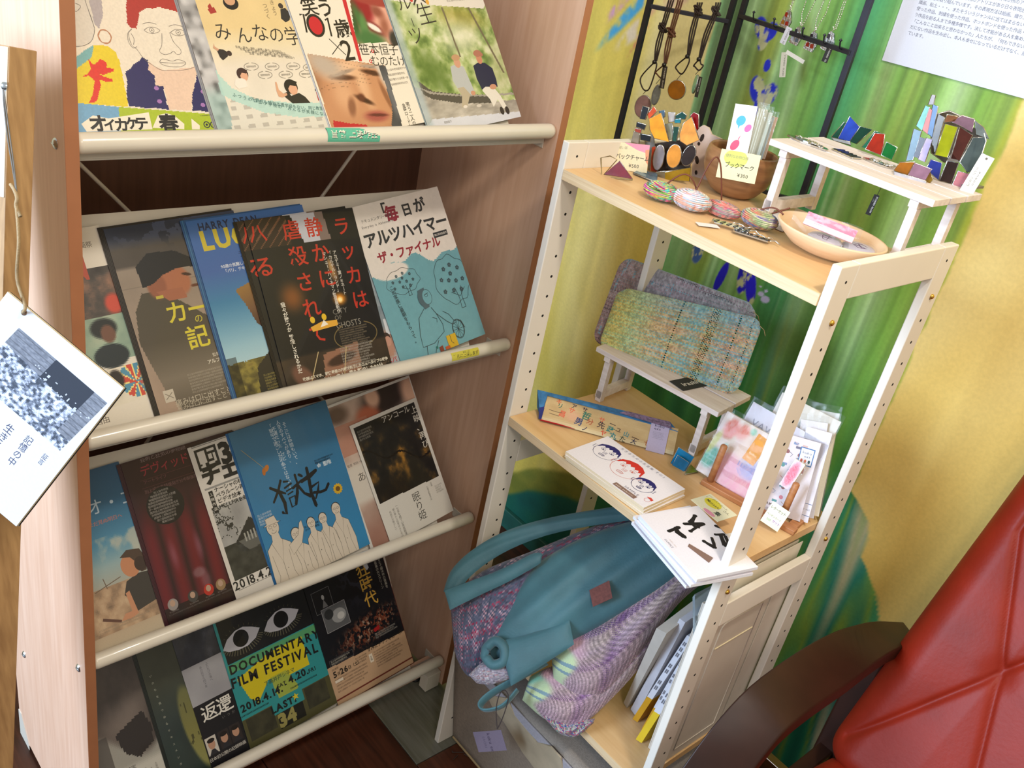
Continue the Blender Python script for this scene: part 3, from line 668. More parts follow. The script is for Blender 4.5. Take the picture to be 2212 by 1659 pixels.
M1 = tierM(0, -.3920, -.14, .0105); T = onsheet(M1, 257, 600, 0, S_)
def b1c(U, V):
    P = lambda pts: inpoly(U, V, uvp(T, 182, 257, pts)); W = lambda X, Y: tuple(a / b_ for a, b_ in zip(T(X, Y), (182, 257)))
    def B(c, X, Y, rx, ry, rot, col, soft=.3, k=1): u, v = W(X, Y); return mix(c, hx(col), blob(U, V, u, v, rx, ry, rot, soft) * k)
    c = np.ones((U.size, 3)) * hx('e2dacb')
    ph = fleck(U, V, 9, 12, 3, [(0, '5d342c'), (.4, 'a86d55'), (.6, 'd9a58c'), (1, 'ead0be')])
    ph = B(ph, 640, 130, .22, .16, 0, 'd8a08c'); ph = B(ph, 520, 50, .12, .09, 10, '8e1220'); ph = B(ph, 640, 15, .2, .022, 8, '9a3a34'); ph = B(ph, 640, 75, .05, .03, 20, '8c4a3c', .6); ph = B(ph, 620, 180, .09, .03, 25, '7a2c2c', .4); ph = B(ph, 622, 178, .06, .016, 25, 'e8e0d6'); ph = B(ph, 690, 170, .035, .05, 20, '9a5c48', .8)
    ph = B(ph, 530, 130, .04, .10, -15, '3f6a36', .7); ph = B(ph, 560, 180, .03, .08, 15, '5a8a4c', .5, .8); ph = B(ph, 500, 170, .03, .07, 5, '2f5428', .5); ph = B(ph, 600, 255, .13, .045, 10, '3d6e3a', .5); ph = B(ph, 760, 260, .05, .05, 0, '2c2c2c', .4)
    c = mix(c, ph, P([(440, -200), (760, -200), (805, 290), (745, 300), (700, 270), (505, 285)]))
    f = fleck(U, V, 5, 7, 13, [(0, '2a1810'), (.35, '5d3d2c'), (.6, 'a87754'), (.9, 'd2a580')])
    f = B(f, 520, 610, .36, .30, -8, 'bd8863', .35); f = B(f, 430, 450, .16, .05, -4, 'dcb492', .6); f = B(f, 560, 560, .05, .12, -14, 'd8ac86', .7); f = B(f, 430, 610, .08, .08, 0, 'd0a07a', .8); f = B(f, 660, 640, .07, .1, 0, 'c08a62', .9)
    for X, Y, rx, ry, ro, col in ((420, 500, .10, .014, 6, '4a2414'), (610, 470, .09, .013, 12, '4a2414'), (420, 470, .10, .010, -6, '9a8474'), (600, 430, .09, .010, 8, 'a89484'), (560, 645, .07, .014, 22, '3c1c10'), (540, 630, .03, .02, 0, '5c2c1c'), (480, 690, .03, .05, 30, '8a5a40'), (640, 750, .10, .028, 4, 'a05048'), (650, 742, .08, .008, 6, '5c2420'), (700, 620, .02, .08, -14, '8c5a3c')): f = B(f, X, Y, rx, ry, ro, col, .5)
    wr = (np.abs(np.sin(V * 150 + np.sin(U * 9) * 4)) < .18) & (vnoise(U * 9, V * 20, 3) > .4); u, v = W(520, 420); f = np.where((wr & (V < v + .10))[:, None], f * .82, f); f = B(f, 300, 420, .13, .06, 20, 'b5a698', .7); f = B(f, 670, 470, .03, .09, -12, 'c8bcb0', .7)
    c = mix(c, f, P([(190, 345), (540, 402), (690, 422), (800, 830), (350, 830)]))
    c = mix(c, ramp(vnoise(U * 18, V * 9, 5), [(0, '2c2e34'), (1, '6c6e74')]), P([(650, 420), (695, 424), (810, 830), (735, 830), (740, 700), (700, 560)])); c = mix(c, hx('b71f2c'), P([(355, 778), (450, 795), (580, 806), (580, 840), (370, 840)])); return c
p = Print(182, 257, paper='e2dacb', base=b1c, res=(130, 190)); PT = lambda pts, col: p.poly([T(*q) for q in pts], col); Kk = '201c1a'
def ch_(ch, X, Y, z, b_=.01, rot=0, col=Kk, sx=1): x, y = T(X, Y); p.text(ch, x - z * sx / 2, y, z, col, bold=b_, rot=rot, sx=sx)
ch_('笑', 205, 45, 24, .012); ch_('う', 305, 50, 25, .02); ch_('歳', 418, 185, 24, .02); ch_('2', 482, 318, 36, .01)
p.line([T(*q) for q in ((140, 95), (165, 92), (188, 210))], 2.6, Kk); x, y = T(245, 165); p.ell(x, y, 13, 15, Kk); p.ell(x, y, 9.6, 11.6, 'bf1d2c'); p.line([T(*q) for q in ((305, 130), (320, 115), (348, 235))], 2.6, Kk)
p.line([T(*q) for q in ((330, 250), (440, 355))], 1.1, Kk); p.line([T(*q) for q in ((415, 265), (352, 352))], 1.1, Kk); PT([(400, -60), (425, -60), (545, 395), (525, 395)], 'c0202e')
for t_, A, z in (('笹本恒子', (525, 320), 16), ('むのたけじ', (600, 395), 14.5)): x, y = T(*A); p.text(t_, x, y, z, Kk, bold=.0, rot=6)
for X, Y in ((612, 330), (600, 395)): x, y = T(X, Y); p.arc(x, y, 1.8, 1.8, 1.2, 'c0202e')
x, y = T(700, 455); p.fine(x, y, 40, 4, 6.5, '6a645c', 3.3)
for t_, X, Y, z in (('笑う二人の生涯', 822, 660, 6.6), ('金曜ロードショー', 798, 670, 5.6)): x, y = T(X, Y); p.text(t_, x, y, z, '2a2624', vert=True, bold=.01)
stack(0, -.3920, -.14, .0095, 1, 182, 257, 'b9c0cc', label='copy of the 101 years flyer behind its neighbour, top shelf')
flyer(p, 'flyer', 0, -.3920, -.14, .0105, 'flyer with big 101 and an aged wrinkled face, third on the top shelf')

M1 = tierM(0, -.2371, -.15, .0135); T = onsheet(M1, 257, 600, 0, S_)
def b1d(U, V):
    P = lambda pts: inpoly(U, V, uvp(T, 182, 257, pts)); W = lambda X, Y: tuple(a / b_ for a, b_ in zip(T(X, Y), (182, 257)))
    def B(c, X, Y, rx, ry, rot, col, soft=.3, k=1): u, v = W(X, Y); return mix(c, hx(col), blob(U, V, u, v, rx, ry, rot, soft) * k)
    tr = fleck(U, V, 15, 20, 21, [(0, '3a5424'), (.3, '6c8644'), (.5, '9cae6c'), (.7, 'c4cba0'), (1, 'e4e3cc')], 5)
    tr = B(tr, 1180, 110, .22, .06, 8, 'a8963c', .8, .6); tr = B(tr, 1180, 240, .18, .08, 0, 'e4e2cc', .9, .7); tr = B(tr, 900, 90, .12, .07, 0, 'dfe0cc', .8, .6); tr = B(tr, 1010, 470, .16, .10, 30, '54702c', .7, .8); tr = B(tr, 1430, 450, .08, .14, 20, 'b4b48c', .7, .6)
    for A, C, w in (((1060, 50), (1180, 370), .012), ((1230, 50), (1460, 470), .014)):
        a_, c_ = W(*A), W(*C); t_ = np.clip((V - a_[1]) / (c_[1] - a_[1]), 0, 1); tr = mix(tr, hx('6c644c'), sstep(w, w * .4, np.abs(U - (a_[0] + (c_[0] - a_[0]) * t_))) * (V > a_[1]) * (V < c_[1]))
    gr = fleck(U, V, 8, 30, 25, [(0, '75716a'), (.5, 'a9a296'), (1, 'd6d0c6')]); c = tr
    c = mix(c, gr, P([(880, 560), (1100, 640), (1350, 660), (1560, 640), (1650, 850), (900, 850)])); c = mix(c, hx('4c4842'), P([(900, 520), (1000, 590), (1200, 610), (1370, 610), (1380, 665), (1180, 668), (1000, 640), (940, 610)])); c = mix(c, hx('9a948a'), P([(900, 560), (1000, 595), (1200, 612), (1370, 610), (1540, 595), (1545, 608), (1370, 622), (1150, 620), (980, 606)]))
    c = mix(c, hx('cfd2dc'), P([(1000, 770), (1560, 720), (1650, 850), (950, 850)]) * .9); c = mix(c, hx('d9d5c9'), P([(700, -200), (1400, -200), (1330, 55), (940, 30), (720, 0)])); c = mix(c, hx('a4b4ba'), sstep(.09, .03, U) * .75); return c
p = Print(182, 257, paper='d9d5c9', base=b1d, res=(130, 190)); PT = lambda pts, col: p.poly([T(*q) for q in pts], col)
def D_(X, Y, rx, ry, col, rot=0): x, y = T(X, Y); p.ell(x, y, rx, ry, col, rot=rot)
PT([(1150, 550), (1210, 560), (1245, 600), (1225, 685), (1190, 695), (1190, 620)], 'b0a48c'); PT([(1115, 430), (1150, 415), (1200, 430), (1240, 520), (1275, 600), (1250, 615), (1200, 560), (1160, 570), (1130, 520)], 'b0b4b4'); D_(1158, 405, 6, 7.5, 'c6957a'); D_(1148, 372, 8, 4.6, 'b8906c'); D_(1262, 600, 4.5, 3.4, 'c08c70'); D_(1212, 688, 4, 2, 'd8d0c4'); D_(1300, 682, 5, 2.2, 'c8c0b4')
PT([(1310, 560), (1360, 560), (1400, 570), (1440, 620), (1480, 690), (1455, 700), (1420, 640), (1395, 690), (1370, 640), (1325, 590)], 'd9d4c8'); PT([(1262, 425), (1290, 405), (1335, 405), (1385, 440), (1410, 510), (1420, 560), (1340, 560), (1320, 580), (1285, 510)], '1c2440'); D_(1300, 380, 5.6, 7.5, 'c08468'); D_(1288, 345, 8, 5, 'a8705c'); D_(1310, 352, 4, 3, 'a8705c'); D_(1390, 560, 7, 3.8, 'c08c70'); D_(1448, 715, 4, 6, '2a2220'); D_(1482, 712, 4, 6, '2a2220')
for ch, X, Y, z in (('ル', 815, 18, 26), ('ー', 858, 115, 14), ('生', 955, 95, 32), ('ツ', 895, 235, 26), ('人', 900, -20, 26)):
    x, y = T(X, Y); p.text(ch, x - z / 2, y, z, '2d2b28', bold=-.008, vert=(ch == 'ー'), rot=-4)
D_(860, -5, 3, 4, 'c23c34'); D_(965, 12, 3, 4, 'd8a23c'); x, y = T(1075, 792); p.text('配給協力', x, y, 3.5, '7a756c'); x, y = T(1090, 5); p.fine(x, y, 70, 1, 6, '8a847a', 4)
stack(0, -.2371, -.15, .0125, 1, 182, 257, '8a9aa0', label='copy of the garden couple flyer behind the front one, top shelf')
flyer(p, 'flyer', 0, -.2371, -.15, .0135, 'green garden flyer with an elderly couple seated, right end of the top shelf')

# ======== second shelf ========
def b2a(U, V):
    c = np.ones((U.size, 3)) * hx('d8d2c6')
    a = (V > .2) & (V < .44); c = np.where(a[:, None], fleck(U, V, 10, 14, 31, [(0, '1d1a1a'), (.5, '4b4440'), (.75, '8c6a58'), (1, 'c0948a')]), c)
    c = mix(c, hx('c14a3a'), blob(U, V, .94, .39, .06, .05, 0, .3)); a = (V > .44) & (V < .67); c = np.where(a[:, None], fleck(U, V, 6, 8, 33, [(0, '5f7a70'), (.5, '93aa98'), (1, 'c8bfa6')]), c)
    c = mix(c, hx('1d2224'), blob(U, V, .82, .50, .09, .05, 0, .2)); c = mix(c, hx('6b4a3c'), blob(U, V, .84, .53, .05, .045, 0, .2)); c = mix(c, hx('1f2a30'), blob(U, V, .82, .64, .12, .06, 0, .1))
    a = (V > .7) & (V < .88); q = fleck(U, V, 7, 9, 35, [(0, 'b9b4a6'), (.6, 'd9d3c4'), (1, 'e6e0d2')]); sw = blob(U, V, .93, .78, .12, .085, 0, .05)
    an = np.arctan2(V - .79, U - .93); q = np.where((sw > .4)[:, None], np.where((np.sin(an * 6) > .3)[:, None], hx('c24a3c'), np.where((np.sin(an * 6) < -.4)[:, None], hx('4f8aa8'), hx('e2d489'))), q)
    q = mix(q, hx('2c2624'), blob(U, V, .80, .76, .05, .05, 0, .2)); q = mix(q, hx('8e8a82'), blob(U, V, 1.04, .79, .07, .1, 10, .4))
    return np.where(a[:, None], q, c)
p = Print(182, 257, paper='d8d2c6', base=b2a, res=(80, 110))
p.text('BERLIN', 98, 34, 34, 'b04a34', bold=.03, sx=.62); p.text('映画祭出品', 120, 12, 8, '5b5048'); p.text('CINEMA', 118, 4, 14, 'b04a34', bold=.02)
flyer(p, 'flyer', 1, -.7990 + .0035, -.066, .003, 'white flyer with orange letters and small photo strips, far left of the second shelf', low=.004) if False else None
# only the strip right of the side panel stands free, so this flyer is the narrow folded kind
p2 = Print(101, 257, paper='d8d2c6', base=lambda U, V: b2a(.445 + U * .555, V), res=(60, 120))
p2.text('LIN', 26, 47, 44, 'b04a34', bold=.035, sx=.6); p2.text('ベルリン映画祭', 30, 22, 8, '5b5048'); p2.text('m', 40, 8, 34, 'b04a34', bold=.03)
p2.text('自由', 24, 240, 9, '5b5048')
flyer(p2, 'flyer', 1, -.7150, -.066, .003, 'white folded flyer with orange letters LIN, far left of the second shelf')
def b2b(U, V):
    U = U + .27
    V = V + .05
    c = ramp(V, [(0, '3a4560'), (.12, '454c60'), (.17, '4c4640'), (.25, '4a4440'), (.27, '8e8276'), (1, '9d8878')])
    c = c * (.93 + .12 * fbm(U * 9, V * 12, 41))[:, None]
    c = mix(c, hx('232733'), blob(U, V, .62, .08, .5, .07, 6, .7) * (fbm(U * 9, V * 14, 5) > .4) * .7)
    c = np.where(((np.abs(np.sin(V * 26)) < .05) & (V > .27) & (V < .7))[:, None], c * .9, c)
    co = inpoly(U, V, [(.40, .395), (.50, .40), (.66, .47), (.90, .62), (1.05, .8), (1.05, 1.1), (.5, 1.1), (.36, .9), (.28, .64), (.32, .48)])
    c = mix(c, ramp(V, [(.4, '494439'), (.65, '4c463c'), (.85, '736a5e'), (1, '5a5248')]), np.clip(co, 0, 1))
    c = mix(c, hx('a2664a'), blob(U, V, .66, .36, .12, .085, 10, .15)); c = mix(c, hx('8c5640'), blob(U, V, .52, .37, .07, .07, 0, .2)); c = mix(c, hx('9a6048'), inpoly(U, V, [(.5, .4), (.7, .40), (.72, .46), (.58, .46)]))
    c = mix(c, hx('17191f'), inpoly(U, V, [(.41, .26), (.52, .20), (.72, .21), (.88, .28), (.92, .325), (.78, .30), (.68, .305), (.58, .325), (.5, .36), (.42, .37)]))
    c = mix(c, hx('5e3626'), blob(U, V, .80, .405, .03, .008, 0, .3)); c = mix(c, hx('3c241c'), blob(U, V, .76, .34, .035, .008, 10, .3))
    return c
p = Print(182, 257, paper='6a6258', base=b2b, res=(150, 210)); p.ox = -46; p.oy = -16
Y_ = 'c9bd3c'
p.rect(86, 112, 96, 116, 'b5a944'); p.text('カー', 92, 138, 30, Y_, bold=.015); p.text('の', 128, 152, 12, Y_); p.text('記', 110, 176, 31, Y_, bold=.015)
p.text('監督', 138, 204, 5, 'cfc8b8'); p.text('アルフォーンス', 128, 212, 6.2, 'd8d2c4', bold=.01); p.fine(96, 222, 60, 7, 4, '9a9284', 2.8); p.ox = 0
p.oy = -8; p.ox = -58; p.rect(70, 226, 84, 242, 'b8b0a2'); p.line([(72, 230), (82, 238)], .8, '6a6258'); p.line([(82, 230), (72, 238)], .8, '6a6258')
p.text('痛みは口に出すこと', 82, 246, 9, 'b8b0a0'); p.text('哀みは口に出すことで', 82, 257 - 4, 8, 'b0a898')
p.line([(66, 0), (66, 2)], .5, '888')  if False else None
stack(1, -.6127, -.06, .0105, 4, 182, 260, '2b2622', shift=.0016, step=.0010, label='dark edge of a copy behind the soldier boy flyer')
flyer(p, 'flyer', 1, -.6127, -.06, .0115, 'brown flyer of a boy in cap and uniform with yellow characters, second shelf')
def b2c(U, V):
    U0 = U
    c = ramp(V, [(0, '3a66a4'), (.28, '3f62a2'), (.45, '3c7aa4'), (.7, '8fb7c8'), (.78, '9fc0cc')])
    hill = .77 - .08 * sstep(.3, .7, U) + .02 * fbm(U * 30, V, 3)
    g = fleck(U, V, 16, 26, 45, [(0, '2a2416'), (.4, '57502a'), (.65, '8a7f3c'), (1, '6a5a34')])
    c = np.where((V > hill)[:, None], g, c); c = np.where(((U < .08) & (V > .75))[:, None], c * .6, c)
    U = U + .11
    man = inpoly(U, V, [(.34, .40), (.62, .34), (.80, .36), (1.0, .50), (1.0, 1.0), (.30, 1.0), (.34, .83), (.55, .72), (.58, .70), (.44, .60), (.40, .5)])
    mm = ramp(V + .25 * U, [(.5, '8c6a3c'), (.62, '6e503a'), (.72, '4a3226'), (.9, '2a2620'), (1.2, '1e1f1a')])
    c = mix(c, mm, man); c = mix(c, hx('b08868'), blob(U, V, .80, .86, .05, .03, 30, .3))
    return c
p = Print(182, 257, paper='3c66a4', base=b2c, res=(110, 155))
p.ox = -13; p.oy = -3; p.text('HARRY DEAN', 28, 13, 14, '1d2a4a', bold=.03, sx=.85); p.text('LUCKY', 26, 32, 34, 'c2b23c', bold=.045, sx=.95); p.text('ラッキー', 74, 58, 10, '1d2a4a'); 
p.text('90歳の気難しい現実主義者', 44, 71, 5.5, 'cfd6e2', bold=.01); p.text('「パリ、テキサス」の名優', 46, 78, 5.5, 'cfd6e2', bold=.01)
p.fine(60, 230, 90, 6, 4, '8c8048', 3)
stack(1, -.5061, -.056, .0175, 3, 182, 259, '28507c', shift=.0022, step=.0010, label='blue edge of a copy behind the LUC flyer', cols=['2c5484', '3a6a94'])
flyer(p, 'flyer', 1, -.5061, -.056, .0185, 'blue sky flyer with yellow letters LUC and a hatted man, second shelf')
def b2d(U, V):
    c = ramp(V, [(0, '16181c'), (.2, '17191d'), (.8, '15161a'), (.82, '3a2f26'), (1, '2c2620')]) * (.8 + .4 * fbm(U * 7, V * 9, 51))[:, None]
    top = V < .17
    rd = np.abs(np.sin((U + V * 1.4) * 40)) < .3; t = np.where(rd[:, None], hx('6a4a38'), hx('2e2420')); c = np.where((top & (U < .36))[:, None], t, c)
    c = mix(c, hx('b9bcc6'), inpoly(U, V, [(.40, 0), (.62, 0), (.62, .17), (.47, .17)])); c = mix(c, hx('7c6c66'), inpoly(U, V, [(.62, 0), (.70, 0), (.72, .17), (.62, .17)]))
    c = mix(c, hx('7a5a3c'), blob(U, V, .66, .36, .035, .07, -10, .5)); c = mix(c, hx('a88a5c'), blob(U, V, .655, .34, .015, .05, -10, .5)); c = mix(c, hx('7a4a26'), blob(U, V, .24, .47, .09, .07, 0, .9))
    c = mix(c, hx('e8962c'), blob(U, V, .66, .53, .05, .03, 0, .8)); c = mix(c, hx('ffe8a8'), blob(U, V, .66, .535, .022, .016, 0, .5))
    c = mix(c, hx('8a6450'), inpoly(U, V, [(.38, .83), (.72, .80), (.70, .98), (.34, 1.0)])); c = mix(c, hx('3c2a22'), blob(U, V, .54, .88, .14, .03, -6, .2)); c = mix(c, hx('6a4a3c'), blob(U, V, .16, .93, .1, .06, 30, .3))
    c = mix(c, hx('6c5a48'), ((V > .965) * (fbm(U * 40, V * 60, 3) > .45)).astype(float) * .6)
    return c
def rakka(front=True):
    p = Print(182, 250, paper='16181c', base=b2d, res=(90, 130))
    Rd = 'b83426'
    for t, x, y, s, g in (('ラッカは', 141, 26, 28, .42), ('静かに', 93, 22, 29, .34), ('虐殺されて', 55, 22, 29, .34), ('る', -2, 68, 30, 0)):
        yy = y
        for ch in t: p.text(ch, x + 0, yy, s, Rd, bold=.012); yy += s * (1.35 if t == 'ラッカは' else 1.33); x += 0 
    p.text('八', 2, 20, 26, Rd, bold=.012)
    p.text('アカデミー賞ノミネート', 128, 60, 6.2, 'd6d2c8', vert=True, bold=.01); p.text('「カルテル・ランド」', 119, 60, 6.2, 'd6d2c8', vert=True, bold=.01); p.text('マシュー・ハイネマン監督最新作', 110, 60, 6.2, 'd6d2c8', vert=True, bold=.01)
    p.text('我々が勝つか 皆殺しされるかだ', 22, 122, 7.2, 'e0dccf', vert=True, bold=.015)
    p.text('CITY', 102, 150, 11, '77746c'); p.text('OF', 103, 159, 9, '77746c'); p.text('GHOSTS', 102, 171, 12, '8d897f', sx=.9)
    p.ell(66, 155, 4, 5, 'd8b22c'); p.ell(86, 154, 4, 5, 'd8b22c'); p.poly([(60, 165), (80, 160), (106, 162), (106, 170), (62, 172)], 'd6a23c'); p.poly([(76, 168), (90, 166), (84, 158)], 'e8e2d4')
    p.arc(132, 190, 38, 20, 1.6, '6e5f3e', 120, 240); p.arc(132, 190, 38, 20, 1.6, '6e5f3e', -60, 60); p.fine(104, 178, 54, 8, 3.4, '7d7260', 2.4)
    p.fine(98, 205, 64, 9, 4, 'a29e94', 3); p.line([(36, 248), (62, 202)], 1.4, 'b8a478'); p.line([(110, 204), (94, 248)], 1.4, 'b8a478')
    p.text('武器はスマホ、戦後最悪の内戦で勃発したニュータイプの戦争', 26, 236, 5.4, 'd8d2c0', bold=.02); p.text('ドキュメンタリー史上、最も緊迫した90分', 20, 244, 7.6, 'e6e0cf', bold=.02)
    return p
flyer(rakka(), 'flyer', 1, -.4370, -.050, .0245, 'black flyer with red characters, the copy half hidden beneath another, second shelf')
stack(1, -.4370, -.050, .0245, 3, 182, 250, '1b1614', shift=.0015, step=.0009, label='dark edge of a copy behind the red-lettered black flyer')
def b2x(U, V):
    c = fleck(U, V, 5, 7, 57, [(0, '4e5a66'), (.5, '8f9aa0'), (1, 'c2c8ca')]); c = mix(c, hx('a8806e'), blob(U, V, .90, .86, .06, .09, 0, .3)); c = mix(c, hx('c8ccd0'), inpoly(U, V, [(.9, .7), (1, .7), (1, .8), (.9, .8)]))
    return c
p = Print(176, 250, paper='8f9aa0', base=b2x, res=(40, 60)); p.ell(156, 205, 8, 9, '3a2c28'); p.ell(158, 210, 6, 8, 'b88a78'); p.text('スパ', 148, 240, 9, 'b02a38', bold=.02)
flyer(p, 'flyer', 1, -.4000, -.03, .0190, 'grey-blue flyer peeking out between the black and the pale blue flyers')
def b2e(U, V):
    w = .40 + .03 * np.sin(U * 9 + 1) + .02 * np.sin(U * 21)
    c = np.where((V < w)[:, None], hx('d9d3cc'), hx('6ba0ac')); c = mix(c, hx('d9d3cc'), blob(U, V, .22, .43, .18, .05, 0, .1))
    return c * (.97 + .05 * fbm(U * 30, V * 40, 3))[:, None]
p = Print(182, 257, paper='6ba0ac', base=b2e, res=(90, 130)); K = '2e3236'
p.text('毎', 62, 24, 25, '8a2438', bold=.04); p.text('「', 46, 16, 22, K, bold=.03); p.text('日', 96, 24, 20, K, bold=.035); p.text('が', 122, 22, 23, K, bold=.035)
p.text('アルツハイマー', 8, 56, 24.5, K, bold=.035); p.text('ザ・ファイナル', 22, 86, 18.5, '8f2a38', bold=.03); p.rect(142, 71, 172, 80, K); p.text('関口祐加監督作', 144, 75.5, 3.8, 'e0dcd4')
p.text('ドキュメンタリー映画', 14, 25, 6, K); p.text('Everyday is Alzheimer\'s', 12, 34, 5.4, K)
def tree(cx, cy, rx, ry, tx, s):
    pts = [(cx + math.cos(a) * rx * (1 + .06 * math.sin(a * 7)), cy + math.sin(a) * ry * (1 + .07 * math.sin(a * 8))) for a in np.linspace(0, 6.2, 42)]
    p.line(pts, .7, K, closed=True)
    for i, (dx, dy) in enumerate(((-.6, -.1), (-.3, -.5), (.1, -.6), (.5, -.4), (-.2, 0), (.2, .1), (.6, .1), (-.6, .4), (-.1, .45), (.35, .5), (.0, -.25))):
        for k in range(5): a = k * 1.256; p.ell(cx + dx * rx + math.cos(a) * 1.8 * s, cy + dy * ry + math.sin(a) * 1.8 * s, 1.3 * s, 1.3 * s, '3d5058', n=7)
    for d in (-1, 1): p.line([(tx + d * 5 * s, cy + ry * .35), (tx + d * 2.4 * s, cy + ry * .8), (tx + d * 3.4 * s, cy + ry * 1.25)], .7, K)
    p.line([(tx - 12 * s, cy + ry * .5), (tx, cy + ry * .75), (tx + 11 * s, cy + ry * .45)], .7, K); p.line([(tx - 3.4 * s, cy + ry * 1.25), (tx + 3.4 * s, cy + ry * 1.25)], .7, K)
tree(54, 130, 33, 20, 60, .9); tree(150, 152, 36, 40, 156, 1.3)
p.ell(82, 166, 12, 15, '3f5560'); p.poly([(70, 168), (74, 152), (88, 150), (88, 182), (78, 184)], '4c626c'); p.ell(89, 166, 9, 12, '6ba0ac'); p.arc(89, 166, 9, 12, .7, K, -90, 100); p.line([(84, 162), (93, 160)], .8, K); p.arc(88, 163, 3, 2.4, .6, K)
p.line([(76, 182), (60, 194), (52, 220), (50, 240), (74, 240), (100, 228), (102, 216), (96, 196), (90, 184)], .8, K); p.line([(92, 210), (94, 204), (86, 200)], .7, K)
p.line([(96, 196), (112, 214), (122, 222), (130, 220)], .8, K); p.line([(58, 240), (54, 262 - 8)], .8, K); p.line([(84, 238), (74, 250), (70, 256)], .8, K)
p.arc(130, 232, 12, 16, .8, K); p.arc(130, 232, 11, 14.6, .5, K)
for k in range(6): a = k * math.pi / 6; p.line([(130 - math.cos(a) * 11, 232 - math.sin(a) * 15), (130 + math.cos(a) * 11, 232 + math.sin(a) * 15)], .45, K)
p.line([(110, 196), (120, 204), (126, 216), (140, 220), (144, 234)], .7, K); p.rect(100, 236, 120, 257, 'caa62a'); p.line([(108, 236), (108, 248), (112, 252)], .9, K)
p.poly([(80, 249), (88, 248), (88, 257), (80, 257)], '7c3c30'); p.rect(92, 252, 102, 257, 'b8562c'); p.rect(74, 246, 78, 250, '1e6a62')
p.text('この家族に最期をもらって。', 24, 132, 7.6, K, vert=True, rot=-8)
flyer(p, 'flyer', 1, -.2300, -.13, .0240, 'pale blue flyer with line-drawn trees and a walking woman, right end of the second shelf')
flyer(rakka(), 'flyer', 1, -.4306, -.03, .0275, 'black flyer with red characters lying in front, whole face visible, second shelf')

# ======== third shelf ========
def b3a(U, V):
    c = ramp(V, [(0, '1c4f74'), (.2, '23597c'), (.42, '4b87a8'), (.55, '8fa8ac'), (.7, 'a8a090'), (.85, '95806c'), (.93, 'b6a48c'), (1, 'c9bda6')])
    c = mix(c, hx('c4bca8'), sstep(.5, .7, fbm(U * 5, V * 7, 61)) * (V > .38) * (V < .7) * .7)
    c = np.where(((V > .66) & (V < .92))[:, None], fleck(U, V, 12, 22, 63, [(0, '6a5848'), (.5, 'a88c70'), (1, 'c4ac8e')]), c)
    return c
p = Print(118, 257, paper='8a8474', base=b3a, res=(60, 120))
p.text('オ・コ', 56, 54, 24, 'a9bccb', bold=.0); p.text('まだ見ぬ明日へ', 52, 77, 7, 'b06a54'); p.ox = 14; p.oy = -24
p.poly([(66, 196), (58, 214), (66, 226), (64, 244), (104, 236), (110, 205), (100, 192), (84, 190)], '3a3632'); p.poly([(60, 212), (66, 210), (70, 246), (58, 250), (44, 248), (52, 240), (62, 240)], 'b98464')
p.ell(77, 176, 13, 17, 'b9805e', rot=-10); p.poly([(66, 160), (78, 152), (96, 156), (102, 172), (98, 190), (90, 190), (88, 176), (80, 164)], '4a3a30'); p.ell(92, 178, 9, 11, '3a2c26')
p.poly([(110, 196), (118, 190), (118, 246), (108, 236)], 'b07a5e'); p.line([(20, 236), (44, 248)], 4, '5a3c30'); p.line([(20, 196), (60, 186)], 1.2, '6a5848'); p.line([(36, 180), (38, 196)], 1.2, '6a5848')
p.fine(10, 250, 80, 2, 4, '8a7c68', 3)
flyer(p, 'flyer', 2, -.7150, -.05, .003, 'blue sky flyer of a girl wearing headphones, left end of the third shelf')
def b3b(U, V):
    cur = np.abs(np.sin(U * 20 + V * .8)) ; c = mix(ramp(cur, [(0, '2a0c12'), (.6, '501420'), (1, '64141e')]), hx('2b0d14'), sstep(.5, .2, V))
    c = mix(c, hx('16100f'), ((U > .64) & (U < .80)).astype(float) * .85 * sstep(.3, .4, V)); c = mix(c, hx('5c463c'), inpoly(U, V, [(.80, .62), (.86, .6), (.98, .86), (.94, .9)]))
    c = mix(c, hx('b0909a'), blob(U, V, .22, .60, .015, .05, 0, .9) + blob(U, V, .38, .56, .012, .06, 0, .9) + blob(U, V, .60, .58, .012, .05, 0, .9)) if False else c
    for x in (.20, .42, .62): c = mix(c, hx('8c5a6a'), blob(U, V, x, .60, .025, .07, 0, 1) * .6)
    c = mix(c, hx('7c5a60'), blob(U, V, .36, .75, .05, .03, 0, .4) * .8); c = mix(c, hx('8a6a70'), blob(U, V, .40, .81, .04, .06, 0, .6) * .5)
    c = np.where((V > .88)[:, None], mix(c, hx('140a0a'), .8), c)
    return c
p = Print(182, 257, paper='2b0d14', base=b3b, res=(90, 120)); p.oy = -14; p.ox = 0
p.text('芸術と狂気の夢物語', 28, 16, 8, '7d6a6c'); p.text('デヴィッド・リンチ', 24, 33, 17, '8a2030', bold=.01, sx=.9); p.text('アートライフ', 24, 50, 6, '6a3a42'); p.line([(20, 46), (180, 46)], .5, '5a2a30'); p.line([(20, 58), (180, 58)], .5, '5a2a30'); p.fine(22, 64, 90, 1, 4, '6a4a4c', 6)
p.ox = -30; p.oy = -34; p.ell(76, 112, 29, 29, '100c0e')
for k in range(11): w = math.sqrt(max(0, 26**2 - (k * 4.6 - 23)**2)); p.text('映画の鬼才が自ら語る驚くべき創作の原点を', 76 - w, 85 + k * 5.4, 4.2, '9a9490') if False else p.fine(76 - w, 89 + k * 4.6, 2 * w, 1, 4, '8f8a86', 3.8, seed=k)
p.ox = -20; p.oy = -16
for x, c_ in ((34, '8a8482'), (66, '3c3a3a'), (92, 'a8281e'), (112, '8a7050'), (140, '9a7858')): p.ell(x, 240, 8, 9, c_); p.ell(x, 238, 4, 5, 'a88c78'); p.fine(x - 8, 250, 16, 1, 3, '7a7270', 2.4)
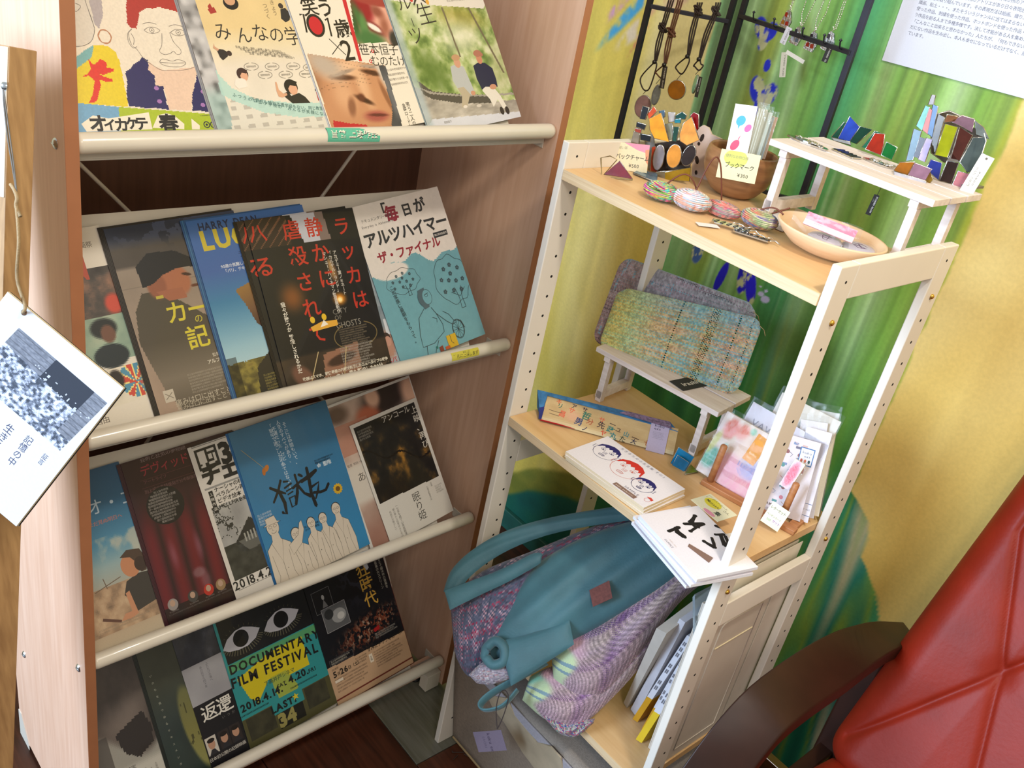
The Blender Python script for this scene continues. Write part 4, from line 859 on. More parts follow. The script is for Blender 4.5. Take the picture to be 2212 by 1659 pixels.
p.fine(24, 254, 140, 1, 3, '5a5250', 2.6)
stack(2, -.5963, -.052, .0095, 4, 182, 258, '3a1620', shift=.0014, step=.0010, label='dark edge of a copy behind the dark red curtain flyer')
flyer(p, 'flyer', 2, -.5963, -.052, .0105, 'dark red curtain flyer with a black disc of small text, third shelf')
def b3c(U, V):
    V = V + .05
    c = np.ones((U.size, 3)) * hx('cac6bf')
    ph = (V > .44) & (V < .915) & (U > .045)
    q = np.where((V < .70)[:, None], fleck(U, V, 7, 9, 71, [(0, '7e7e7e'), (1, 'b2b2ae')]), fleck(U, V, 14, 24, 72, [(0, '22231f'), (1, '4a4b44')]))
    br = np.abs(fbm(U * 10, V * 12, 73, 5) - .5) < .022; q = np.where((br & (V < .66))[:, None], hx('2e2e2c'), q)
    q = mix(q, hx('2a2a29'), inpoly(U, V, [(.18, .70), (.40, .575), (.58, .66), (.6, .72), (.2, .72)])); q = mix(q, hx('5e5e58'), inpoly(U, V, [(.22, .70), (.60, .66), (.60, .76), (.30, .77)]))
    return np.where(ph[:, None], q, c)
p = Print(150, 257, paper='cac6bf', base=b3c, res=(110, 150)); K = '1c1c1e'; p.oy = -3
p.rect(6, 3, 148, 4, '555555'); p.rect(6, 5, 148, 6, '555555'); p.rect(8, 10, 44, 44, K)
for a, b_, c_, d in ((12, 14, 24, 34), (15, 22, 20, 40), (28, 14, 40, 18), (28, 22, 34, 30), (36, 22, 40, 36), (26, 34, 36, 38), (12, 37, 18, 40)): p.rect(a, b_, c_, d, 'cac6bf')
p.text('32', 46, 28, 44, K, bold=.05, sx=.9); p.oy = -19; p.text('チェル', 8, 70, 31, K, bold=.055); p.rect(6, 88, 150, 91, '8a8a88')
for i, t in enumerate(('ナーシャの村', 'ベラルーシ再訪2018', 'ビデオ絵本 ひろし', 'HELLFIRE:劫火')): p.text(t, 20, 95 + i * 9.2, 8.2, K, bold=.02)
p.rect(10, 94, 17, 130, K); p.text('上映作品', 10.7, 97, 5.6, 'd8d4cc', vert=True, gap=.4)
for k in range(6): p.rect(44 + k * 5.6, 176 + k * -.6, 46.5 + k * 5.6, 190, '9a9a92')
p.oy = -14; p.text('2018.4.21', 2, 244, 19, K, bold=.02, sx=.93); p.line([(8, 253), (90, 253)], .6, K)
flyer(p, 'flyer', 2, -.4877, -.08, .0135, 'black and white flyer with a bare tree and house, dated 2018.4.21, third shelf')
def b3e(U, V):
    c = fleck(U, V, 4, 5, 81, [(0, '8c6f62'), (.5, 'ad9486'), (1, 'c9b8aa')]); c = mix(c, hx('c9c2b6'), sstep(.38, .46, V) * sstep(.72, .66, V))
    c = mix(c, hx('241a1c'), blob(U, V, .70, .06, .30, .13, -8, .4)); c = mix(c, hx('a85c44'), blob(U, V, .42, .16, .13, .07, 0, .4)); c = mix(c, hx('c8a088'), blob(U, V, .52, .05, .08, .07, 20, .4))
    c = mix(c, hx('5d4a42'), blob(U, V, .10, .08, .12, .06, 0, .5)); c = mix(c, hx('a8705c'), ((V > .15) & (V < .36) & (U < .4)).astype(float) * .7); c = mix(c, hx('8e6152'), sstep(.72, .95, V) * .7)
    c = mix(c, hx('c39082'), inpoly(U, V, [(.22, .66), (.36, .66), (.36, .71), (.22, .71)])); c = mix(c, hx('d2a890'), blob(U, V, .95, .1, .1, .12, 0, .6))
    e = (U < .03) | (U > .985) | (V < .015); return np.where(e[:, None], hx('c9c6c0'), c)
p = Print(190, 266, paper='c9c6c0', base=b3e, res=(90, 120)); p.text('あなたを', 20, 138, 17, '2c2624', bold=-.005); p.text('監督 常田一郎', 8, 112, 5, '4a4440')
flyer(p, 'flyer', 2, -.2330, -.105, .0125, 'soft pink-brown photo flyer half covered by a dark foliage card, third shelf', low=.004)
def b3d(U, V):
    c = ramp(V, [(0, '2e6688'), (.5, '3374a0'), (1, '3480ae')]); return c * (.97 + .05 * fbm(U * 9, V * 9, 4))[:, None]
p = Print(185, 264, paper='3374a0', base=b3d, res=(30, 40)); K = '14181c'
p.ox = 16; p.oy = -18
for t, x, y in (('そこには仲間もいて、', 78, 30), ('人生のすべてがあり、', 68, 24), ('不運だった、けど、', 58, 32), ('「獄中で過ごした不幸ではない」', 52, 26)): p.text(t, x, y, 7.4, 'c4d4de', vert=True, rot=-2)
p.ox = p.oy = 0
def brush(pts, w):
    pts = [(90 + (x - 104) * .86, 131 + (y - 146) * .86) for x, y in pts]; w *= .9; p.line([(q[0], q[1]) for q in pts], w, K, rough=.35, seed=int(pts[0][0])); p.ell(pts[0][0], pts[0][1], w * .5, w * .55, K); p.ell(pts[-1][0], pts[-1][1], w * .32, w * .4, K)
for pts, w in (([(46, 118), (60, 130), (72, 138)], 5), ([(70, 112), (60, 128), (44, 146)], 5), ([(61, 132), (65, 155), (62, 176), (55, 170)], 5.5), ([(76, 116), (84, 118)], 4), ([(74, 128), (90, 124)], 3.6), ([(76, 135), (88, 133)], 3.2), ([(77, 142), (88, 140)], 3.2),
               ([(77, 150), (77, 168), (88, 166), (89, 149), (77, 150)], 3.6), ([(90, 134), (112, 126)], 4.5), ([(102, 112), (102, 128), (96, 146), (86, 166)], 5), ([(102, 134), (110, 152), (122, 162)], 6), ([(110, 114), (116, 119)], 4.5),
               ([(112, 128), (132, 124), (148, 118)], 7), ([(130, 108), (128, 130), (124, 156), (126, 184)], 6), ([(128, 146), (146, 142), (140, 156), (130, 170)], 4), ([(130, 158), (144, 162), (156, 162), (166, 152)], 5)): brush(pts, w)
p.ox = -13; p.oy = 5
for k in range(12): a = k * .5236; p.ell(170 + math.cos(a) * 6, 146 + math.sin(a) * 6, 3.4, 2.2, 'c8a22c', rot=math.degrees(a), n=10)
p.ell(170, 146, 4.4, 4.4, '6a4a1c'); p.ox = p.oy = 0; p.ell(44, 74, 4, 6, 'b06c2c', rot=40); p.ell(38, 78, 3, 6, 'a86428', rot=10); p.line([(12, 32), (40, 72)], .6, 'a8944a')
p.fine(4, 142, 30, 4, 5, 'b6c8d4', 4.2); p.fine(76, 190, 30, 2, 5, K, 4); p.fine(130, 92, 40, 2, 4, K, 3.4); p.text('金 聖雄', 132, 102, 8, 'c4d4de', bold=.02)
SK = 'c6bcac'; KL = '2f2a28'
def man(x, y, s, hat=0, arm=0):
    T = lambda a: [(x + q[0] * s, y + q[1] * s) for q in a]
    b_ = T([(-16, 26), (-6, 17), (6, 17), (17, 26), (22, 60), (20, 96), (-20, 96), (-22, 60)]); p.poly(b_, SK); p.line(b_, .5, KL, closed=True)
    p.ell(x, y, 8.5 * s, 11 * s, SK); p.arc(x, y, 8.5 * s, 11 * s, .5, KL); p.poly(T([(-5, 9), (5, 9), (6, 18), (-6, 18)]), SK)
    p.line(T([(-8, 19), (0, 46), (8, 19)]), .5, KL); p.line(T([(0, 46), (0, 96)]), .5, KL); p.line(T([(-12, 34), (-10, 62), (-14, 92)]), .4, KL); p.line(T([(12, 34), (11, 62), (15, 92)]), .4, KL)
    for dx in (-3.4, 3.4): p.arc(x + dx * s, y - 1 * s, 2.4 * s, 1.6 * s, .45, KL)
    p.line(T([(-1, 1), (-1.6, 4), (1, 4)]), .4, KL); p.arc(x, y + 5.6 * s, 3.4 * s, 2 * s, .6, KL, 0, 180); p.ell(x + 4 * s, y + 56 * s, .8, .8, KL, n=6)
    if hat: p.poly(T([(-12, -4), (-7, -6), (-7, -13), (6, -14), (8, -6), (13, -4)]), SK); p.line(T([(-12, -4), (-7, -6), (-7, -13), (6, -14), (8, -6), (13, -4)]), .5, KL, closed=True)
    else: p.arc(x, y - 2 * s, 8.6 * s, 9.5 * s, .8, KL, 190, 350)
    if arm: a_ = T([(14, 30), (30, 22), (36, 8), (40, 6), (40, 18), (32, 34), (16, 44)]); p.poly(a_, SK); p.line(a_, .5, KL, closed=True)
man(142, 182, .98); man(113, 188, .88); man(90, 187, .88); man(58, 194, 1.0); man(23, 168, 1.28, hat=1, arm=1)
for x in (36, 52, 96, 108, 120, 142): p.fine(x, 178 + (x % 7), 2, 4, 3.4, K, 3)
stack(2, -.4179, -.083, .0165, 3, 185, 264, '1f5e94', shift=.0012, step=.0009, label='blue edge of a copy behind the bright blue flyer')
flyer(p, 'flyer', 2, -.4179, -.083, .0175, 'bright blue flyer with black brush characters and five outlined men, third shelf')
def b3f(U, V):
    c = np.ones((U.size, 3)) * hx('cbc8c0')
    q = fleck(U, V, 9, 11, 91, [(0, '0f1012'), (.45, '1e1d1c'), (.6, '3c3020'), (.75, '86602a'), (.9, 'ad7c34')], 5); q = mix(q, hx('15181b'), sstep(.35, .1, V) * .8); q = mix(q, hx('1a1614'), sstep(.45, .6, V) * sstep(.75, .4, U) * .8)
    br = np.abs((V - .24 - .25 * U) + .03 * np.sin(U * 14)) < .008; q = np.where(br[:, None], hx('14100e'), q)
    ph = (U > .04) & (V > .03) & (V < .66 + .02 * U) & (U < .965); return np.where(ph[:, None], q, c)
p = Print(151, 226, paper='cbc8c0', base=b3f, res=(100, 140)); K = '33302e'
p.text('アンコール上映', 70, 14, 13, 'd0ccc2', bold=-.006) if False else p.text('アンコール', 66, 14, 13, 'd0ccc2'); p.text('上映、再び', 132, 12, 15, 'd0ccc2', vert=True, gap=.12); p.fine(10, 16, 34, 4, 5, '7a766e', 4)
p.text('眠り姫', 74, 160, 18, K, vert=True, bold=-.004); p.text('一七年を経て山本直樹漫画', 34, 164, 5.4, '5a5652', vert=True); p.text('朝の夢から目覚めると夫は', 26, 168, 4.6, '6a6660', vert=True); p.text('何故だか懐かしい', 18, 170, 4.6, '6a6660', vert=True); p.text('七里圭監督作品', 110, 160, 4, '6a6660', vert=True); p.text('出演', 120, 156, 4.4, '6a6660', vert=True); p.fine(128, 168, 18, 4, 4, '8a867e', 3.4)
flyer(p, 'flyer', 2, -.1928, -.128, .0185, 'small white card with dark autumn foliage photo, right end of the third shelf')

# ======== bottom shelf ========
def b4a(U, V):
    c = fleck(U, V, 5, 6, 101, [(0, '2c2826'), (.5, '4b433f'), (1, '6d625a')]); c = mix(c, hx('8c8078'), blob(U, V, .66, .44, .28, .1, -12, .8) * .6)
    c = mix(c, hx('9c9a92'), sstep(.56, .64, V + .1 * np.sin(U * 6))); c = mix(c, hx('2c2624'), inpoly(U, V, [(.50, .52), (.86, .44), (.92, .55), (.9, .66), (.70, .72), (.56, .66), (.52, .6)])); c = mix(c, hx('c0beb4'), sstep(.72, .78, V)); 
    return mix(c, hx('4a4440'), ((U < .40) & (V > .5)).astype(float) * .7)
p = Print(138, 257, paper='8a867e', base=b4a, res=(50, 90))
p.text('舞踏家', 62, 196, 8, '4a4844'); [p.text('土方巽の身体を追った', 60 + 9 * k, 205 + 4 * (k % 2), 5, '5c5a54', vert=True) for k in range(7)]
flyer(p, 'flyer', 3, -.7150, -.045, .003, 'grey photo flyer of a bowed dark head, left end of the bottom shelf')
def b4b(U, V):
    c = ramp(V, [(0, '34362a'), (.3, '3c4034'), (.6, '2e3c3a'), (1, '26342f')]) * (.9 + .2 * fbm(U * 8, V * 8, 111))[:, None]
    c = mix(c, ramp(V, [(.35, '6a6c44'), (.7, '7c7a44'), (1, '8a8a52')]), blob(U, V, .34 + .0, .68, .115, .30, -8, .12)); c = mix(c, hx('3c3c24'), blob(U, V, .34, .7, .11, .28, -8, .2) * (vnoise(U * 60, V * 22, 7) > .86) * .8); return c
p = Print(182, 257, paper='2e3c3a', base=b4b, res=(90, 120))
for k, ch in enumerate('いのちを見つめるドキュメンタリー'): p.text(ch, 10 + k * .5, 60 + k * 12.5, 4.6, 'a8aa9a', rot=-8)
stack(3, -.5804, -.045, .0085, 3, 182, 257, '18201c', shift=.0018, step=.0010, label='dark edge of a copy behind the green oval flyer')
flyer(p, 'flyer', 3, -.5804, -.045, .0095, 'dark green flyer with a long glowing yellow-green oval, bottom shelf')
def b4c(U, V):
    c = fleck(U, V, 8, 9, 121, [(0, '1a1c24'), (.6, '31343e'), (1, '565862')]); m_ = (V > .28) & (V < .55); c = np.where(m_[:, None], fleck(U, V, 3, 4, 122, [(0, '8c8c92'), (1, 'a8a8ac')]), c); return np.where((V >= .55)[:, None], hx('15151a'), c)
p = Print(150, 257, paper='15151a', base=b4c, res=(60, 90))
p.ox = -20; p.oy = -6; p.text('返還', 30, 166, 29, 'dcd9d0', bold=.012, rot=0); p.text('あの日から四十年', 50, 84, 5, '5c5c62', vert=True); p.text('ふたたびの海へ', 62, 82, 5, '5c5c62', vert=True); p.text('いつか', 62, 186, 6, '6c6a68', gap=.6)
for k, (x, c_) in enumerate(((22, 'c2bcb2'), (46, '3a2c2a'), (68, '4a3a36'))): p.rect(x, 206, x + 20, 238, c_ if k == 0 else '2a2424'); p.ell(x + 10, 220, 6.5, 9, 'b08870'); p.ell(x + 10, 213, 7, 4, '1c1614'); p.poly([(x + 2, 238), (x + 7, 229), (x + 13, 229), (x + 18, 238)], '26262c')
p.text('日本初公開の記録映画 上映', 20, 246, 7, 'cfccc4')
flyer(p, 'flyer', 3, -.5150, -.062, .0120, 'black flyer with two white characters above three small portraits, bottom shelf')
def b4d(U, V):
    U0, V = U, V + .03; U = U + .03
    c = np.where((V < .40)[:, None], hx('121418'), hx('2c8a8c')); c = mix(c, hx('2c8a8c'), (U < .055).astype(float)); c = mix(c, hx('5b9a5c'), ((V > .40) & (V < .46)).astype(float) * (U > .05) * .8)
    yl_ = inpoly(U, V, [(.10, .52), (.50, .44), (.86, .44), (.86, .66), (.78, .665), (.60, .66), (.58, .64), (.40, .62), (.24, .74), (.17, .68)]); c = mix(c, hx('c9b91c'), yl_); c = mix(c, hx('a2a83c'), inpoly(U, V, [(.42, .62), (.60, .62), (.68, .76), (.62, .86), (.46, .84)]) * .9)
    lo = V > .80 + .0 * U; c = np.where(lo[:, None], hx('4c4a2c'), c)
    for x0, x1 in ((.07, .36), (.72, .98)): c = mix(c, fleck(U, V, 12, 14, 131, [(0, '23231a'), (1, '4a4833')]), ((U > x0) & (U < x1) & (V > .81) & (V < .97)).astype(float))
    c = mix(c, hx('181812'), ((U > .38) & (U < .68) & (V > .88) & (V < 1.0)).astype(float)); c = np.where(((U > .36) & (U < .70) & (V > .78) & (V <= .88))[:, None], hx('2c8a8c'), c); return c
p = Print(184, 257, paper='2c8a8c', base=b4d, res=(110, 150)); K = '15181a'
p.ox = -14; p.oy = -6
for cx, cy in ((56, 66), (138, 66)):
    for k in range(19):
        a = math.radians(15 + k * 8); x0, y0 = cx + 34 * math.cos(a), cy + 17 * math.sin(a); p.line([(x0, y0), (x0 + 9 * math.cos(a), y0 + 11 * math.sin(a))], 1.5, '5d5a48')
        a = -a; x0, y0 = cx + 33 * math.cos(a), cy + 22 * math.sin(a)
        if k % 2: p.line([(x0, y0), (x0 + 3 * math.cos(a), y0 + 4 * math.sin(a))], 1.0, '45432f')
    p.poly([(cx - 38, cy + 6), (cx - 26, cy - 9), (cx - 8, cy - 18), (cx + 8, cy - 19), (cx + 24, cy - 12), (cx + 38, cy - 4), (cx + 26, cy + 10), (cx + 8, cy + 17), (cx - 10, cy + 17), (cx - 28, cy + 13)], 'bcbcc4'); p.ell(cx - 1, cy - 1, 15, 15.5, '0c0d10')
p.text('DOCUMENTARY', 18, 110, 22, K, bold=.03, sx=.92, gap=.045, rot=3.5); p.text('FILM FESTIVAL', 14, 134, 24, K, bold=.03, sx=.90, gap=.05, rot=3.5)
p.text('2018.4.14.', 18, 184, 18, K, bold=.035); p.text('SAT', 94, 178, 9, K, bold=.02); p.text('-', 108, 180, 14, K, bold=.03); p.text('4.20.', 118, 177, 18, K, bold=.035); p.text('FRI', 160, 180, 10, K, bold=.02); p.text('下高井戸シネマ', 72, 163, 9, '3c5c3c', bold=.01); p.text('LAST!', 70, 214, 17, K, bold=.045); p.text('34', 78, 239, 32, '8f884e', bold=.06)
p.poly([(122, 204), (124, 209), (129, 209), (125, 212), (127, 217), (122, 214), (117, 217), (119, 212), (115, 209), (120, 209)], 'd0be2c')
for k in range(24): p.line([(14 + k * 2.4, 196), (14 + k * 2.4, 199)], 1.1, K); p.line([(118 + k * 2.4, 192), (118 + k * 2.4, 195)], 1.1, K)
flyer(p, 'flyer', 3, -.4421, -.055, .0150, 'turquoise and yellow film festival flyer with two staring eyes, bottom shelf')
def b4e(U, V):
    c = np.where((V < .70 + .03 * U)[:, None], hx('0f1118'), hx('b89878')); c = mix(c, hx('2a2c38'), blob(U, V, .62, .12, .2, .2, -30, .9) * (np.abs(fbm(U * 8, V * 8, 7) - .5) < .05) * .9)
    cr = blob(U, V, .60, .57, .38, .10, -6, .5) * (fbm(U * 50, V * 50, 141) > .5); c = mix(c, ramp(vnoise(U * 70, V * 80, 3), [(0, '4a1c14'), (.5, '6e3a28'), (.85, '8a7260'), (1, 'c8b8a8')]), cr); return c
p = Print(185, 257, paper='b89878', base=b4e, res=(120, 150)); G_ = 'b8903c'
p.ox = 12; p.text('狂時代', 106, 18, 30, G_, vert=True, bold=.01, gap=.02); p.text('世紀をまたぐ超大作の音楽を', 160, 6, 6.4, 'b0ac9e', vert=True); p.text('映画と音楽の大スクリーン', 150, 10, 6.4, 'b0ac9e', vert=True)
p.ox = 0; p.oy = -28; p.rect(12, 60, 52, 104, '77777a'); p.rect(12.6, 60.6, 51.4, 103.4, '14151a'); p.ell(34, 76, 3, 5, '9a9a9a'); p.poly([(28, 96), (34, 80), (40, 96)], '6a6a6c')
p.rect(22, 98, 76, 146, 'a0a0a2'); p.rect(22.7, 98.7, 75.3, 145.3, '55575a'); p.ell(56, 122, 16, 14, '8d8f90'); p.ell(36, 112, 10, 10, '2a2c2e'); p.ell(60, 124, 8, 7, 'b4b4b2'); p.poly([(138, 40), (142, 34), (145, 42), (148, 62), (142, 66), (138, 56)], 'a9adb4')
p.oy = 0; p.rect(8, 168, 62, 180, '5a5a5e'); p.rect(8.6, 168.6, 61.4, 179.4, '0f1118'); p.fine(11, 171.5, 48, 2, 5, 'a8a498', 4); p.poly([(118, 153), (134, 150), (132, 158), (120, 160)], '9a1c20'); p.fine(118, 164, 56, 3, 4, '8d8a84', 3.4)
K = '2b241e'; p.oy = -10; p.text('5', 8, 207, 15, K, bold=.04); p.text('月', 17, 209, 7, K, bold=.02); p.text('26', 24, 207, 15, K, bold=.04); p.text('日（土）', 42, 208, 7.5, K, bold=.02); p.text('2018年', 8, 197, 5, K); p.text('すみだトリフォニーホール', 92, 196, 8.6, K, bold=.015)
p.fine(62, 200, 28, 3, 5, '5a4a3c', 3.8); p.fine(8, 218, 80, 5, 6, '6a5644', 3.6); p.fine(104, 206, 70, 7, 5, '6a5644', 3.4); p.rect(92, 205, 100, 222, 'd8ccb8'); p.text('主催', 93.5, 209, 5, K, vert=True); p.rect(8, 219, 26, 224, 'd8ccb8')
for k in range(1): p.poly([(0, 254), (185, 254), (185, 257), (0, 257)], '6a2c22')
p0 = Print(185, 257, 1.2, '5a201a'); tag(p0.out('flyer', GLOSS, None, tierM(3, -.2555, -.068, .0125)), 'red-brown leaflet edge under the concert flyer at the right of the bottom shelf', 'flyer')
flyer(p, 'flyer', 3, -.2572, -.068, .0150, 'black concert flyer with gold characters and tan lower band, right end of bottom shelf', low=.004)

# labels taped on the lips
def lip_tag(i, px0, px1, w, h, draw, label, rise, rot):
    z = ZR[i]; R = MR.to_3x3(); a = math.radians(28)
    c = MR.inverted() @ atp((px0[0]+px1[0]) / 2, (px0[1]+px1[1]) / 2, MR @ Vector((-.0025, 0, z)), R @ Vector((1, 0, 0)))
    b = MB(); p = Print(w, h, .15, paper='ffffff', base=lambda U, V: np.ones((U.size, 3)), res=(2, 14)); draw(p)
    # bend the sheet round the rolled lip
    r = .0114 * 1000
    for k, (x, y, zz) in enumerate(p.b.v):
        t = (y - h / 2) / r; p.b.v[k] = ((x - w / 2), math.sin(t) * (r + zz + .1), math.cos(t) * (r + zz + .1))
    o = p.out('shelf_label', CARD, None); 
    nx = Vector((math.cos(a), 0, math.sin(a)))
    u = Vector((0, math.cos(math.radians(rot)), math.sin(math.radians(rot)))); M = MR @ frame(Vector((-.014, c.y, z)), u, z=nx)
    o.matrix_world = M; tag(o, label, 'label'); return o
def d1(p):
    p.b.c = [lin('5fb59a')] * len(p.b.c)
    
    for i, (ch, x) in enumerate(zip('当館上映作品', (5, 17, 31, 42, 53, 64))): p.text(ch, x + .5, 9.6 + .4, 10, '3f4e4c', bold=.03); p.text(ch, x, 9, 10, 'e8e4d4', bold=.03)
lip_tag(0, (693, 300), (840, 295), 78, 19, d1, 'turquoise paper strip with white handwritten characters taped to the top shelf lip', 0, -1.5)
def d2(p):
    p.b.c = [lin('c8c04c')] * len(p.b.c); p.text('7', 3, 8, 11, '2c2c28', bold=.02); p.text('月に上映します', 10, 8, 6.6, '2c2c28', bold=.01); p.text('↑', 52, 7, 8, 'b0492c'); p.text('春頃 一部', 24, 3.2, 3.2, '4a4a3c')
lip_tag(1, (970, 778), (1045, 752), 58, 14, d2, 'yellow handwritten strip taped near the right end of the second shelf lip', 0, 0)
# ---------------- helpers for small things ----------------
def lst(*a): return [tuple(x) for x in a]
def mm(v): return v * .001
def pplane(pxs, p0, n):
    """pixels -> points on a real plane; returns frame at their centre and 2D outline"""
    n = Vector(n).normalized(); P = [atp(x, y, p0, n) for x, y in pxs]
    c = sum(P, Vector()) / len(P); x = Vector((0, 0, 1)).cross(n)
    if x.length < .1: x = Vector((1, 0, 0))
    M = frame(c, x, z=n); Mi = M.inverted(); return M, [((Mi @ q).x, (Mi @ q).y) for q in P]
def area2(pts): return sum(pts[i][0] * pts[(i+1) % len(pts)][1] - pts[(i+1) % len(pts)][0] * pts[i][1] for i in range(len(pts)))
CAME = mat('lead_came', 'b9b7b0', .28, metal=1, var=.25, vscale=160, bump=.5, bscale=300)
BRASSC = mat('tarnished_wire', '8d7a52', .35, metal=1, var=.2)
def glassm(col, clear=.25):
    return mat('stained_glass_' + col, col, .2, trans=clear, ior=1.45, coat=.0, var=.15, vscale=60, spec=.4)
def glass_piece(pts, M, col, th=.003, r=.0011, parent=None, name='glass_pane', clear=.25, came=True):
    if area2(pts) < 0: pts = pts[::-1]
    o = MB().prism(pts, -th / 2, th / 2, M).build(name, glassm(col, clear), parent)
    if came: MB().tube([M @ Vector((x, y, 0)) for x, y in pts], r, 6, closed=True).build('solder_rim', CAME, o if parent is not None else o)
    return o
def board(parent, name, mt, M, x0, x1, y0, y1, z0, z1, bev=.0008):
    return MB().box(x0, x1, y0, y1, z0, z1, M).build(name, mt, parent, bevel=bev)
WASH = wood('whitewashed_wood', 'cdbfb6', 'e6dcd6', (10, 1, 1), 9, .6, line=.5)
WASHE = wood('raw_wood_end', 'c9a983', 'dcc3a2', (1, 1, 1), 20, .6)
def bench(M, L, D, H, label, nslat=3):
    """little slatted display bench; origin front-left at shelf level"""
    t = tag(empty('display_bench', M), label, 'stand'); sw = (D - .004 * (nslat - 1)) / nslat
    for k in range(nslat):
        y = k * (sw + .004); o = MB().box(0, L, y, y + sw, H - .0085, H).build('slat', WASH, t, bevel=.0006)
    for x in (.018, L - .030):
        MB().box(x, x + .012, .002, D - .002, H - .018, H - .009).build('cleat', WASH, t, bevel=.0005)
        MB().box(x - .001, x + .011, .006, D - .006, .006, .02).build('stretcher', WASH, t, bevel=.0005)
        for y in (.006, D - .018):
            MB().box(x + .0005, x + .0115 , y, y + .012, 0, H - .0185).build('leg', WASH, t, bevel=.0005)
    return t
b1M = frame((.200, .183, SZ[0] + .0003), (1, .01, 0), z=(0, 0, 1))
bench1 = bench(b1M, .240, .135, .098, 'whitewashed slatted display bench on the top shelf holding stained glass')
b2M = frame((.012, .170, SZ[1] + .0003), (1, .13, 0), z=(0, 0, 1))
bench2 = bench(b2M, .240, .104, .095, 'whitewashed display bench on the middle shelf carrying two woven pouches', 2)

# ---------------- woven pouches ----------------
def pouch(label, corners, p0, n, th, colfn, nu, nv, zipc, bulge=.4, bend=0):
    P = [atp(x, y, p0, n) for x, y in corners]   # bl, br, tr, tl
    ux = (P[1] - P[0]); W_ = ux.length; up = ((P[3] - P[0]) + (P[2] - P[1])) / 2; H_ = up.length
    M = frame(P[0], ux, y=up); nn = M.to_3x3() @ Vector((0, 0, 1))
    t = tag(empty('pouch', M), label, 'pouch'); rc = .022
    Mi = M.inverted(); q = [Mi @ x for x in P]
    def edge(u, v):
        # bilinear outline with rounded corners
        a = q[0].lerp(q[1], u); b_ = q[3].lerp(q[2], u); p = a.lerp(b_, v)
        du = min(u, 1 - u) * W_; dv = min(v, 1 - v) * H_
        if du < rc and dv < rc:
            cx = (rc if u < .5 else W_ - rc); cy = (rc if v < .5 else H_ - rc); dx = (rc - du); dy = (rc - dv); m_ = max(dx, dy); L = math.hypot(dx, dy)
            if L > 0: k = m_ / L; p = Vector((p.x + (dx - dx * k) * (1 if u < .5 else -1), p.y + (dy - dy * k) * (1 if v < .5 else -1), 0))
        return p
    def prof(u, v):
        s = (math.sin(math.pi * min(max(u, 0), 1)) ** bulge) * (math.sin(math.pi * min(max(v, 0), 1)) ** bulge)
        return s
    def f(u, v):
        p = edge(u, v); w = th * prof(u, v); w += .0005 * (math.sin(u * nu * math.pi) * math.sin(v * nv * math.pi)) * min(1, w * 200)
        w += .003 * math.sin(u * 5 + 1) * math.sin(v * 3.1) * prof(u, v); return (p.x, p.y, w + bend * math.sin(u * 3.1))
    def g(u, v):
        p = edge(u, v); return (p.x, p.y, -th * .6 * prof(u, v) + bend * math.sin(u * 3.1))
    MB().grid(f, nu, nv, colfn=colfn).build('woven_front', WOVEN, t)
    bk = MB().grid(g, 40, 24, colfn=colfn); bk.f = [x[::-1] for x in bk.f]; bk.build('woven_back', WOVEN, t)
    MB().tube([edge(k / 24, 1) + Vector((0, -.001, bend * math.sin(k / 24 * 3.1))) for k in range(25)], .0016, 6, flat=.6).build('zip', mat('zip_tape', zipc, .7), t)
    MB().tube([edge(1, 1) + Vector((0, -.004, 0)), edge(1, 1) + Vector((.012, -.010, .003)), edge(1, 1) + Vector((.016, -.018, .002))], .0008, 6).build('zip_pull', BRASSC, t)
    return t
WOVEN = vmat('woven_yarn', rough=.95, grain=.07, gscale=900, bump=.6, bscale=700, sheen=.2, spec=.1)
def weave(U, V, nu, nv, warp, weft, seed):
    i = np.floor(U * nu).astype(int); j = np.floor(V * nv).astype(int); over = ((i + j) % 2 == 0)
    a = warp(U, V); b_ = weft(U, V); c = np.where(over[:, None], a, b_)
    n = vnoise(U * nu, V * nv * .7, seed)[:, None]; return c * (.80 + .34 * n)
def c_front(U, V):
    def warp(U, V):
        base = ramp(U + .02 * vnoise(U * 60, V * 0, 3), [(0, 'b4c07c'), (.08, 'c4bc6c'), (.2, 'a4bc92'), (.35, 'b8a88c'), (.5, 'b0a488'), (.62, '8aa8a0'), (.7, 'b89a72'), (.78, '8c9c98'), (.86, 'a88a82'), (1, '9aa096')])
        base = mix(base, hx('1f3634'), ((np.abs(U - .475) < .006) | (np.abs(U - .86) < .007)).astype(float) * (vnoise(U * 200, V * 60, 8) > .3))
        base = mix(base, hx('33322a'), (np.abs(U - .70) < .028) * (vnoise(U * 220, V * 90, 9) > .45) * .85)
        base = mix(base, hx('2e3436'), (np.abs(U - .95) < .005) * (vnoise(U * 200, V * 60, 4) > .4) * .9)
        return base
    def weft(U, V):
        r = vnoise(U * 5, V * 70, 12); c = ramp(r, [(0, '6fa6b8'), (.3, '78b0a8'), (.45, 'a9b070'), (.6, 'cc9a5c'), (.8, 'd4a070'), (1, '84b8b4')])
        c = mix(c, hx('5fa8c4'), sstep(.72, .95, V) * .55); c = mix(c, hx('c8bc58'), blob(U, V, .12, .5, .2, .6, 0, .9) * .5); return c
    return weave(U, V, 96, 62, warp, weft, 5)
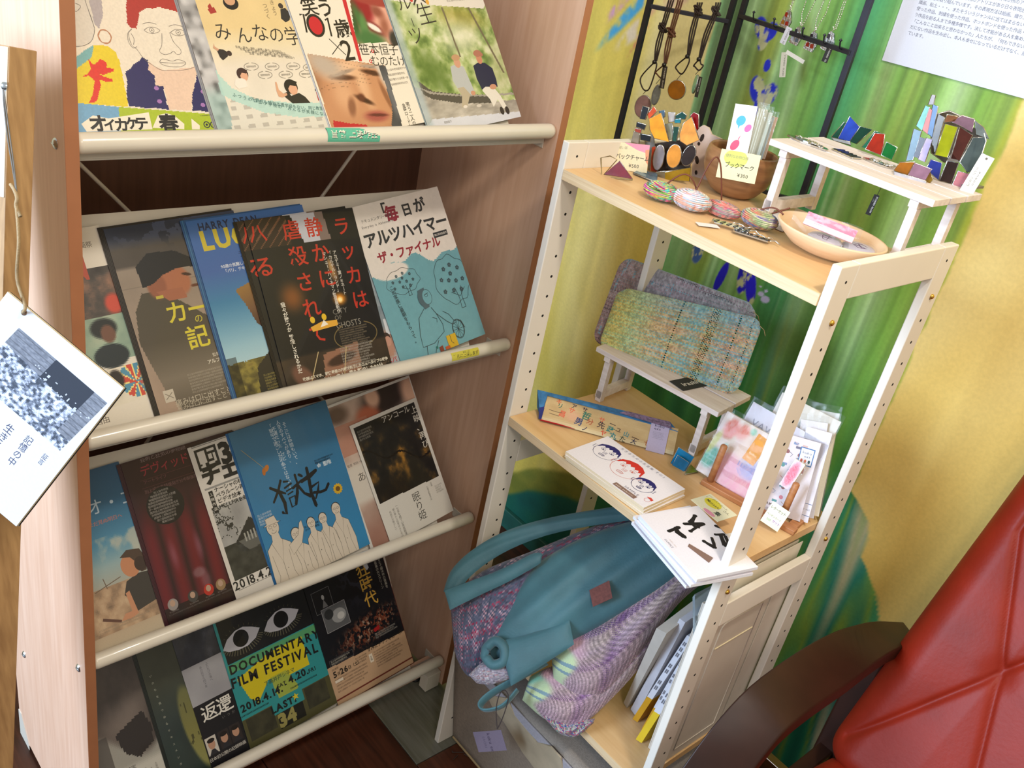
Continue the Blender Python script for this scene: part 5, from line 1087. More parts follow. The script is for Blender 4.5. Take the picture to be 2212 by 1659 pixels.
def c_back(U, V):
    def warp(U, V):
        c = ramp(U, [(0, '9c8078'), (.16, 'a08a86'), (.22, '8f8a90'), (.4, '98949a'), (.7, '8a8c8c'), (1, '94988c')]); c = mix(c, hx('2c2426'), (np.abs(U - .19) < .006) * (vnoise(U * 100, V * 40, 5) > .4) * .9)
        return mix(c, hx('6ab0c4'), (vnoise(U * 60, V * 6, 15) > .84) * .6)
    return weave(U, V, 100, 60, warp, lambda U, V: ramp(vnoise(U * 4, V * 50, 22), [(0, '86868a'), (.4, 'a09a9c'), (.7, '9a7c86'), (.85, '5c5058'), (1, '84b4c0')]), 7)
n2 = (-.13, -.93, .36)
n2 = Vector((.30, -.88, .36)).normalized()
pb = b2M @ Vector((.12, .052, .0975))
pouch('grey and mauve woven pouch standing behind the turquoise one on the white bench', [(1276, 738), (1600, 840), (1638, 660), (1345, 552)], b2M @ Vector((.12, .078, .0975)), n2, .008, c_back, 150, 90, '8a9a9c')
pouch('turquoise and orange woven pouch with dark stitched stripes, front one on the white bench', [(1290, 752), (1590, 858), (1652, 690), (1338, 618)], pb, n2, .0115, c_front, 192, 124, '6aa0b4')
# black tag lying on bench
def pcard(name, label, cat, pxs, p0, n, th, paper, draw=None, mt=None, base=None, res=(20, 20), group=None, parent=None, w_mm=None, curl=0):
    """flat card through px corners bl, br, tl on a real plane"""
    P = [atp(x, y, p0, n) for x, y in pxs]; M = frame(P[0], P[1] - P[0], y=P[2] - P[0])
    w = (P[1] - P[0]).length * 1000; h = (M.inverted() @ P[2]).y * 1000
    p = Print(w, h, th, paper, base=base, res=res)
    if draw: draw(p, w, h)
    o = p.out(name, mt or CARD, parent, M)
    if label: tag(o, label, cat, group)
    return o, M, w, h
zt = (b2M @ Vector((0, 0, .0955))).z
pcard('swing_tag', 'black swing tag with white script lying on the white bench under the pouch', 'tag', [(1476, 844), (1532, 832), (1450, 822)], (0, 0, zt + .0008), (0, 0, 1), .5, '2c2b28', lambda p, w, h: p.text('irashi', w * .22, h * .5, h * .42, 'd6d2c4', bold=.02))

# ---------------- top shelf : wooden bowl with bookmarks ----------------
Z0 = SZ[0] + .0003
OLIVE = wood('bowl_wood', '7a5234', 'a0744c', (6, 6, 1), 10, .4, coat=.2)
cb = Vector((.148, .212, Z0))
bowl = MB().lathe([(0, 0), (.024, 0), (.034, .006), (.045, .020), (.0515, .038), (.0522, .052), (.050, .063), (.0475, .0655), (.0455, .063), (.0478, .050), (.046, .036), (.038, .018), (.026, .008), (0, .006)], 44, Matrix.Translation(cb)).build('wooden_bowl', OLIVE)
tag(bowl, 'round brown wooden bowl holding wrapped bookmarks on the top shelf', 'bowl')
nb = Vector((.42, -.88, .25)).normalized()
def d_book(p, w, h):
    p.rect(0, 0, w, h, 'eceae8')
    for x, y, rx, ry, c in ((.40, .30, .20, .10, '55aede'), (.78, .42, .14, .08, 'e070a8'), (.35, .76, .17, .11, 'e05a78')): p.ell(w*x, h*y, w*rx, h*ry, c, rot=30)
    p.poly([(w*.45, h*.62), (w*.55, h*.55), (w*.42, h*.72)], 'e05a78'); p.poly([(w*.44, h*.36), (w*.34, h*.46), (w*.30, h*.36)], '55aede')
pcard('bookmark', 'white wrapped bookmark with blue, pink and red ink drops in the wooden bowl', 'bookmark', [(1565, 338), (1612, 345), (1607, 226)], cb + Vector((.002, -.012, .05)), nb, 1.2, 'eceae8', d_book)
for k, (a, c_) in enumerate((([(1606, 338), (1626, 343), (1652, 236)], 'a8a284'), ([(1618, 340), (1638, 345), (1668, 244)], 'b9c0b0'), ([(1628, 342), (1645, 346), (1682, 256)], '9aa8a8'), ([(1636, 340), (1652, 344), (1698, 258)], 'c49a78'))):
    o, M, w, h = pcard('bookmark', ['green-beige', 'pale green', 'grey-blue', 'orange-brown'][k] + ' bookmark in cellophane leaning right in the wooden bowl', 'bookmark', a, cb + Vector((.012, -.004 + .006 * k, .05)), nb, 1.0, c_,
        lambda p, w, h: [p.line([(w * t, 0), (w * (t + .1), h)], w * .06, 'd8d8c8') for t in (.15, .4, .65)])
    # crinkled cellophane sleeve with a pinched top
    CELLO = mat('cellophane', 'aab4b4', .08, alpha=.20, spec=.8, var=.01, bump=.8, bscale=120)
    MB().grid(lambda u, v: ((u * 1.1 - .05) * w * .001, (v * 1.12) * h * .001, .0012 + .0015 * math.sin(u * 9 + v * 23 + k) * (v ** 2)), 8, 16).build('cellophane_sleeve', CELLO, o)
# price card leaning on the bowl
def pricecard(p, w, h, tint, big, small, price, tx=.5):
    p.ell(w * tx, h * .25, w * .30, h * .30, tint) if tint else None
    p.text(small, w * .14, h * .19, h * .115, '8a8468', bold=.0); p.text(big, w * .16, h * .50, h * .20, '2e2c28', bold=.01, jit=6, sx=w / h * .62); p.text(price, w * .52, h * .80, h * .17, '2e2c28', bold=.005, jit=5)
pcard('price_card', 'cream price card with a green blot reading bookmark 300 yen, stuck on the wooden bowl', 'card', [(1546, 382), (1630, 398), (1565, 322)], cb + Vector((.022, -.0500, .034)), Vector((.42, -.88, .10)), .4, 'e0d8ac', lambda p, w, h: pricecard(p, w, h, 'c8cc6c', 'ブックマーク', '便利なお供仕様', '¥300', .4))
# bag-charm card and its wire stand with a red glass triangle
pc = at(1356, 373, 2, Z0); nc = Vector((.38, -.92, .08)).normalized()
def d_bag(p, w, h):
    p.poly([(w*.35, 0), (w, 0), (w, h*.32), (w*.7, h*.22)], 'd890a4'); p.poly([(w*.9, h*.2), (w, h*.15), (w, h*.7), (w*.94, h*.6)], 'd8906c'); pricecard(p, w, h, None, 'バックチャーム', '手縫い革', '¥500')
pcard('price_card', 'cream and pink price card reading bag charm 500 yen behind the red glass triangle', 'card', [(1314, 364), (1397, 374), (1323, 305)], pc + Vector((0, .012, 0)), nc, .5, 'dfd0a8', d_bag)
pc = at(1336, 387, 2, Z0); st = tag(empty('card_stand', Matrix.Translation(pc)), 'small wire card stand with dark red glass triangle, left end of top shelf', 'stand')
def loc_wire(par, px, p0, n, r, closed=False, name='wire', mt=BRASSC):
    inv = par.matrix_world.inverted(); P = [inv @ atp(x, y, p0, n) for x, y in px]
    return MB().tube(P, r, 6, closed=closed).build(name, mt, par)
bpy.context.view_layer.update()
def glass_px(pxs, p0, n, col, parent=None, th=.003, r=.0011, clear=.25, name='glass_pane', label=None, cat=None, group=None):
    M, pts = pplane(pxs, p0, n)
    if parent is not None:
        M2 = parent.matrix_world.inverted() @ M; return glass_piece(pts, M2, col, th, r, parent, name, clear)
    o = MB()
    if area2(pts) < 0: pts = pts[::-1]
    o.prism(pts, -th/2, th/2); o = o.build(name, glassm(col, clear)); o.matrix_world = M
    MB().tube([(x, y, 0) for x, y in pts], r, 6, closed=True).build('solder_rim', CAME, o)
    if label: tag(o, label, cat, group)
    return o
bpy.context.view_layer.update()
glass_px([(1339, 348), (1306, 376), (1366, 386)], pc, nc, '7a1422', st, name='red_triangle', clear=.1)
loc_wire(st, [(1298, 341), (1318, 337), (1333, 345), (1300, 382)], pc, nc, .0008, True); loc_wire(st, [(1298, 341), (1300, 382), (1366, 389)], pc + Vector((0, -.002, 0)), nc, .001)
glass_px([(1368, 374), (1380, 369), (1420, 376), (1418, 394)], (0, 0, Z0 + .002), (0, 0, 1), '6c8696', label='flat grey-blue glass piece lying beside the price card', cat='glass piece', name='glass_piece')

# ---------------- stained glass cup with bag charms ----------------
cp = at(1445, 388, 2, Z0); nf = Vector((.42, -.90, .06)).normalized()
cup = tag(empty('stained_glass_cup', Matrix.Translation(cp)), 'stained glass cup with amber base and oval panes, full of bag charms', 'cup'); bpy.context.view_layer.update()
bx = nf.cross(Vector((0, 0, 1))).normalized() * -1
def gp(pxs, off, col, lab, clear=.2, parent=None, name='bag_charm', th=.003, r=.0012):
    return glass_px(pxs, cp - nf * off, nf, col, parent, th, r, clear, name, lab, 'charm' if lab else None, 'bag charms in the stained glass cup' if lab else None)
def ov(cx, cy, rx, ry, rot, n=18):
    a = math.radians(rot); return [(cx + rx*math.cos(t)*math.cos(a) - ry*math.sin(t)*math.sin(a), cy + rx*math.cos(t)*math.sin(a) + ry*math.sin(t)*math.cos(a)) for t in np.linspace(0, 2*math.pi, n, endpoint=False)]
for nm, px, col, o_, cl in (('base_pane', [(1437, 372), (1492, 362), (1489, 391), (1437, 388)], 'a8820c', 0, .3), ('base_pane', [(1418, 372), (1437, 370), (1437, 390), (1416, 388)], '8a7a5c', 0, .3),
    ('oval_pane', ov(1423, 340, 11, 27, 10), '9a9296', .001, .3), ('oval_pane', ov(1456, 337, 15, 25, 10), 'e0983c', -.001, .1), ('oval_pane', ov(1488, 336, 13, 23, 24), '2e2422', .001, .1),
    ('side_pane', [(1409, 318), (1416, 316), (1420, 372), (1406, 368)], 'c0482c', .006, .2), ('back_pane', [(1415, 310), (1498, 300), (1490, 362), (1418, 370)], '4a4038', .020, .3), ('back_pane', [(1392, 290), (1412, 290), (1416, 370), (1402, 368)], 'b8bcc0', .022, .5)):
    gp(px, o_, col, None, cl, cup, nm)
for px, col, lab, off, cl in (
    ([(1403, 257), (1428, 244), (1445, 306), (1414, 298), (1405, 280)], 'f0a224', 'bright yellow-orange half-disc bag charm, left one in the glass cup', -.004, .1),
    ([(1469, 290), (1477, 266), (1494, 253), (1510, 302), (1484, 313), (1470, 304)], 'e8a04c', 'dull orange half-disc bag charm at the right of the glass cup', -.005, .1),
    ([(1492, 250), (1499, 243), (1509, 248), (1509, 277), (1505, 283)], '8c0c18', 'dark red rounded bag charm behind the orange half-disc', .004, .1),
    ([(1400, 246), (1413, 230), (1419, 240), (1402, 257)], 'd8521c', 'orange-red triangular bag charm above the yellow half-disc', .003, .1),
    ([(1389, 229), (1402, 233), (1394, 258), (1383, 256)], '14161a', 'upper black rectangular bag charm in the glass cup', .001, 0),
    ([(1376, 264), (1396, 270), (1392, 280), (1375, 273)], '16181c', 'small middle black rectangular bag charm in the glass cup', .000, 0),
    ([(1384, 289), (1407, 294), (1405, 306), (1384, 301)], '14161a', 'lowest black rectangular bag charm in the glass cup', -.001, 0),
    ([(1372, 277), (1386, 280), (1384, 287), (1373, 284)], 'a8402c', 'tiny red bag charm between black ones', .001, .1),
    ([(1370, 284), (1382, 288), (1380, 310), (1365, 306)], 'a89a86', 'clear beige bag charm at the left rim of the cup', .002, .4),
    ([(1460, 250), (1474, 242), (1483, 249), (1480, 257), (1460, 257)], '0e4a44', 'dark green bag charm standing at the back of the cup', .006, .1),
    ([(1458, 258), (1471, 257), (1470, 265), (1458, 265)], '1c8ca0', 'small turquoise bag charm below the dark green one', .004, .2),
    ([(1456, 274), (1467, 274), (1461, 306), (1453, 304)], '1c4a3c', 'tall green bag charm between the two orange half-discs', .004, .1),
    ([(1438, 268), (1452, 266), (1455, 300), (1446, 302)], 'b4bcb0', 'clear silver-edged bag charm in the middle of the cup', .005, .6),
    ([(1424, 240), (1436, 238), (1436, 252), (1430, 256)], '5a7c98', 'pale blue bag charm at the back centre of the cup', .010, .3),
    ([(1444, 243), (1458, 243), (1457, 262), (1445, 264)], 'ccc6c4', 'milky white bag charm at the back centre of the cup', .012, .2)):
    gp(px, off, col, lab, cl)
# white wooden stand with dark eyelets behind the cup
pw = at(1512, 396, 2, Z0) + Vector((-.02, .03, 0))
M, pts = pplane([(1494, 398), (1500, 300), (1510, 276), (1520, 270), (1532, 276), (1538, 290), (1560, 300), (1552, 398)], pw, nf)
o = MB().prism(pts, -.004, .004).build('wooden_cutout', mat('pinkish_white_wood', 'd8c4ba', .6, var=.06)); o.matrix_world = M; tag(o, 'pinkish white wooden cut-out with dark spots standing behind the wooden bowl', 'ornament')
Mi = M.inverted(); b = MB()
for x, y, rx, ry, rot in ((1518, 297, 4, 9, 20), (1507, 345, 4, 9, -5), (1505, 372, 3, 5, 0), (1511, 310, 3, 4, 0)):
    P = [Mi @ atp(a, c_, pw, nf) for a, c_ in ov(x, y, rx, ry, rot, 12)]; b.prism([(q.x, q.y) for q in P], .004, .0044)
b.build('dark_spot', mat('burnt_spot', '2a1a14', .7), o)

# ---------------- knitted pebbles with leather cords ----------------
LEATHER = mat('brown_leather_cord', '6a3420', .5, var=.1)
def pebble(px, rx, ry, hz, rot, pal, label, seed, cords):
    c = at(px[0], px[1], 2, Z0 + hz); M = Matrix.Translation((c.x, c.y, Z0)) @ Matrix.Rotation(math.radians(rot), 4, 'Z')
    t = tag(empty('knitted_pebble', M), label, 'ornament', 'knitted pebbles on the top shelf'); nu, nv = 64, 34
    def f(u, v):
        th = u * 2 * math.pi; ph = (v - .5) * math.pi; k = 1 + .035 * math.sin(th * 16 + (int(v * nv) % 2) * 3.1) * math.cos(ph) + .02 * math.sin(v * nv * math.pi)
        return (rx * math.cos(th) * math.cos(ph) ** .9 * k, ry * math.sin(th) * max(0, math.cos(ph)) ** .9 * k, hz + hz * math.sin(ph) * k * .97)
    def col(U, V):
        g = vnoise(U * 5 + V * 7, V * 9, seed); r = ramp(g, [(i / (len(pal) - 1), h) for i, h in enumerate(pal)]); k = np.sin((V * 17 + U * 2) * 2 * math.pi * .5) ** 2
        r = np.where((vnoise(U * 30, V * 18, seed + 5) > .8)[:, None], hx(pal[seed % len(pal)]), r); return r * (.72 + .38 * k)[:, None]
    MB().grid(f, nu, nv, colfn=col).build('knit_cover', WOVEN, t)
    for pts in cords:
        MB().tube(pts, .0011, 6).build('leather_cord', LEATHER, t)
def arcpts(a, b_, h, side=(0, 0), n=12):
    a = Vector(a); b_ = Vector(b_); return [a.lerp(b_, i / n) + Vector((side[0] * math.sin(math.pi * i / n), side[1] * math.sin(math.pi * i / n), h * math.sin(math.pi * i / n))) for i in range(n + 1)]
pebble((1430, 413), .026, .019, .0125, 20, ['2a3a34', 'e84a8c', 'd8d84c', '58b8a0', 'e85a9c', '98c85c', '30302c', 'e8c860'], 'neon pink, yellow and green knitted pebble nearest the left on the top shelf', 3, [arcpts((.004, 0, .024), (.05, .018, .006), .026), [(.05, .018, .006), (.065, .022, .004), (.074, .018, .003)]])
pebble((1494, 432), .0275, .021, .0135, 14, ['e8d8c8', 'f0a890', 'a8d0e0', 'e8b8c8', 'f0e8d8', '98c0d0', 'e87a6c'], 'pastel pink and pale blue knitted pebble with a tall cord loop', 8, [arcpts((0, .006, .026), (.028, .032, .018), .050, (-.004, 0), 18)])
pebble((1561, 452), .026, .014, .0105, 18, ['8c5a8c', 'd86a5c', 'e89a8c', '5c8c6c', 'c85c78', '9c9c8c', 'e0705c'], 'coral and violet knitted pebble, third along the top shelf', 5, [[(.024, .004, .010), (.032, .012, .006), (.040, .016, .004)]])
pebble((1640, 473), .026, .019, .0125, 8, ['c8a890', '4a6aa0', 'd8785c', '8c9c6c', 'e0c8a8', '6c5a8c', 'a8b47c'], 'beige, rust and blue speckled knitted pebble with knotted cords', 6, [arcpts((-.002, 0, .024), (.028, .004, .028), .006), [(-.022, .026, .012), (-.006, .022, .016), (.002, .02, .017), (.012, .03, .024), (.02, .038, .03)], [(-.002, .014, .014), (.004, .02, .018), (0, .026, .016)]])
o, M, w, h = pcard('paper_slip', 'crumpled white paper slip lying behind the speckled knitted pebble', 'paper', [(1600, 462), (1690, 500), (1622, 434)], (0, 0, Z0 + .001), (0, 0, 1), .4, 'd4cfd0')

# ---------------- silver striped clips, dish with badges ----------------
SILV = mat('polished_silver', 'd4d2cc', .16, metal=1, var=.1); DKGL = mat('dark_glass_strip', '23262c', .15, coat=.4)
def clip(px, L, W_, rot, tilt, label, z=0, n=6):
    c = at(px[0], px[1], 2, Z0 + z); M = Matrix.Translation((c.x, c.y, Z0 + z + .002)) @ Matrix.Rotation(math.radians(rot), 4, 'Z') @ Matrix.Rotation(math.radians(tilt), 4, 'X')
    t = tag(empty('silver_clip', M), label, 'hair clip')
    pts = [(-L/2, -W_/2 + .002), (-L/2 + .004, -W_/2), (L/2 - .002, -W_/2), (L/2, -W_/2 + .003), (L/2 - .001, W_/2 - .002), (L/2 - .004, W_/2), (-L/2 + .002, W_/2), (-L/2, W_/2 - .002)]
    MB().prism(pts, 0, .0018).build('plate', SILV, t, bevel=.0005)
    for k in range(n):
        x = -L/2 + L * (k + .55) / n; MB().prism([(x - .002, -W_/2 + .0018), (x + .0012, -W_/2 + .0018), (x + .004, W_/2 - .0018), (x + .0008, W_/2 - .0018)], .0018, .0026).build('dark_stripe', DKGL, t)
    MB().tube([(L/2 - .002, 0, .001), (L/2 + .006, .003, .003), (L/2 + .013, -.002, .001)], .0009, 6).build('pin', SILV, t)
    MB().tube([(x * L * .3, y * .0025 + .004, .004 + .001 * math.sin(x * 9)) for x, y in ((0, 0), (.4, 1), (.8, 0), (1.2, -1), (1.6, 0), (1.9, 1))], .0007, 6).build('chain', SILV, t)
    return t
clip((1578, 492), .050, .013, 26, 4, 'silver hair clip with dark slanted stripes, rear one on the top shelf', .002)
clip((1622, 514), .048, .015, 24, -6, 'silver hair clip with dark slanted stripes, nearest the shelf edge')
pcard('paper_tag', 'narrow white paper tag under the rear silver clip', 'tag', [(1510, 487), (1556, 493), (1509, 480)], (0, 0, Z0 + .002), (0, 0, 1), .3, 'd9d8d4')
dc = at(1790, 520, 2, Z0 + .016); dc.z = Z0
PALEW = wood('pale_bowl_wood', 'd6b28a', 'e4c8a2', (8, 8, 1), 8, .45)
dish = MB().lathe([(0, 0), (.034, 0), (.052, .006), (.066, .016), (.0755, .027), (.0748, .029), (.072, .0285), (.062, .018), (.048, .009), (.03, .0055), (0, .005)], 52, Matrix.Translation((dc.x, dc.y, Z0)), sx=.95, sy=.80).build('wooden_dish', PALEW)
tag(dish, 'pale round wooden dish with badges at the front right of the top shelf', 'dish')
FILM = mat('clear_film', '8c9496', .06, alpha=.10, spec=.8, var=.005, bump=.5, bscale=90)
def badge(px, z, rot, label, fn, tl):
    c = at(px[0], px[1], 2, Z0 + z); M = Matrix.Translation((c.x, c.y, Z0 + z)) @ Matrix.Rotation(math.radians(rot), 4, 'Z') @ Matrix.Rotation(math.radians(tl), 4, 'X')
    t = tag(empty('badge', M), label, 'badge'); MB().lathe([(0, .0062), (.012, .0058), (.020, .0042), (.0225, .0018), (.0215, 0), (0, 0)], 32).build('tin_face', mat('badge_white', 'c9c4d2', .3, coat=.4), t)
    b = MB()
    for a, c_ in fn: b.tube([(x, y, .0062 - (x*x + y*y) * 7) for x, y in (a, tuple((a[i] + c_[i]) / 2 for i in (0, 1)), c_)], .0006, 4, flat=1)
    b.build('printed_lines', mat('badge_ink', '5c3a5c', .5), t)
    MB().lathe([(0, .0095), (.018, .0082), (.027, .004), (.031, .001)], 24).build('film_wrap', FILM, t)
badge((1780, 521), .016, 22, 'white badge with purple line drawing in film, centre of the wooden dish', [((-.013, .009), (-.010, -.002)), ((-.010, -.002), (.013, -.004)), ((.013, -.004), (.009, -.011)), ((-.004, .002), (-.002, -.008)), ((.004, .005), (.003, -.010)), ((-.004, .004), (.010, .003)), ((-.002, -.008), (.009, -.011))], 6)
badge((1853, 541), .014, 22, 'white badge with blue line drawing, right-hand one in the wooden dish', [((-.012, .004), (.002, .008)), ((.002, .008), (.014, .001)), ((.014, .001), (.0, -.008)), ((.0, -.008), (-.012, .004)), ((-.003, .007), (.004, -.006)), ((-.006, .0), (.009, -.003))], 4)
npk = Vector((.35, -.75, .55)).normalized(); c0 = at(1790, 500, 2, Z0 + .030)
def b_pink(U, V): return np.where((V > .58)[:, None], hx('e6c2c4'), ramp(fbm(U * 6, V * 4, 5), [(0, 'd86a84'), (.5, 'e08094'), (.62, 'eaa4b0'), (1, 'eeb4bc')]))
pcard('paper_packet', 'pink and white patterned paper packet in the wooden dish', 'packet', [(1734, 482), (1840, 525), (1747, 456)], c0, npk, 2.5, 'e8a8b4', lambda p, w, h: p.text('KORAKUEN', w * .2, h * .66, h * .13, 'c87888', gap=.3), base=b_pink, res=(40, 16))
M, pts = pplane([(1708, 500), (1738, 448), (1860, 492), (1840, 536), (1760, 520)], c0 + npk * .004, npk)
MB().grid(lambda u, v: ((u - .5) * .085, (v - .5) * .036, .002 * math.sin(u * 14 + v * 9)), 20, 10).build('film_pouch', FILM).matrix_world = M
tag(bpy.data.objects['film_pouch'], 'crinkled clear film around the pink packet in the dish', 'wrapper')
# ---------------- on the upper bench ----------------
zt1 = (b1M @ Vector((0, 0, .0983))).z
def onb(px, py): return at(px, py, 2, zt1)
def flatlump(px, label, rx, ry, rot, seed):
    """small tangle of silver chain pieces and flat links"""
    c = onb(*px); M = Matrix.Translation(c) @ Matrix.Rotation(math.radians(rot), 4, 'Z'); t = tag(empty('silver_brooch', M), label, 'brooch', 'silver pieces on the upper bench'); r = random.Random(seed)
    pts = [(rx * math.cos(a) * r.uniform(.8, 1.1), ry * math.sin(a) * r.uniform(.8, 1.1)) for a in np.linspace(0, 5.9, 11)]
    MB().prism(pts, 0, .0022).build('plate', SILV, t, bevel=.0006)
    for k in range(3):
        x = r.uniform(-.5, .5) * rx; y = r.uniform(-.4, .4) * ry; a = r.uniform(0, 3)
        MB().tube([(x + .006 * math.cos(a + q), y + .004 * math.sin(a + q), .0032 + .001 * math.sin(3 * q)) for q in np.linspace(0, 5.6, 12)], .0009, 6).build('link', SILV, t)
    MB().prism([(q[0] * .55, q[1] * .55) for q in pts], .0022, .0036).build('raised_pane', mat('grey_mirror_glass', '9aa09a', .1, metal=.6, var=.3, vscale=120), t, bevel=.0004)
flatlump((1740, 308), 'flat silver brooch tangle at the left end of the upper bench', .030, .012, -4, 3)
flatlump((1765, 318), 'small silver brooch beside the left tangle on the upper bench', .018, .008, -8, 5)
flatlump((1893, 353), 'silver link brooch right of the striped clip on the upper bench', .022, .0095, -6, 9)
flatlump((1912, 360), 'small silver link at the front edge by the amber holder', .012, .007, 10, 12)
c = onb(1828, 334); M = Matrix.Translation(c) @ Matrix.Rotation(math.radians(-14), 4, 'Z')
t = tag(empty('silver_clip', M), 'silver clip with bright slanted stripes on the upper bench', 'hair clip')
MB().box(-.020, .020, -.009, .009, 0, .002).build('plate', SILV, t, bevel=.0006)
for k in range(5): MB().prism([(-.017 + k * .0075, -.0085), (-.0145 + k * .0075, -.0085), (-.0115 + k * .0075, .0085), (-.014 + k * .0075, .0085)], .002, .003).build('dark_stripe', DKGL, t)
nh = Vector((.45, -.88, .12)).normalized()
def holder(label, basepx, panes):
    c = onb(*basepx); t = tag(empty('glass_card_holder', Matrix.Translation(c)), label, 'card holder'); bpy.context.view_layer.update()
    for px, off, col, cl in panes: glass_px(px, c - nh * off, nh, col, t, .0028, .0012, cl)
    return t
holder('green and blue stained glass card holder at the back of the upper bench', (1840, 309), (
    ([(1796, 296), (1824, 264), (1832, 268), (1810, 300)], .004, '0f4a36', .1), ([(1811, 299), (1836, 252), (1858, 276), (1834, 306)], 0, '2c4fc0', .35), ([(1836, 306), (1858, 274), (1884, 280), (1850, 310)], -.003, '0c3c2c', .15), ([(1796, 297), (1836, 307), (1838, 313), (1802, 303)], -.008, 'b9bcc0', .4)))
holder('red and green stained glass card holder in the middle of the upper bench', (1900, 342), (
    ([(1862, 318), (1890, 284), (1902, 286), (1880, 322)], .004, '1d6a4c', .2), ([(1870, 322), (1890, 288), (1911, 290), (1908, 312), (1902, 334)], 0, 'a82a14', .3), ([(1904, 335), (1915, 307), (1938, 319), (1926, 345)], -.002, '0d6a2c', .2)))
holder('low amber and mauve stained glass holder at the right front of the upper bench', (1970, 385), (
    ([(1931, 368), (1944, 351), (1976, 350), (1962, 378)], .002, 'b06a1a', .3), ([(1962, 378), (1976, 352), (2012, 366), (1998, 390)], -.003, '9c7488', .3), ([(1931, 370), (1962, 380), (2000, 392), (2000, 404), (1932, 380)], -.006, 'c8c4c8', .3), ([(1992, 392), (2010, 372), (2014, 388), (2004, 402)], .003, '8a6a1c', .3)))
# big stained-glass lantern with leaning walls
cl = onb(2045, 392); nl_ = Vector((.50, -.86, .10)).normalized(); ns = Vector((-.80, -.58, .10)).normalized()
lan = tag(empty('stained_glass_lantern', Matrix.Translation(cl)), 'tall irregular stained glass lantern of many coloured panes on the right of the upper bench', 'lantern'); bpy.context.view_layer.update()
A0 = cl; 
front = [([(2003, 360), (2011, 345), (2034, 352), (2027, 388), (2008, 372)], '2c3c9c', .3), ([(2030, 390), (2047, 348), (2070, 352), (2054, 396)], '2c1a18', .15), ([(2058, 398), (2070, 370), (2092, 376), (2080, 408)], 'c8808a', .3),
         ([(2020, 334), (2042, 268), (2068, 275), (2046, 340)], 'a8ae12', .35), ([(2054, 342), (2074, 275), (2100, 292), (2084, 322), (2072, 346)], '4a2018', .2), ([(2074, 350), (2102, 298), (2132, 296), (2112, 362), (2090, 372)], '4c5856', .25), ([(2052, 262), (2078, 250), (2104, 258), (2100, 286), (2076, 272)], '8c6a78', .4),
         ([(2040, 264), (2046, 248), (2070, 252), (2062, 262)], '8c5a38', .3), ([(2106, 260), (2124, 276), (2136, 300), (2108, 290)], '7c8480', .3), ([(2046, 346), (2056, 330), (2072, 350)], '8a8078', .5), ([(2092, 376), (2112, 366), (2124, 330), (2100, 392)], '3a3c3a', .3)]
for px, col, c_ in front: glass_px(px, A0 + Vector((.02, 0, 0)), nl_, col, lan, .0028, .0013, c_, name='glass_pane')
side = [([(1958, 348), (1975, 278), (1990, 284), (1972, 345)], '4c6c7c', .1), ([(1974, 338), (1988, 296), (2000, 300), (1984, 342)], '2c1a20', .2), ([(1984, 344), (2002, 298), (2014, 302), (1998, 350)], 'a48ab8', .1), ([(1980, 272), (2000, 228), (2008, 232), (1992, 282)], '4ca48c', .1),
        ([(1993, 280), (2008, 234), (2015, 238), (2004, 290)], 'b8482a', .1), ([(2004, 288), (2016, 226), (2026, 230), (2014, 296)], '2c5c8c', .1), ([(2006, 226), (2014, 205), (2020, 206), (2016, 226)], 'a08c88', .4), ([(2014, 300), (2028, 246), (2040, 254), (2020, 330)], '6c645a', .2)]
for px, col, c_ in side: glass_px(px, A0 + Vector((-.022, .004, 0)), Vector((.2, -.97, .10)), col, lan, .0028, .0013, c_, name='glass_pane')
for px, col, c_ in (([(2010, 250), (2050, 240), (2100, 262), (2095, 330), (2040, 350), (2012, 330)], '5c5448', .2), ([(2090, 270), (2126, 286), (2108, 350), (2080, 340)], '4c4844', .2)): glass_px(px, A0 + Vector((0, .05, 0)), nl_, col, lan, .0028, .0013, c_, name='back_pane')
MB().prism([(-.036, -.004), (.020, -.008), (.024, .030), (-.024, .030)], 0, .003, Matrix.Translation((0.01, .006, .0005))).build('glass_base', glassm('8a8078', .3), lan)
o, M, w, h = pcard('price_tag', 'white hanging price tag with handwriting on the lantern', 'tag', [(2073, 410), (2100, 422), (2106, 324)], cl + Vector((.03, -.018, .03)), nl_, .5, 'ddd8cc', lambda p, w, h: (p.ell(w*.5, h*.08, w*.09, w*.09, '6a645a'), p.text('ランプ シェード', w*.18, h*.34, h*.07, '4a4640', vert=True, jit=6), p.text('¥3800', w*.55, h*.4, h*.08, '4a4640', vert=True), p.text('※火気注意', w*.3, h*.6, h*.05, '6a665e', vert=True)))
Mi = M.inverted(); MB().tube([Mi @ atp(2122, 330, M.to_translation(), nl_), Mi @ atp(2130, 305, M.to_translation(), nl_), Mi @ atp(2126, 288, M.to_translation() + Vector((0, .01, 0)), nl_)], .0006, 6).build('string', mat('white_string', 'd8d4c8', .8), o)
# tag hanging under the bench
pt = b1M @ Vector((.135, .05, .085)); ht = Vector((.45, -.89, 0)).normalized()
def d_sg(p, w, h): p.text('STAINED GLASS', w * .28, h * .06, w * .34, 'c9c8c2', bold=.03, rot=0, vert=False, clip=True) if False else [p.text('STAINED GLASS', w * .72, h * .08, w * .38, 'c9c8c2', bold=.03, rot=90), p.text('工房製', w * .30, h * .2, w * .22, '8a8984', rot=90)]
o, M, w, h = pcard('swing_tag', 'tiny black swing tag with white capitals hanging under the upper bench', 'tag', [(1869, 462), (1880, 466), (1883, 417)], pt, ht, .6, '2a2a2b', d_sg)
Mi = M.inverted(); MB().tube([(w * .0005, h * .00098, .0005), (w * .0005 + .001, h * .001 + .0165, .0005)], .0004, 5).build('thread', mat('dark_thread', '2a2826', .8), o)

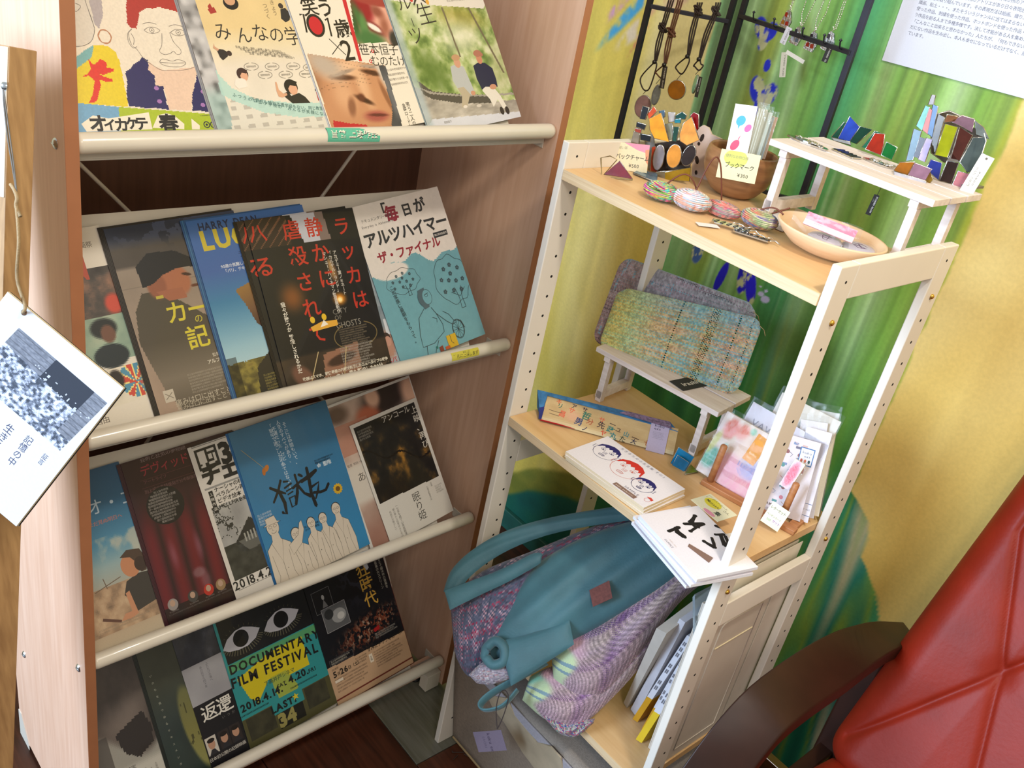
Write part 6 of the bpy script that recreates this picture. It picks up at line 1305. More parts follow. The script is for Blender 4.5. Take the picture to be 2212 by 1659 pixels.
# ---------------- wall grid with necklaces and chains ----------------
IRON = mat('black_iron', '34343c', .45, metal=.6, var=.1)
SY = .50
def wp(px, py, y=SY): return at(px, py, 1, y)
Pa = wp(1405, 0, .44); 
TL = at(1405, 0, 1, .43); HL = at(1586, 0, 1, .555); HR = at(1611, 0, 1, .555); TR = at(1880, 0, 1, .47)
gr = tag(empty('jewellery_grid', Matrix.Translation(HL)), 'black iron folding display frame on the mural wall hung with necklaces and chains', 'display frame'); bpy.context.view_layer.update()
def bar(a, b_, r=.0052, name='bar', sq=True, par=None):
    a = Vector(a); b_ = Vector(b_); x = (b_ - a).normalized(); M = frame(a, x, z=Vector((0, -1, .01)) if abs(x.z) > .5 else Vector((0, 0, 1))); Mi = gr.matrix_world.inverted()
    return MB().box(-.001, (b_ - a).length + .001, -r, r, -r * .7, r * .7, Mi @ M).build(name, IRON, par or gr, bevel=.0006)
ztop = 1.62
def up(P, z): return Vector((P.x, P.y, z))
zb = 1.165
zb1 = at(1330, 300, 1, .43).z; zbr = at(1727, 436, 1, .47).z
for P, zz in ((TL, zb1), (HL, zb1 - .03), (HR, zb1 - .03), (TR, zbr)): bar(up(P, zz), up(P, ztop), name='upright')
zl = at(1410, 15, 1, .43).z; zr_ = at(1612, 38, 1, .555).z
barL = bar(up(TL, zl), up(HL, zl), name='cross_bar'); barR = bar(up(HR, zr_), up(TR, zr_), name='cross_bar')
bar(up(TL, zb1), up(HL, zb1 - .03), name='bottom_bar'); bar(up(HR, zb1 - .03), up(TR, zbr), name='bottom_bar')
for zz in (zb1 + .0, zl + .09): MB().lathe([(0, -.006), (.004, -.006), (.004, .006), (0, .006)], 10, gr.matrix_world.inverted() @ Matrix.Translation(((HL.x + HR.x) / 2, .555, zz))).build('hinge', IRON, gr)
for t_ in (.16, .36, .62, .80, .93):
    q = up(HR, zr_).lerp(up(TR, zr_), t_); Mi = gr.matrix_world.inverted()
    MB().tube([Mi @ q, Mi @ (q + Vector((0, -.012, .003))), Mi @ (q + Vector((0, -.016, .012)))], .0013, 6).build('hook', IRON, gr)
    MB().lathe([(0, -.003), (.003, 0), (0, .003)], 10, Mi @ Matrix.Translation(q + Vector((0, -.016, .014)))).build('hook_ball', IRON, gr)
# necklaces
DKL = mat('dark_leather_cord', '2a1d18', .55, var=.1); MIDL = mat('chestnut_leather_cord', '5a3420', .5, var=.1)
def neck(label, top, knot, split, loop, pend, rx, ry, col, mt, tagpx=None, edge=False, clr=.3):
    y = .425
    P = lambda px: at(px[0], px[1], 1, y)
    o0 = P(pend); t = tag(empty('necklace', Matrix.Translation(o0)), label, 'necklace'); bpy.context.view_layer.update(); Mi = t.matrix_world.inverted(); q = lambda px, d=0: Mi @ (P(px) + Vector((0, -d, 0)))
    for s in (-1, 0, 1):
        MB().tube(smooth([q((top[0] + s * 5, top[1])), q((knot[0] + s * 4, knot[1])), q((split[0] + s * 5 + (knot[0] - split[0]) * .4, (knot[1] + split[1]) / 2)), q((split[0] + s * 2, split[1]))]), .0016, 6).build('cord', mt, t)
    MB().tube(smooth([q(split), q((loop[0] - 11, (split[1] + loop[1]) / 2 + 2)), q((loop[0] - 9, loop[1] - 8)), q(loop), q((loop[0] + 9, loop[1] - 10)), q((split[0] + 2, split[1] + 12)), q(split)]), .0014, 6).build('cord_loop', mt, t)
    b = MB(); rr = random.Random(int(pend[0]))
    for k in range(5):
        a = rr.uniform(0, 3); b.tube([q((knot[0] + 7 * math.cos(a + u), knot[1] + 10 * math.sin(a * 1.7 + u)), .003 * math.cos(u * 2 + k)) for u in np.linspace(0, 5, 10)], .0016, 6)
    b.build('knot', mt, t); MB().lathe([(0, -.004), (.0035, -.0025), (.0042, 0), (.0035, .0025), (0, .004)], 12, Matrix.Translation(q((split[0], split[1] + 2), .003))).build('bead', mat('black_bead', '1a1414', .3), t)
    d = 1 / 1380.; e = Mi @ P((pend[0], pend[1])); nn = Vector((.45, -.89, 0)) if not edge else Vector((-.55, -.83, 0)); M = frame(e, Vector((0, 0, 1)).cross(nn), z=nn)
    pts = [(rx * d * math.cos(a), ry * d * math.sin(a)) for a in np.linspace(0, 2*math.pi, 28, endpoint=False)]
    g = glass_piece(pts, M, col, .0035, .0014, t, 'glass_disc', clr)
    MB().tube([q(loop), q(((loop[0] + pend[0]) / 2, (loop[1] + pend[1] - ry) / 2)), q((pend[0], pend[1] - ry))], .0007, 5).build('jump_chain', CAME, t)
    if tagpx:
        PP = [Mi @ (P(p_) + Vector((0, -.004, 0))) for p_ in tagpx]; MM = frame(PP[0], PP[1] - PP[0], y=PP[2] - PP[0]); w = (PP[1] - PP[0]).length * 1000; h = (PP[2] - PP[0]).length * 1000
        p = Print(w, h, .4, '34302c'); p.text('STAINED GLASS', w * .6, h * .08, w * .36, 'bdb8ac', bold=.03, rot=90); o = p.out('swing_tag', CARD, t); o.matrix_local = MM
    return t
neck('necklace with pink glass disc on dark cord, leftmost on the frame', (1450, 0), (1432, 60), (1416, 132), (1396, 196), (1389, 230), 20, 27, 'a8868a', DKL, clr=.4)
neck('necklace on chestnut cord with small clear glass slab and dark tag, second on the frame', (1470, 0), (1450, 70), (1437, 138), (1428, 168), (1417, 205), 9, 24, '8c9298', MIDL, [(1427, 190), (1437, 192), (1441, 144)], clr=.6)
neck('necklace with big round amber glass disc on dark cord', (1512, 5), (1508, 22), (1487, 120), (1472, 160), (1462, 194), 21, 22, 'a86a0c', DKL, clr=.3)
neck('necklace with pale mint green glass disc on dark cord, rightmost cord', (1552, 5), (1547, 24), (1512, 126), (1510, 152), (1502, 182), 11, 21, '8cd0b0', DKL, [(1503, 209), (1510, 211), (1520, 168)], edge=True, clr=.2)
# ball chains with little glass house charms
CH = mat('chain_silver', 'd8d4c4', .25, metal=1, var=.1)
def chaincharm(label, cx, cy, s, cols, chain, tagq=None, tagcol='d4d0c4', txt='6a665c'):
    y = .515; P = lambda px: at(px[0], px[1], 1, y); t = tag(empty('charm_necklace', Matrix.Translation(P((cx, cy)))), label, 'necklace'); bpy.context.view_layer.update(); Mi = t.matrix_world.inverted(); q = lambda px, d=0: Mi @ (P(px) + Vector((0, -d, 0)))
    for path in chain:
        P3 = [q(p_) for p_ in path]; b = MB()
        L = [0]
        for i in range(1, len(P3)): L.append(L[-1] + (P3[i] - P3[i-1]).length)
        n = int(L[-1] / .0036)
        for k in range(n + 1):
            dd = L[-1] * k / n; i = next(j for j in range(1, len(L)) if L[j] >= dd - 1e-9); c = P3[i-1].lerp(P3[i], (dd - L[i-1]) / max(1e-9, L[i] - L[i-1]))
            b.lathe([(0, -.0014), (.0012, -.0007), (.0012, .0007), (0, .0014)], 6, Matrix.Translation(c))
        b.tube(P3, .0004, 4); o = b.build('ball_chain', CH, t)
    nn = Vector((.1, -1, 0)); e = q((cx, cy), .004); M = frame(e, (1, .1, 0), z=nn); u = s / 1330.
    pts = [(-.5*u, -.6*u), (.35*u, -.75*u), (.55*u, -.1*u), (.25*u, .65*u), (-.1*u, .75*u), (-.35*u, .1*u)]
    MB().prism(pts, -.0018, .0018, M).build('house_body', CAME, t, bevel=.0006)
    for (a, c_, w, h), col in zip(((-.22, .2, .26, .34), (-.33, -.42, .28, .3), (.05, -.45, .3, .3)), cols):
        MB().prism([(a*u, c_*u), ((a+w)*u, (c_-.02)*u), ((a+w*.8)*u, (c_+h)*u), (a*u, (c_+h)*u)], .0018, .0026, M).build('glass_pane', glassm(col, .1), t)
    MB().tube([M @ Vector((.0, .75*u, 0)), M @ Vector((.002, .75*u + .004, 0)), M @ Vector((-.001, .75*u + .007, 0))], .0009, 6).build('bail', CH, t)
    if tagq:
        PP = [q(p_, .007) for p_ in tagq]; MM = frame(PP[0], PP[1] - PP[0], y=PP[2] - PP[0]); w = (PP[1] - PP[0]).length * 1000; h = (PP[2] - PP[0]).length * 1000
        p = Print(w, h, .4, tagcol); p.text('STAINED GLASS', w * .62, h * .1, w * .34, txt, bold=.02, rot=90); o = p.out('swing_tag', CARD, t); o.matrix_local = MM
chaincharm('chain with red and amber glass house charm, upper left of the hanging row', 1702, 42, 26, ('8c2818', '8a5a1c', '8c2418'), [[(1708, 26), (1712, 0)], [(1704, 28), (1716, 0)]], [(1689, 92), (1700, 98), (1712, 62)], 'c9c8cc')
chaincharm('ball chain with grey glass house charm, second of the row', 1723, 78, 26, ('2a2c30', 'a8acb0', '6a7076'), [[(1732, 56), (1732, 30), (1742, 0)], [(1734, 54), (1752, 20), (1762, 0)]], [(1688, 167), (1701, 167), (1707, 116)], 'c4c0ae')
chaincharm('ball chain with red-paned glass house charm, third of the row', 1756, 90, 28, ('2c2024', 'a02a1c', 'b03a20'), [[(1760, 66), (1764, 40), (1780, 0)], [(1762, 64), (1784, 30), (1794, 0)]], [(1702, 116), (1706, 108), (1745, 92)], 'd4d0c4')
chaincharm('link chain with dark glass house charm and black tag, rightmost of the row', 1793, 90, 28, ('3c3a40', '2c3030', '6a6a6c'), [[(1802, 64), (1812, 34), (1824, 0)], [(1806, 62), (1818, 30), (1828, 0)]], [(1779, 132), (1791, 137), (1803, 102)], '35322f', 'c8c4ba')
# notice on the wall
def notice(p):
    K = '505058'; rows = ['人たちの可能性を模索し続ける各事業所に計10か所のアトリエがあり、', '運営する各事業所に計10か所のアトリエがあり日々表現活動に取り組んでいます。', '表現活動に取り組んでいます。その表現方法は絵画、織り、ステンドグラス、', '織画、粘土・・・、またそういうジャンルに当てはまらない糸を使った作品、', '使った作品、刺繍を使った作品、ホットボンドを使った作品・・・これって', 'う作品を創る人まで多種多様です。決して才能がある人を集めたわけではなく、', '「こんなこと出来ると思わなかった」人たちが、「何もできない」と言われてきた', 'だにない作品を生み出し、本人も幸せになっているだけでなく、周りの人の意識や', 'ています。']
    for i, r in enumerate(rows): p.text(r, 27, 168 + i * 9.2, 6.2, K)
ln = at(1905, 130, 1, WY - .003); rn = at(2212, 213, 1, WY - .003)
p = Print(300, 290, .3, 'cfd0d8'); notice(p)
Mn = frame(ln + Vector((0, 0, 0)), (1, 0, .012), y=(0, 0, 1)); Mn = frame(ln, (rn - ln), y=(0, 0, 1))
o = p.out('wall_notice', MATTE, None, Mn, 'large white printed notice with lines of small Japanese text on the green mural', 'notice')
# ---------------- middle shelf ----------------
Z1 = SZ[1] + .0003
def sheetpx(top, bot, p0, n, th, nu, nv, mt, name, parent, colfn=None, back=.5, pu=.5, pv=.6, wob=.0, closed=True):
    """pillow-like cloth body between two pixel boundary lines laid on a real plane, bulging to its front"""
    n = Vector(n).normalized(); T_ = [atp(x, y, p0, n) for x, y in top]; B_ = [atp(x, y, p0, n) for x, y in bot]
    def pl(P, u):
        k = u * (len(P) - 1); i = min(int(k), len(P) - 2); t = k - i
        a, b, c, d = P[max(i-1, 0)], P[i], P[i+1], P[min(i+2, len(P)-1)]
        return .5 * ((2*b) + (c - a) * t + (2*a - 5*b + 4*c - d) * t*t + (3*b - a - 3*c + d) * t**3)
    inv = parent.matrix_world.inverted() if parent is not None else Matrix.Identity(4)
    def S(u, v): return (math.sin(math.pi * min(max(u, .0), 1)) ** pu) * (math.sin(math.pi * min(max(v, 0), 1)) ** pv)
    def f(u, v): return inv @ (pl(T_, u).lerp(pl(B_, u), v) + n * (th * S(u, v) + (wob * math.sin(u * 11 + v * 5) * math.sin(v * 7 + u * 4) * S(u, v))))
    def g(u, v): return inv @ (pl(T_, u).lerp(pl(B_, u), v) - n * (th * back * S(u, v)))
    b = MB().grid(f, nu, nv, colfn=colfn)
    for i in range(len(b.f)): b.f[i] = b.f[i][::-1]
    o = b.build(name, mt, parent)
    if closed:
        c = MB().grid(g, max(8, nu // 4), max(6, nv // 4), colfn=colfn); c.build(name + '_underside' if False else 'lining', mt, o if parent is not None else o)
    return o, f
# crayon-drawn pencil case
a_ = at(1168, 908, 2, Z1 + .002); b_ = at(1454, 983, 2, Z1 + .002); ux = (b_ - a_).normalized(); L = (b_ - a_).length
pcM = frame(a_, ux, z=(0, 0, 1)); case = tag(empty('pencil_case', pcM), 'long folded cloth case with crayon characters and blue lining on the middle shelf', 'pencil case')
def case_col(U, V):
    c = ramp(fbm(U * 9, V * 5, 3), [(0, 'b09468'), (.6, 'c0a678'), (1, 'cab488')]); c = mix(c, hx('cfc09a'), sstep(.75, .95, V))
    return mix(c, hx('d8a48c'), blob(U, V, .22, .55, .06, .2, 0, .8) * .6)
pcs = Print(L * 1000, 46, .6, 'b89c70', base=case_col, res=(60, 14)); rr = random.Random(7)
cols = ['c8503c', '2c6a5c', '2a2c50', 'd8704c', '5a3c2c', '2c7c84', 'b83c4c', '8a8c4c', '34405c']
for k, (ch, x, y, s, c_) in enumerate((('キ', 14, 7, 9, 'c8603c'), ('リ', 17, 14, 9, '2c6a5c'), ('ア', 36, 8, 9, '3a3040'), ('サ', 52, 10, 9, '3a3040'), ('サ', 34, 16, 10, 'd06a4c'), ('哲', 54, 20, 14, '2c7060'), ('サ', 78, 20, 10, 'd0684c'), ('一', 94, 22, 10, '5a4438'), ('昌', 22, 27, 11, 'd06048'), ('男', 46, 32, 13, '28406c'), ('分', 62, 28, 11, 'a85c40'), ('先', 78, 29, 12, '4c3a3c'), ('政', 92, 32, 12, '2c7c78'), ('ユ', 104, 28, 9, '5a4438'), ('山', 116, 33, 9, '2c8088'), ('一', 128, 36, 12, '5a4438'), ('七', 146, 38, 10, 'a8683c'), ('ノ', 58, 40, 9, '34304c'), ('ヤ', 84, 40, 10, 'c8503c'), ('丸', 98, 41, 11, '2c7c84'), ('た', 112, 41, 10, '3c4a3c'), ('大', 128, 42, 9, '34304c'))):
    pcs.text(ch, x * L / .185 * .98, y + rr.uniform(-1, 1), s, c_, bold=.02, jit=12)
pcs.line([(8, 24), (20, 25), (30, 24)], .8, '5a4438'); pcs.line([(10, 30), (26, 31)], .8, '5a4438')
o = pcs.out('crayon_panel', MATTE, case); 
tl_ = 38; o.matrix_local = Matrix.Rotation(math.radians(tl_), 4, 'X') @ Matrix.Translation((0, 0, 0))
cy, cz = .046 * math.cos(math.radians(tl_)), .046 * math.sin(math.radians(tl_))
BLUEF = mat('blue_cloth', '3a74a4', .9, var=.2, vscale=80, bump=.5, bscale=400); MAUVEF = mat('mauve_striped_cloth', '84708c', .9, var=.3, vscale=200); REDF = mat('red_cloth', 'b8242c', .9, var=.1); NAVYF = mat('navy_cloth', '2c3478', .9, var=.1)
MB().add([(-.018, cy * 1.02, cz + .004), (L * .93, cy + .012, cz + .002), (L * 1.0, cy - .004, cz - .003), (0, cy - .004, cz + .001), (-.002, .010, .001), (-.012, cy, .001), (L, cy + .01, .001)], [(0, 3, 2, 1), (0, 4, 3), (0, 5, 4), (0, 1, 6, 5), (1, 2, 6)]).build('blue_lining', BLUEF, case, solid=.0008)
MB().add([(L * .55, cy - .002, cz + .0025), (L * .95, cy - .006, cz + .0005), (L * .93, cy + .010, cz + .003), (L * .6, cy + .006, cz + .0045)], [(0, 1, 2, 3)]).build('striped_lining', MAUVEF, case, solid=.0006)
MB().add([(-.001, -.001, .0002), (.058, .001, .0002), (.030, -.0035, .004), (.0, -.004, .004)], [(0, 1, 2, 3)]).build('red_corner', REDF, case, solid=.0008)
MB().add([(-.004, .002, .001), (.0005, -.0005, .002), (.0005, .034, .024), (-.010, .03, .018)], [(0, 1, 2, 3)]).build('navy_corner', NAVYF, case, solid=.0006)
def d_lab(p, w, h): p.text('kuku', w * .2, h * .12, h * .11, '4a4658', bold=.01, sx=1.2); p.text('ext', w * .2, h * .22, h * .11, '4a4658', bold=.01, sx=1.2); p.fine(w * .18, h * .34, w * .65, 5, h * .05, '8a8698', h * .035)
pcs2 = Print(30, 52, .4, 'b2a8c0'); d_lab(pcs2, 30, 52); o = pcs2.out('paper_band', CARD, case); o.matrix_local = Matrix.Rotation(math.radians(tl_), 4, 'X') @ Matrix.Translation((L - .044, -.004, .0012))

# booklets with drawn faces
n_up = Vector((0, 0, 1))
def booklets(px_bl, px_br, px_tl, ztop, n, th, label0, labeln, draw, jitter, paper='e4e0e6', edge='e0cfae', group=None, first=0):
    P = [at(x, y, 2, ztop) for x, y in (px_bl, px_br, px_tl)]; M = frame(P[0], P[1] - P[0], y=P[2] - P[0]); w = (P[1] - P[0]).length * 1000; h = (M.inverted() @ P[2]).y * 1000
    for k in range(n):
        p = Print(w, h, th * 1000 - .15, paper, edge=edge)
        if k == 0: draw(p, w, h, M)
        dx, dy, da = jitter[k % len(jitter)] if k else (0, 0, 0)
        o = p.out('booklet', CARD, None, M @ Matrix.Translation((dx, dy, -th * k)) @ Matrix.Rotation(math.radians(da), 4, 'Z'))
        tag(o, label0 if k == 0 else labeln[(k - 1) % len(labeln)], 'booklet', group)
    return M, w, h
def d_faces(p, w, h, M):
    s = h
    face_line(p, w * .20, h * .40, h * .42, '2a2a5e', .8, hair='2a2666', rot=-4)
    face_line(p, w * .50, h * .47, h * .50, 'c46a5e', .7, hair='c8342a', rot=2)
    face_line(p, w * .76, h * .56, h * .36, '2a2a5e', .8, hair='2a2666', rot=-2)
    p.text('生きるための名言集 その2', w * .22, h * .07, h * .062, '8a8898', bold=-.005, gap=.25)
    p.text('SAMPLE', w * .68, h * .84, h * .07, '6a6478', bold=-.005, gap=.04)
    p.rect(w * .60, h * .885, w * .86, h * .975, '84685c'); p.text('kuku ext.', w * .62, h * .93, h * .05, 'd4c4b8', bold=.01); p.text('booklet', w * .745, h * .93, h * .04, 'd4c4b8')
    p.poly([(w*.90, h*.74), (w*.93, h*.70), (w*.97, h*.72), (w*.97, h*.77), (w*.93, h*.75)], 'cc4438'); p.arc(w*.935, h*.80, h*.045, h*.05, .5, 'cc6a5e')
booklets((1222, 975), (1391, 1097), (1304, 936), Z1 + .0135, 3, .0044, 'white booklet with three drawn faces in blue and red, on the middle shelf', ['booklet directly beneath the drawn-faces booklet, slightly shifted', 'lowest booklet under the drawn faces, on the pine shelf'], d_faces, [(0, 0, 0), (.0015, -.0015, .6), (.003, .000, -.5)])
def q2p(M, w, h, px, z): 
    c = M.inverted() @ at(px[0], px[1], 2, z); return (c.x * 1000, h - c.y * 1000)
zc = Z1 + .0235
def d_call(p, w, h, M):
    K = '1a1616'; Q = lambda *pts: [q2p(M, w, h, (1180 + x / 3.16, 820 + y / 3.16), zc) for x, y in pts]
    for pts, wd in (([(1015, 930), (1000, 955), (985, 978)], 7), ([(945, 985), (1000, 985), (1070, 985)], 6), ([(1070, 985), (1030, 1005), (985, 1035)], 7), ([(1000, 985), (1010, 1000), (1040, 1010)], 5),
                    ([(838, 1035), (870, 1022), (905, 1008)], 6), ([(885, 1015), (895, 1040), (945, 1076)], 6.5), ([(1160, 1000), (1195, 1012), (1230, 998)], 6), ([(1210, 985), (1245, 990), (1265, 985)], 6), ([(1205, 1010), (1225, 1040), (1260, 1060)], 6),
                    ([(1155, 1058), (1190, 1060), (1212, 1056)], 5), ([(1190, 1062), (1205, 1100), (1222, 1135)], 6), ([(1078, 1105), (1110, 1125), (1150, 1146)], 6.5), ([(1150, 1146), (1142, 1115), (1130, 1082)], 5), ([(1222, 1070), (1240, 1110), (1240, 1140)], 5)):
        q = Q(*pts); p.line(q, wd, K, rough=.4, seed=int(pts[0][0])); p.ell(q[0][0], q[0][1], wd * .5, wd * .5, K); p.ell(q[-1][0], q[-1][1], wd * .45, wd * .45, K)
    q = Q((975, 1120), (1140, 1218), (1110, 1252), (965, 1140)); p.poly(q, '84685c')
    a = Q((950, 1168))[0]; p.text('SAMPLE', w * .40, h * .945, h * .045, '77727e', bold=-.005, gap=.05) ; p.text('kuku ext.', w * .42, h * .885, h * .035, 'd4c4b8', bold=.01)
booklets((1382, 1113), (1506, 1252), (1487, 1071), zc, 5, .0046, 'white booklet with bold black brush characters overhanging the middle shelf', ['second booklet under the brush-character one, shifted left', 'third booklet of the brush-character pile', 'fourth booklet of the pile, its corner poking out left', 'lowest booklet of the pile over the shelf edge'], d_call, [(0, 0, 0), (-.004, .002, 1.0), (-.002, -.002, -1.2), (-.016, .004, 1.5), (-.010, -.001, -1)], edge='dfe2ea')
def d_mus(p, w, h): p.ell(w*.36, h*.36, w*.26, h*.26, 'd8cc3c'); p.text('Musashi', w*.16, h*.38, h*.17, '3a3a30', bold=.01); p.text('ポストカード', w*.2, h*.16, h*.12, '4a4a3c'); p.text('集', w*.66, h*.66, h*.24, '2c3c34', bold=.02); p.text('さん', w*.70, h*.3, h*.14, '4a4a3c'); p.ell(w*.62, h*.9, w*.2, h*.1, 'd890a4'); p.line([(w*.06, h*.3), (w*.06, h*.12), (w*.16, h*.12)], .5, '3a3a30')
pcard('price_card', 'cream card with a yellow oval lying on the brush-character booklet', 'card', [(1492, 1079), (1550, 1127), (1522, 1056)], (0, 0, zc + .0012), (0, 0, 1), .4, 'e0dcbc', d_mus)
pcard('booklet', 'white booklet corner showing right of the front post on the middle shelf', 'booklet', [(1575, 1195), (1616, 1186), (1632, 1140)], (0, 0, Z1 + .012), (0, 0, 1), 10, 'e8e4e0')
# blue glass stand
cs = at(1474, 1020, 2, Z1); nb_ = Vector((.62, -.76, .18)).normalized()
bs = tag(empty('glass_card_holder', Matrix.Translation(cs)), 'small bright blue stained glass card holder on the middle shelf', 'card holder'); bpy.context.view_layer.update()
glass_px([(1466, 966), (1499, 987), (1480, 1017), (1449, 1000)], cs, nb_, '1878a8', bs, .0025, .0009, .1); glass_px([(1464, 983), (1488, 999), (1477, 1018), (1452, 1004)], cs - nb_ * -.008, nb_, '20709c', bs, .002, .0007, .2)
glass_px([(1484, 1016), (1492, 1004), (1508, 1020), (1480, 1024)], (0, 0, Z1 + .003), (0, 0, 1), '7c8c2c', bs, .002, .0007, .2)

# wooden stationery stand with dowels
DW = wood('reddish_wood', '9c6238', 'bd8454', (10, 1, 1), 9, .5)
sa = at(1512, 1046, 2, Z1); sb = at(1716, 1160, 2, Z1); ux = (sb - sa).normalized()
SM = frame(sa, ux, z=(0, 0, 1)); SMi = SM.inverted(); stand = tag(empty('stationery_stand', SM), 'reddish wooden stand with upright dowels holding letter sets on the middle shelf', 'stand')
Ls = .155
MB().box(0, Ls, 0, .014, 0, .008).build('front_rail', DW, stand, bevel=.001); MB().box(0, Ls, .088, .102, 0, .008).build('back_rail', DW, stand, bevel=.001)
for x in (.002, Ls * .48, Ls - .016): MB().box(x, x + .014, .0142, .0878, 0, .0078).build('cross_rail', DW, stand, bevel=.001)
for x in (.010, .085, .128):
    for y, hh in ((.010, .062), (.096, .085)):
        MB().lathe([(0, 0), (.0052, 0), (.0052, hh - .002), (.004, hh), (0, hh)], 16, Matrix.Translation((x, y, .0082)) @ Matrix.Rotation(math.radians(-8), 4, 'X')).build('dowel', DW, stand)
bpy.context.view_layer.update()
ny = (SM.to_3x3() @ Vector((0, -1, .36))).normalized()
def lean(px3, yoff, name, label, cat, th, paper, draw=None, base=None, res=(30, 30), group=None, mt=None):
    p0 = SM @ Vector((0, yoff, .009)); return pcard(name, label, cat, px3, p0, ny, th, paper, draw, mt or CARD, base, res, group)
def crayon(U, V):
    c = ramp(fbm(U * 5, V * 5, 3), [(0, 'cdbfae'), (.5, 'ddd0c4'), (1, 'd8c8d0')]); st = vnoise(U * 90 + V * 20, V * 14, 9)
    for cx, cy, rx, ry, col in ((.18, .2, .11, .16, 'dc6c5c'), (.36, .16, .10, .12, 'e07c6c'), (.5, .08, .05, .05, '7cc0a8'), (.10, .72, .12, .16, '3ca88c'), (.04, .5, .05, .2, 'c8cc6c'), (.22, .52, .04, .1, '5cac9c'), (.62, .80, .36, .30, 'd8889c'), (.70, .58, .18, .16, '8c98cc'), (.40, .7, .2, .2, 'd4a0b4'), (.55, .35, .2, .2, 'd4bcae')):
        c = mix(c, hx(col), blob(U, V, cx, cy, rx, ry, 10, .35) * (.45 + .5 * st))
    sw = np.abs(np.sin(np.sqrt((U - .68) ** 2 + (V - .58) ** 2) * 60)) < .25; return mix(c, hx('7c8cc8'), (sw & (blob(U, V, .68, .58, .2, .2) > .5)).astype(float) * .6)
o1, Mk, w, h = lean([(1503, 1014), (1625, 1090), (1565, 884)], .018, 'stationery_packet', 'crayon-patterned stationery packet in film with an orange label, left in the stand', 'packet', 8, 'd8ccc0', base=crayon, res=(60, 60))
def addpoly(o, M, pts, col, z, draw=None, name='orange_band'):
    Mi = M.inverted(); P = [Mi @ atp(x, y, M.to_translation(), M.to_3x3() @ Vector((0, 0, 1))) for x, y in pts]; MM = frame(P[0] + Vector((0, 0, z)), P[1] - P[0], y=P[2] - P[0]); w = (P[1] - P[0]).length * 1000; h = (P[2] - P[0]).length * 1000
    p = Print(w, h, .4, col)
    if draw: draw(p, w, h)
    q = p.out(name, CARD, o); q.matrix_local = MM; return q
addpoly(o1, Mk, [(1603, 989), (1627, 1007), (1631, 931)], 'd8963c', .0009, lambda p, w, h: (p.text('kuku', w*.2, h*.68, w*.26, 'ecdcc0', bold=.01), p.text('ext.', w*.2, h*.84, w*.24, 'ecdcc0', bold=.01)))
MB().grid(lambda u, v: ((u * 1.03 - .015) * w * .001, (v * 1.10 - .02) * h * .001, .0016 + .0012 * math.sin(u * 17) * v ** 3 + .0006 * math.sin(v * 31)), 24, 24).build('film_sleeve', FILM, o1)
o2, M2, w2, h2 = lean([(1535, 1030), (1690, 1130), (1594, 848)], .040, 'letter_set', 'white letter card with grey capitals and a pink shape behind the crayon packet', 'card', 2, 'cfccd8', lambda p, w, h: (p.text('VAWS', w * .1, h * .2, h * .11, '8c8a9c', bold=.01, rot=0), p.poly([(w*.34, h*.26), (w*.6, h*.24), (w*.66, h*.36), (w*.4, h*.38)], 'b8707c'), p.text('V-A', w * .55, h * .42, h * .1, '6c6a7c')))
MB().grid(lambda u, v: ((u * 1.04 - .02) * w2 * .001, (v * 1.06) * h2 * .001, .0014 + .001 * math.sin(u * 13 + 2) * v ** 3), 20, 20).build('film_sleeve', FILM, o2)
o3, M3, w3, h3 = lean([(1580, 1060), (1700, 1130), (1652, 828)], .060, 'letter_set', 'cream letter set in crinkled film, tallest at the back of the stand', 'card', 2, 'd6d2c8')
MB().grid(lambda u, v: ((u * 1.06 - .03) * w3 * .001, (v * 1.06) * h3 * .001, .0014 + .0014 * math.sin(u * 19 + 1) * v ** 3), 20, 20).build('film_sleeve', FILM, o3)
# right of the front post
o4, M4, w4, h4 = lean([(1683, 1046), (1704, 1060), (1699, 978)], .010, 'card', 'small pink crayon card seen just right of the front post', 'card', 4, 'c8b43c', base=lambda U, V: mix(ramp(fbm(U * 4, V * 8, 3), [(0, 'e4d0dc'), (1, 'f0e4ec')]), hx('e0607c'), blob(U, V, .45, .5, .38, .42, 10, .4) * (.5 + .5 * vnoise(U * 20, V * 60, 3))), res=(20, 30))
MB().grid(lambda u, v: ((u * 1.3 - .05) * w4 * .001, (v * 1.12) * h4 * .001, .0012 + .0008 * math.sin(u * 9 + v * 20)), 10, 16).build('film_sleeve', FILM, o4)
def d_set(p, w, h):
    rr = random.Random(5)
    for k in range(26):
        x, y = rr.uniform(.08, .62) * w, rr.uniform(.06, .86) * h; c_ = rr.choice(['c87c84', '7c8cac', '6c6a7c', 'b08c6c', '5c8c8c', 'c8a8a0', '8c5c5c'])
        if k % 3 == 0: p.ell(x, y, w * .05, h * .025, c_, rot=rr.uniform(0, 90))
        elif k % 3 == 1: p.line([(x, y), (x + w * .1, y + h * .03), (x + w * .05, y + h * .06)], .8, c_)
        else: p.rect(x, y, x + w * .12, y + h * .03, c_)
    p.text('SAMPLE', w * .08, h * .90, h * .045, '6a5c54', bold=.01); p.text('(レターセット)', w * .06, h * .96, h * .032, '6a5c54')
    p.rect(w * .58, h * .10, w * .92, h * .32, '3c6ca0'); p.rect(w * .60, h * .112, w * .90, h * .308, 'd4d4dc'); p.text('kuku', w * .64, h * .16, h * .042, '5c6474', sx=1.2); p.text('ext', w * .70, h * .205, h * .042, '5c6474', sx=1.2)
    for x, c_ in ((.66, 'b8503c'), (.75, 'c86c4c'), (.84, '2c4c4c')): p.ell(w * x, h * .265, w * .028, h * .022, c_)
    p.rect(w * .56, h * .36, w * .78, h * .42, 'b08088')
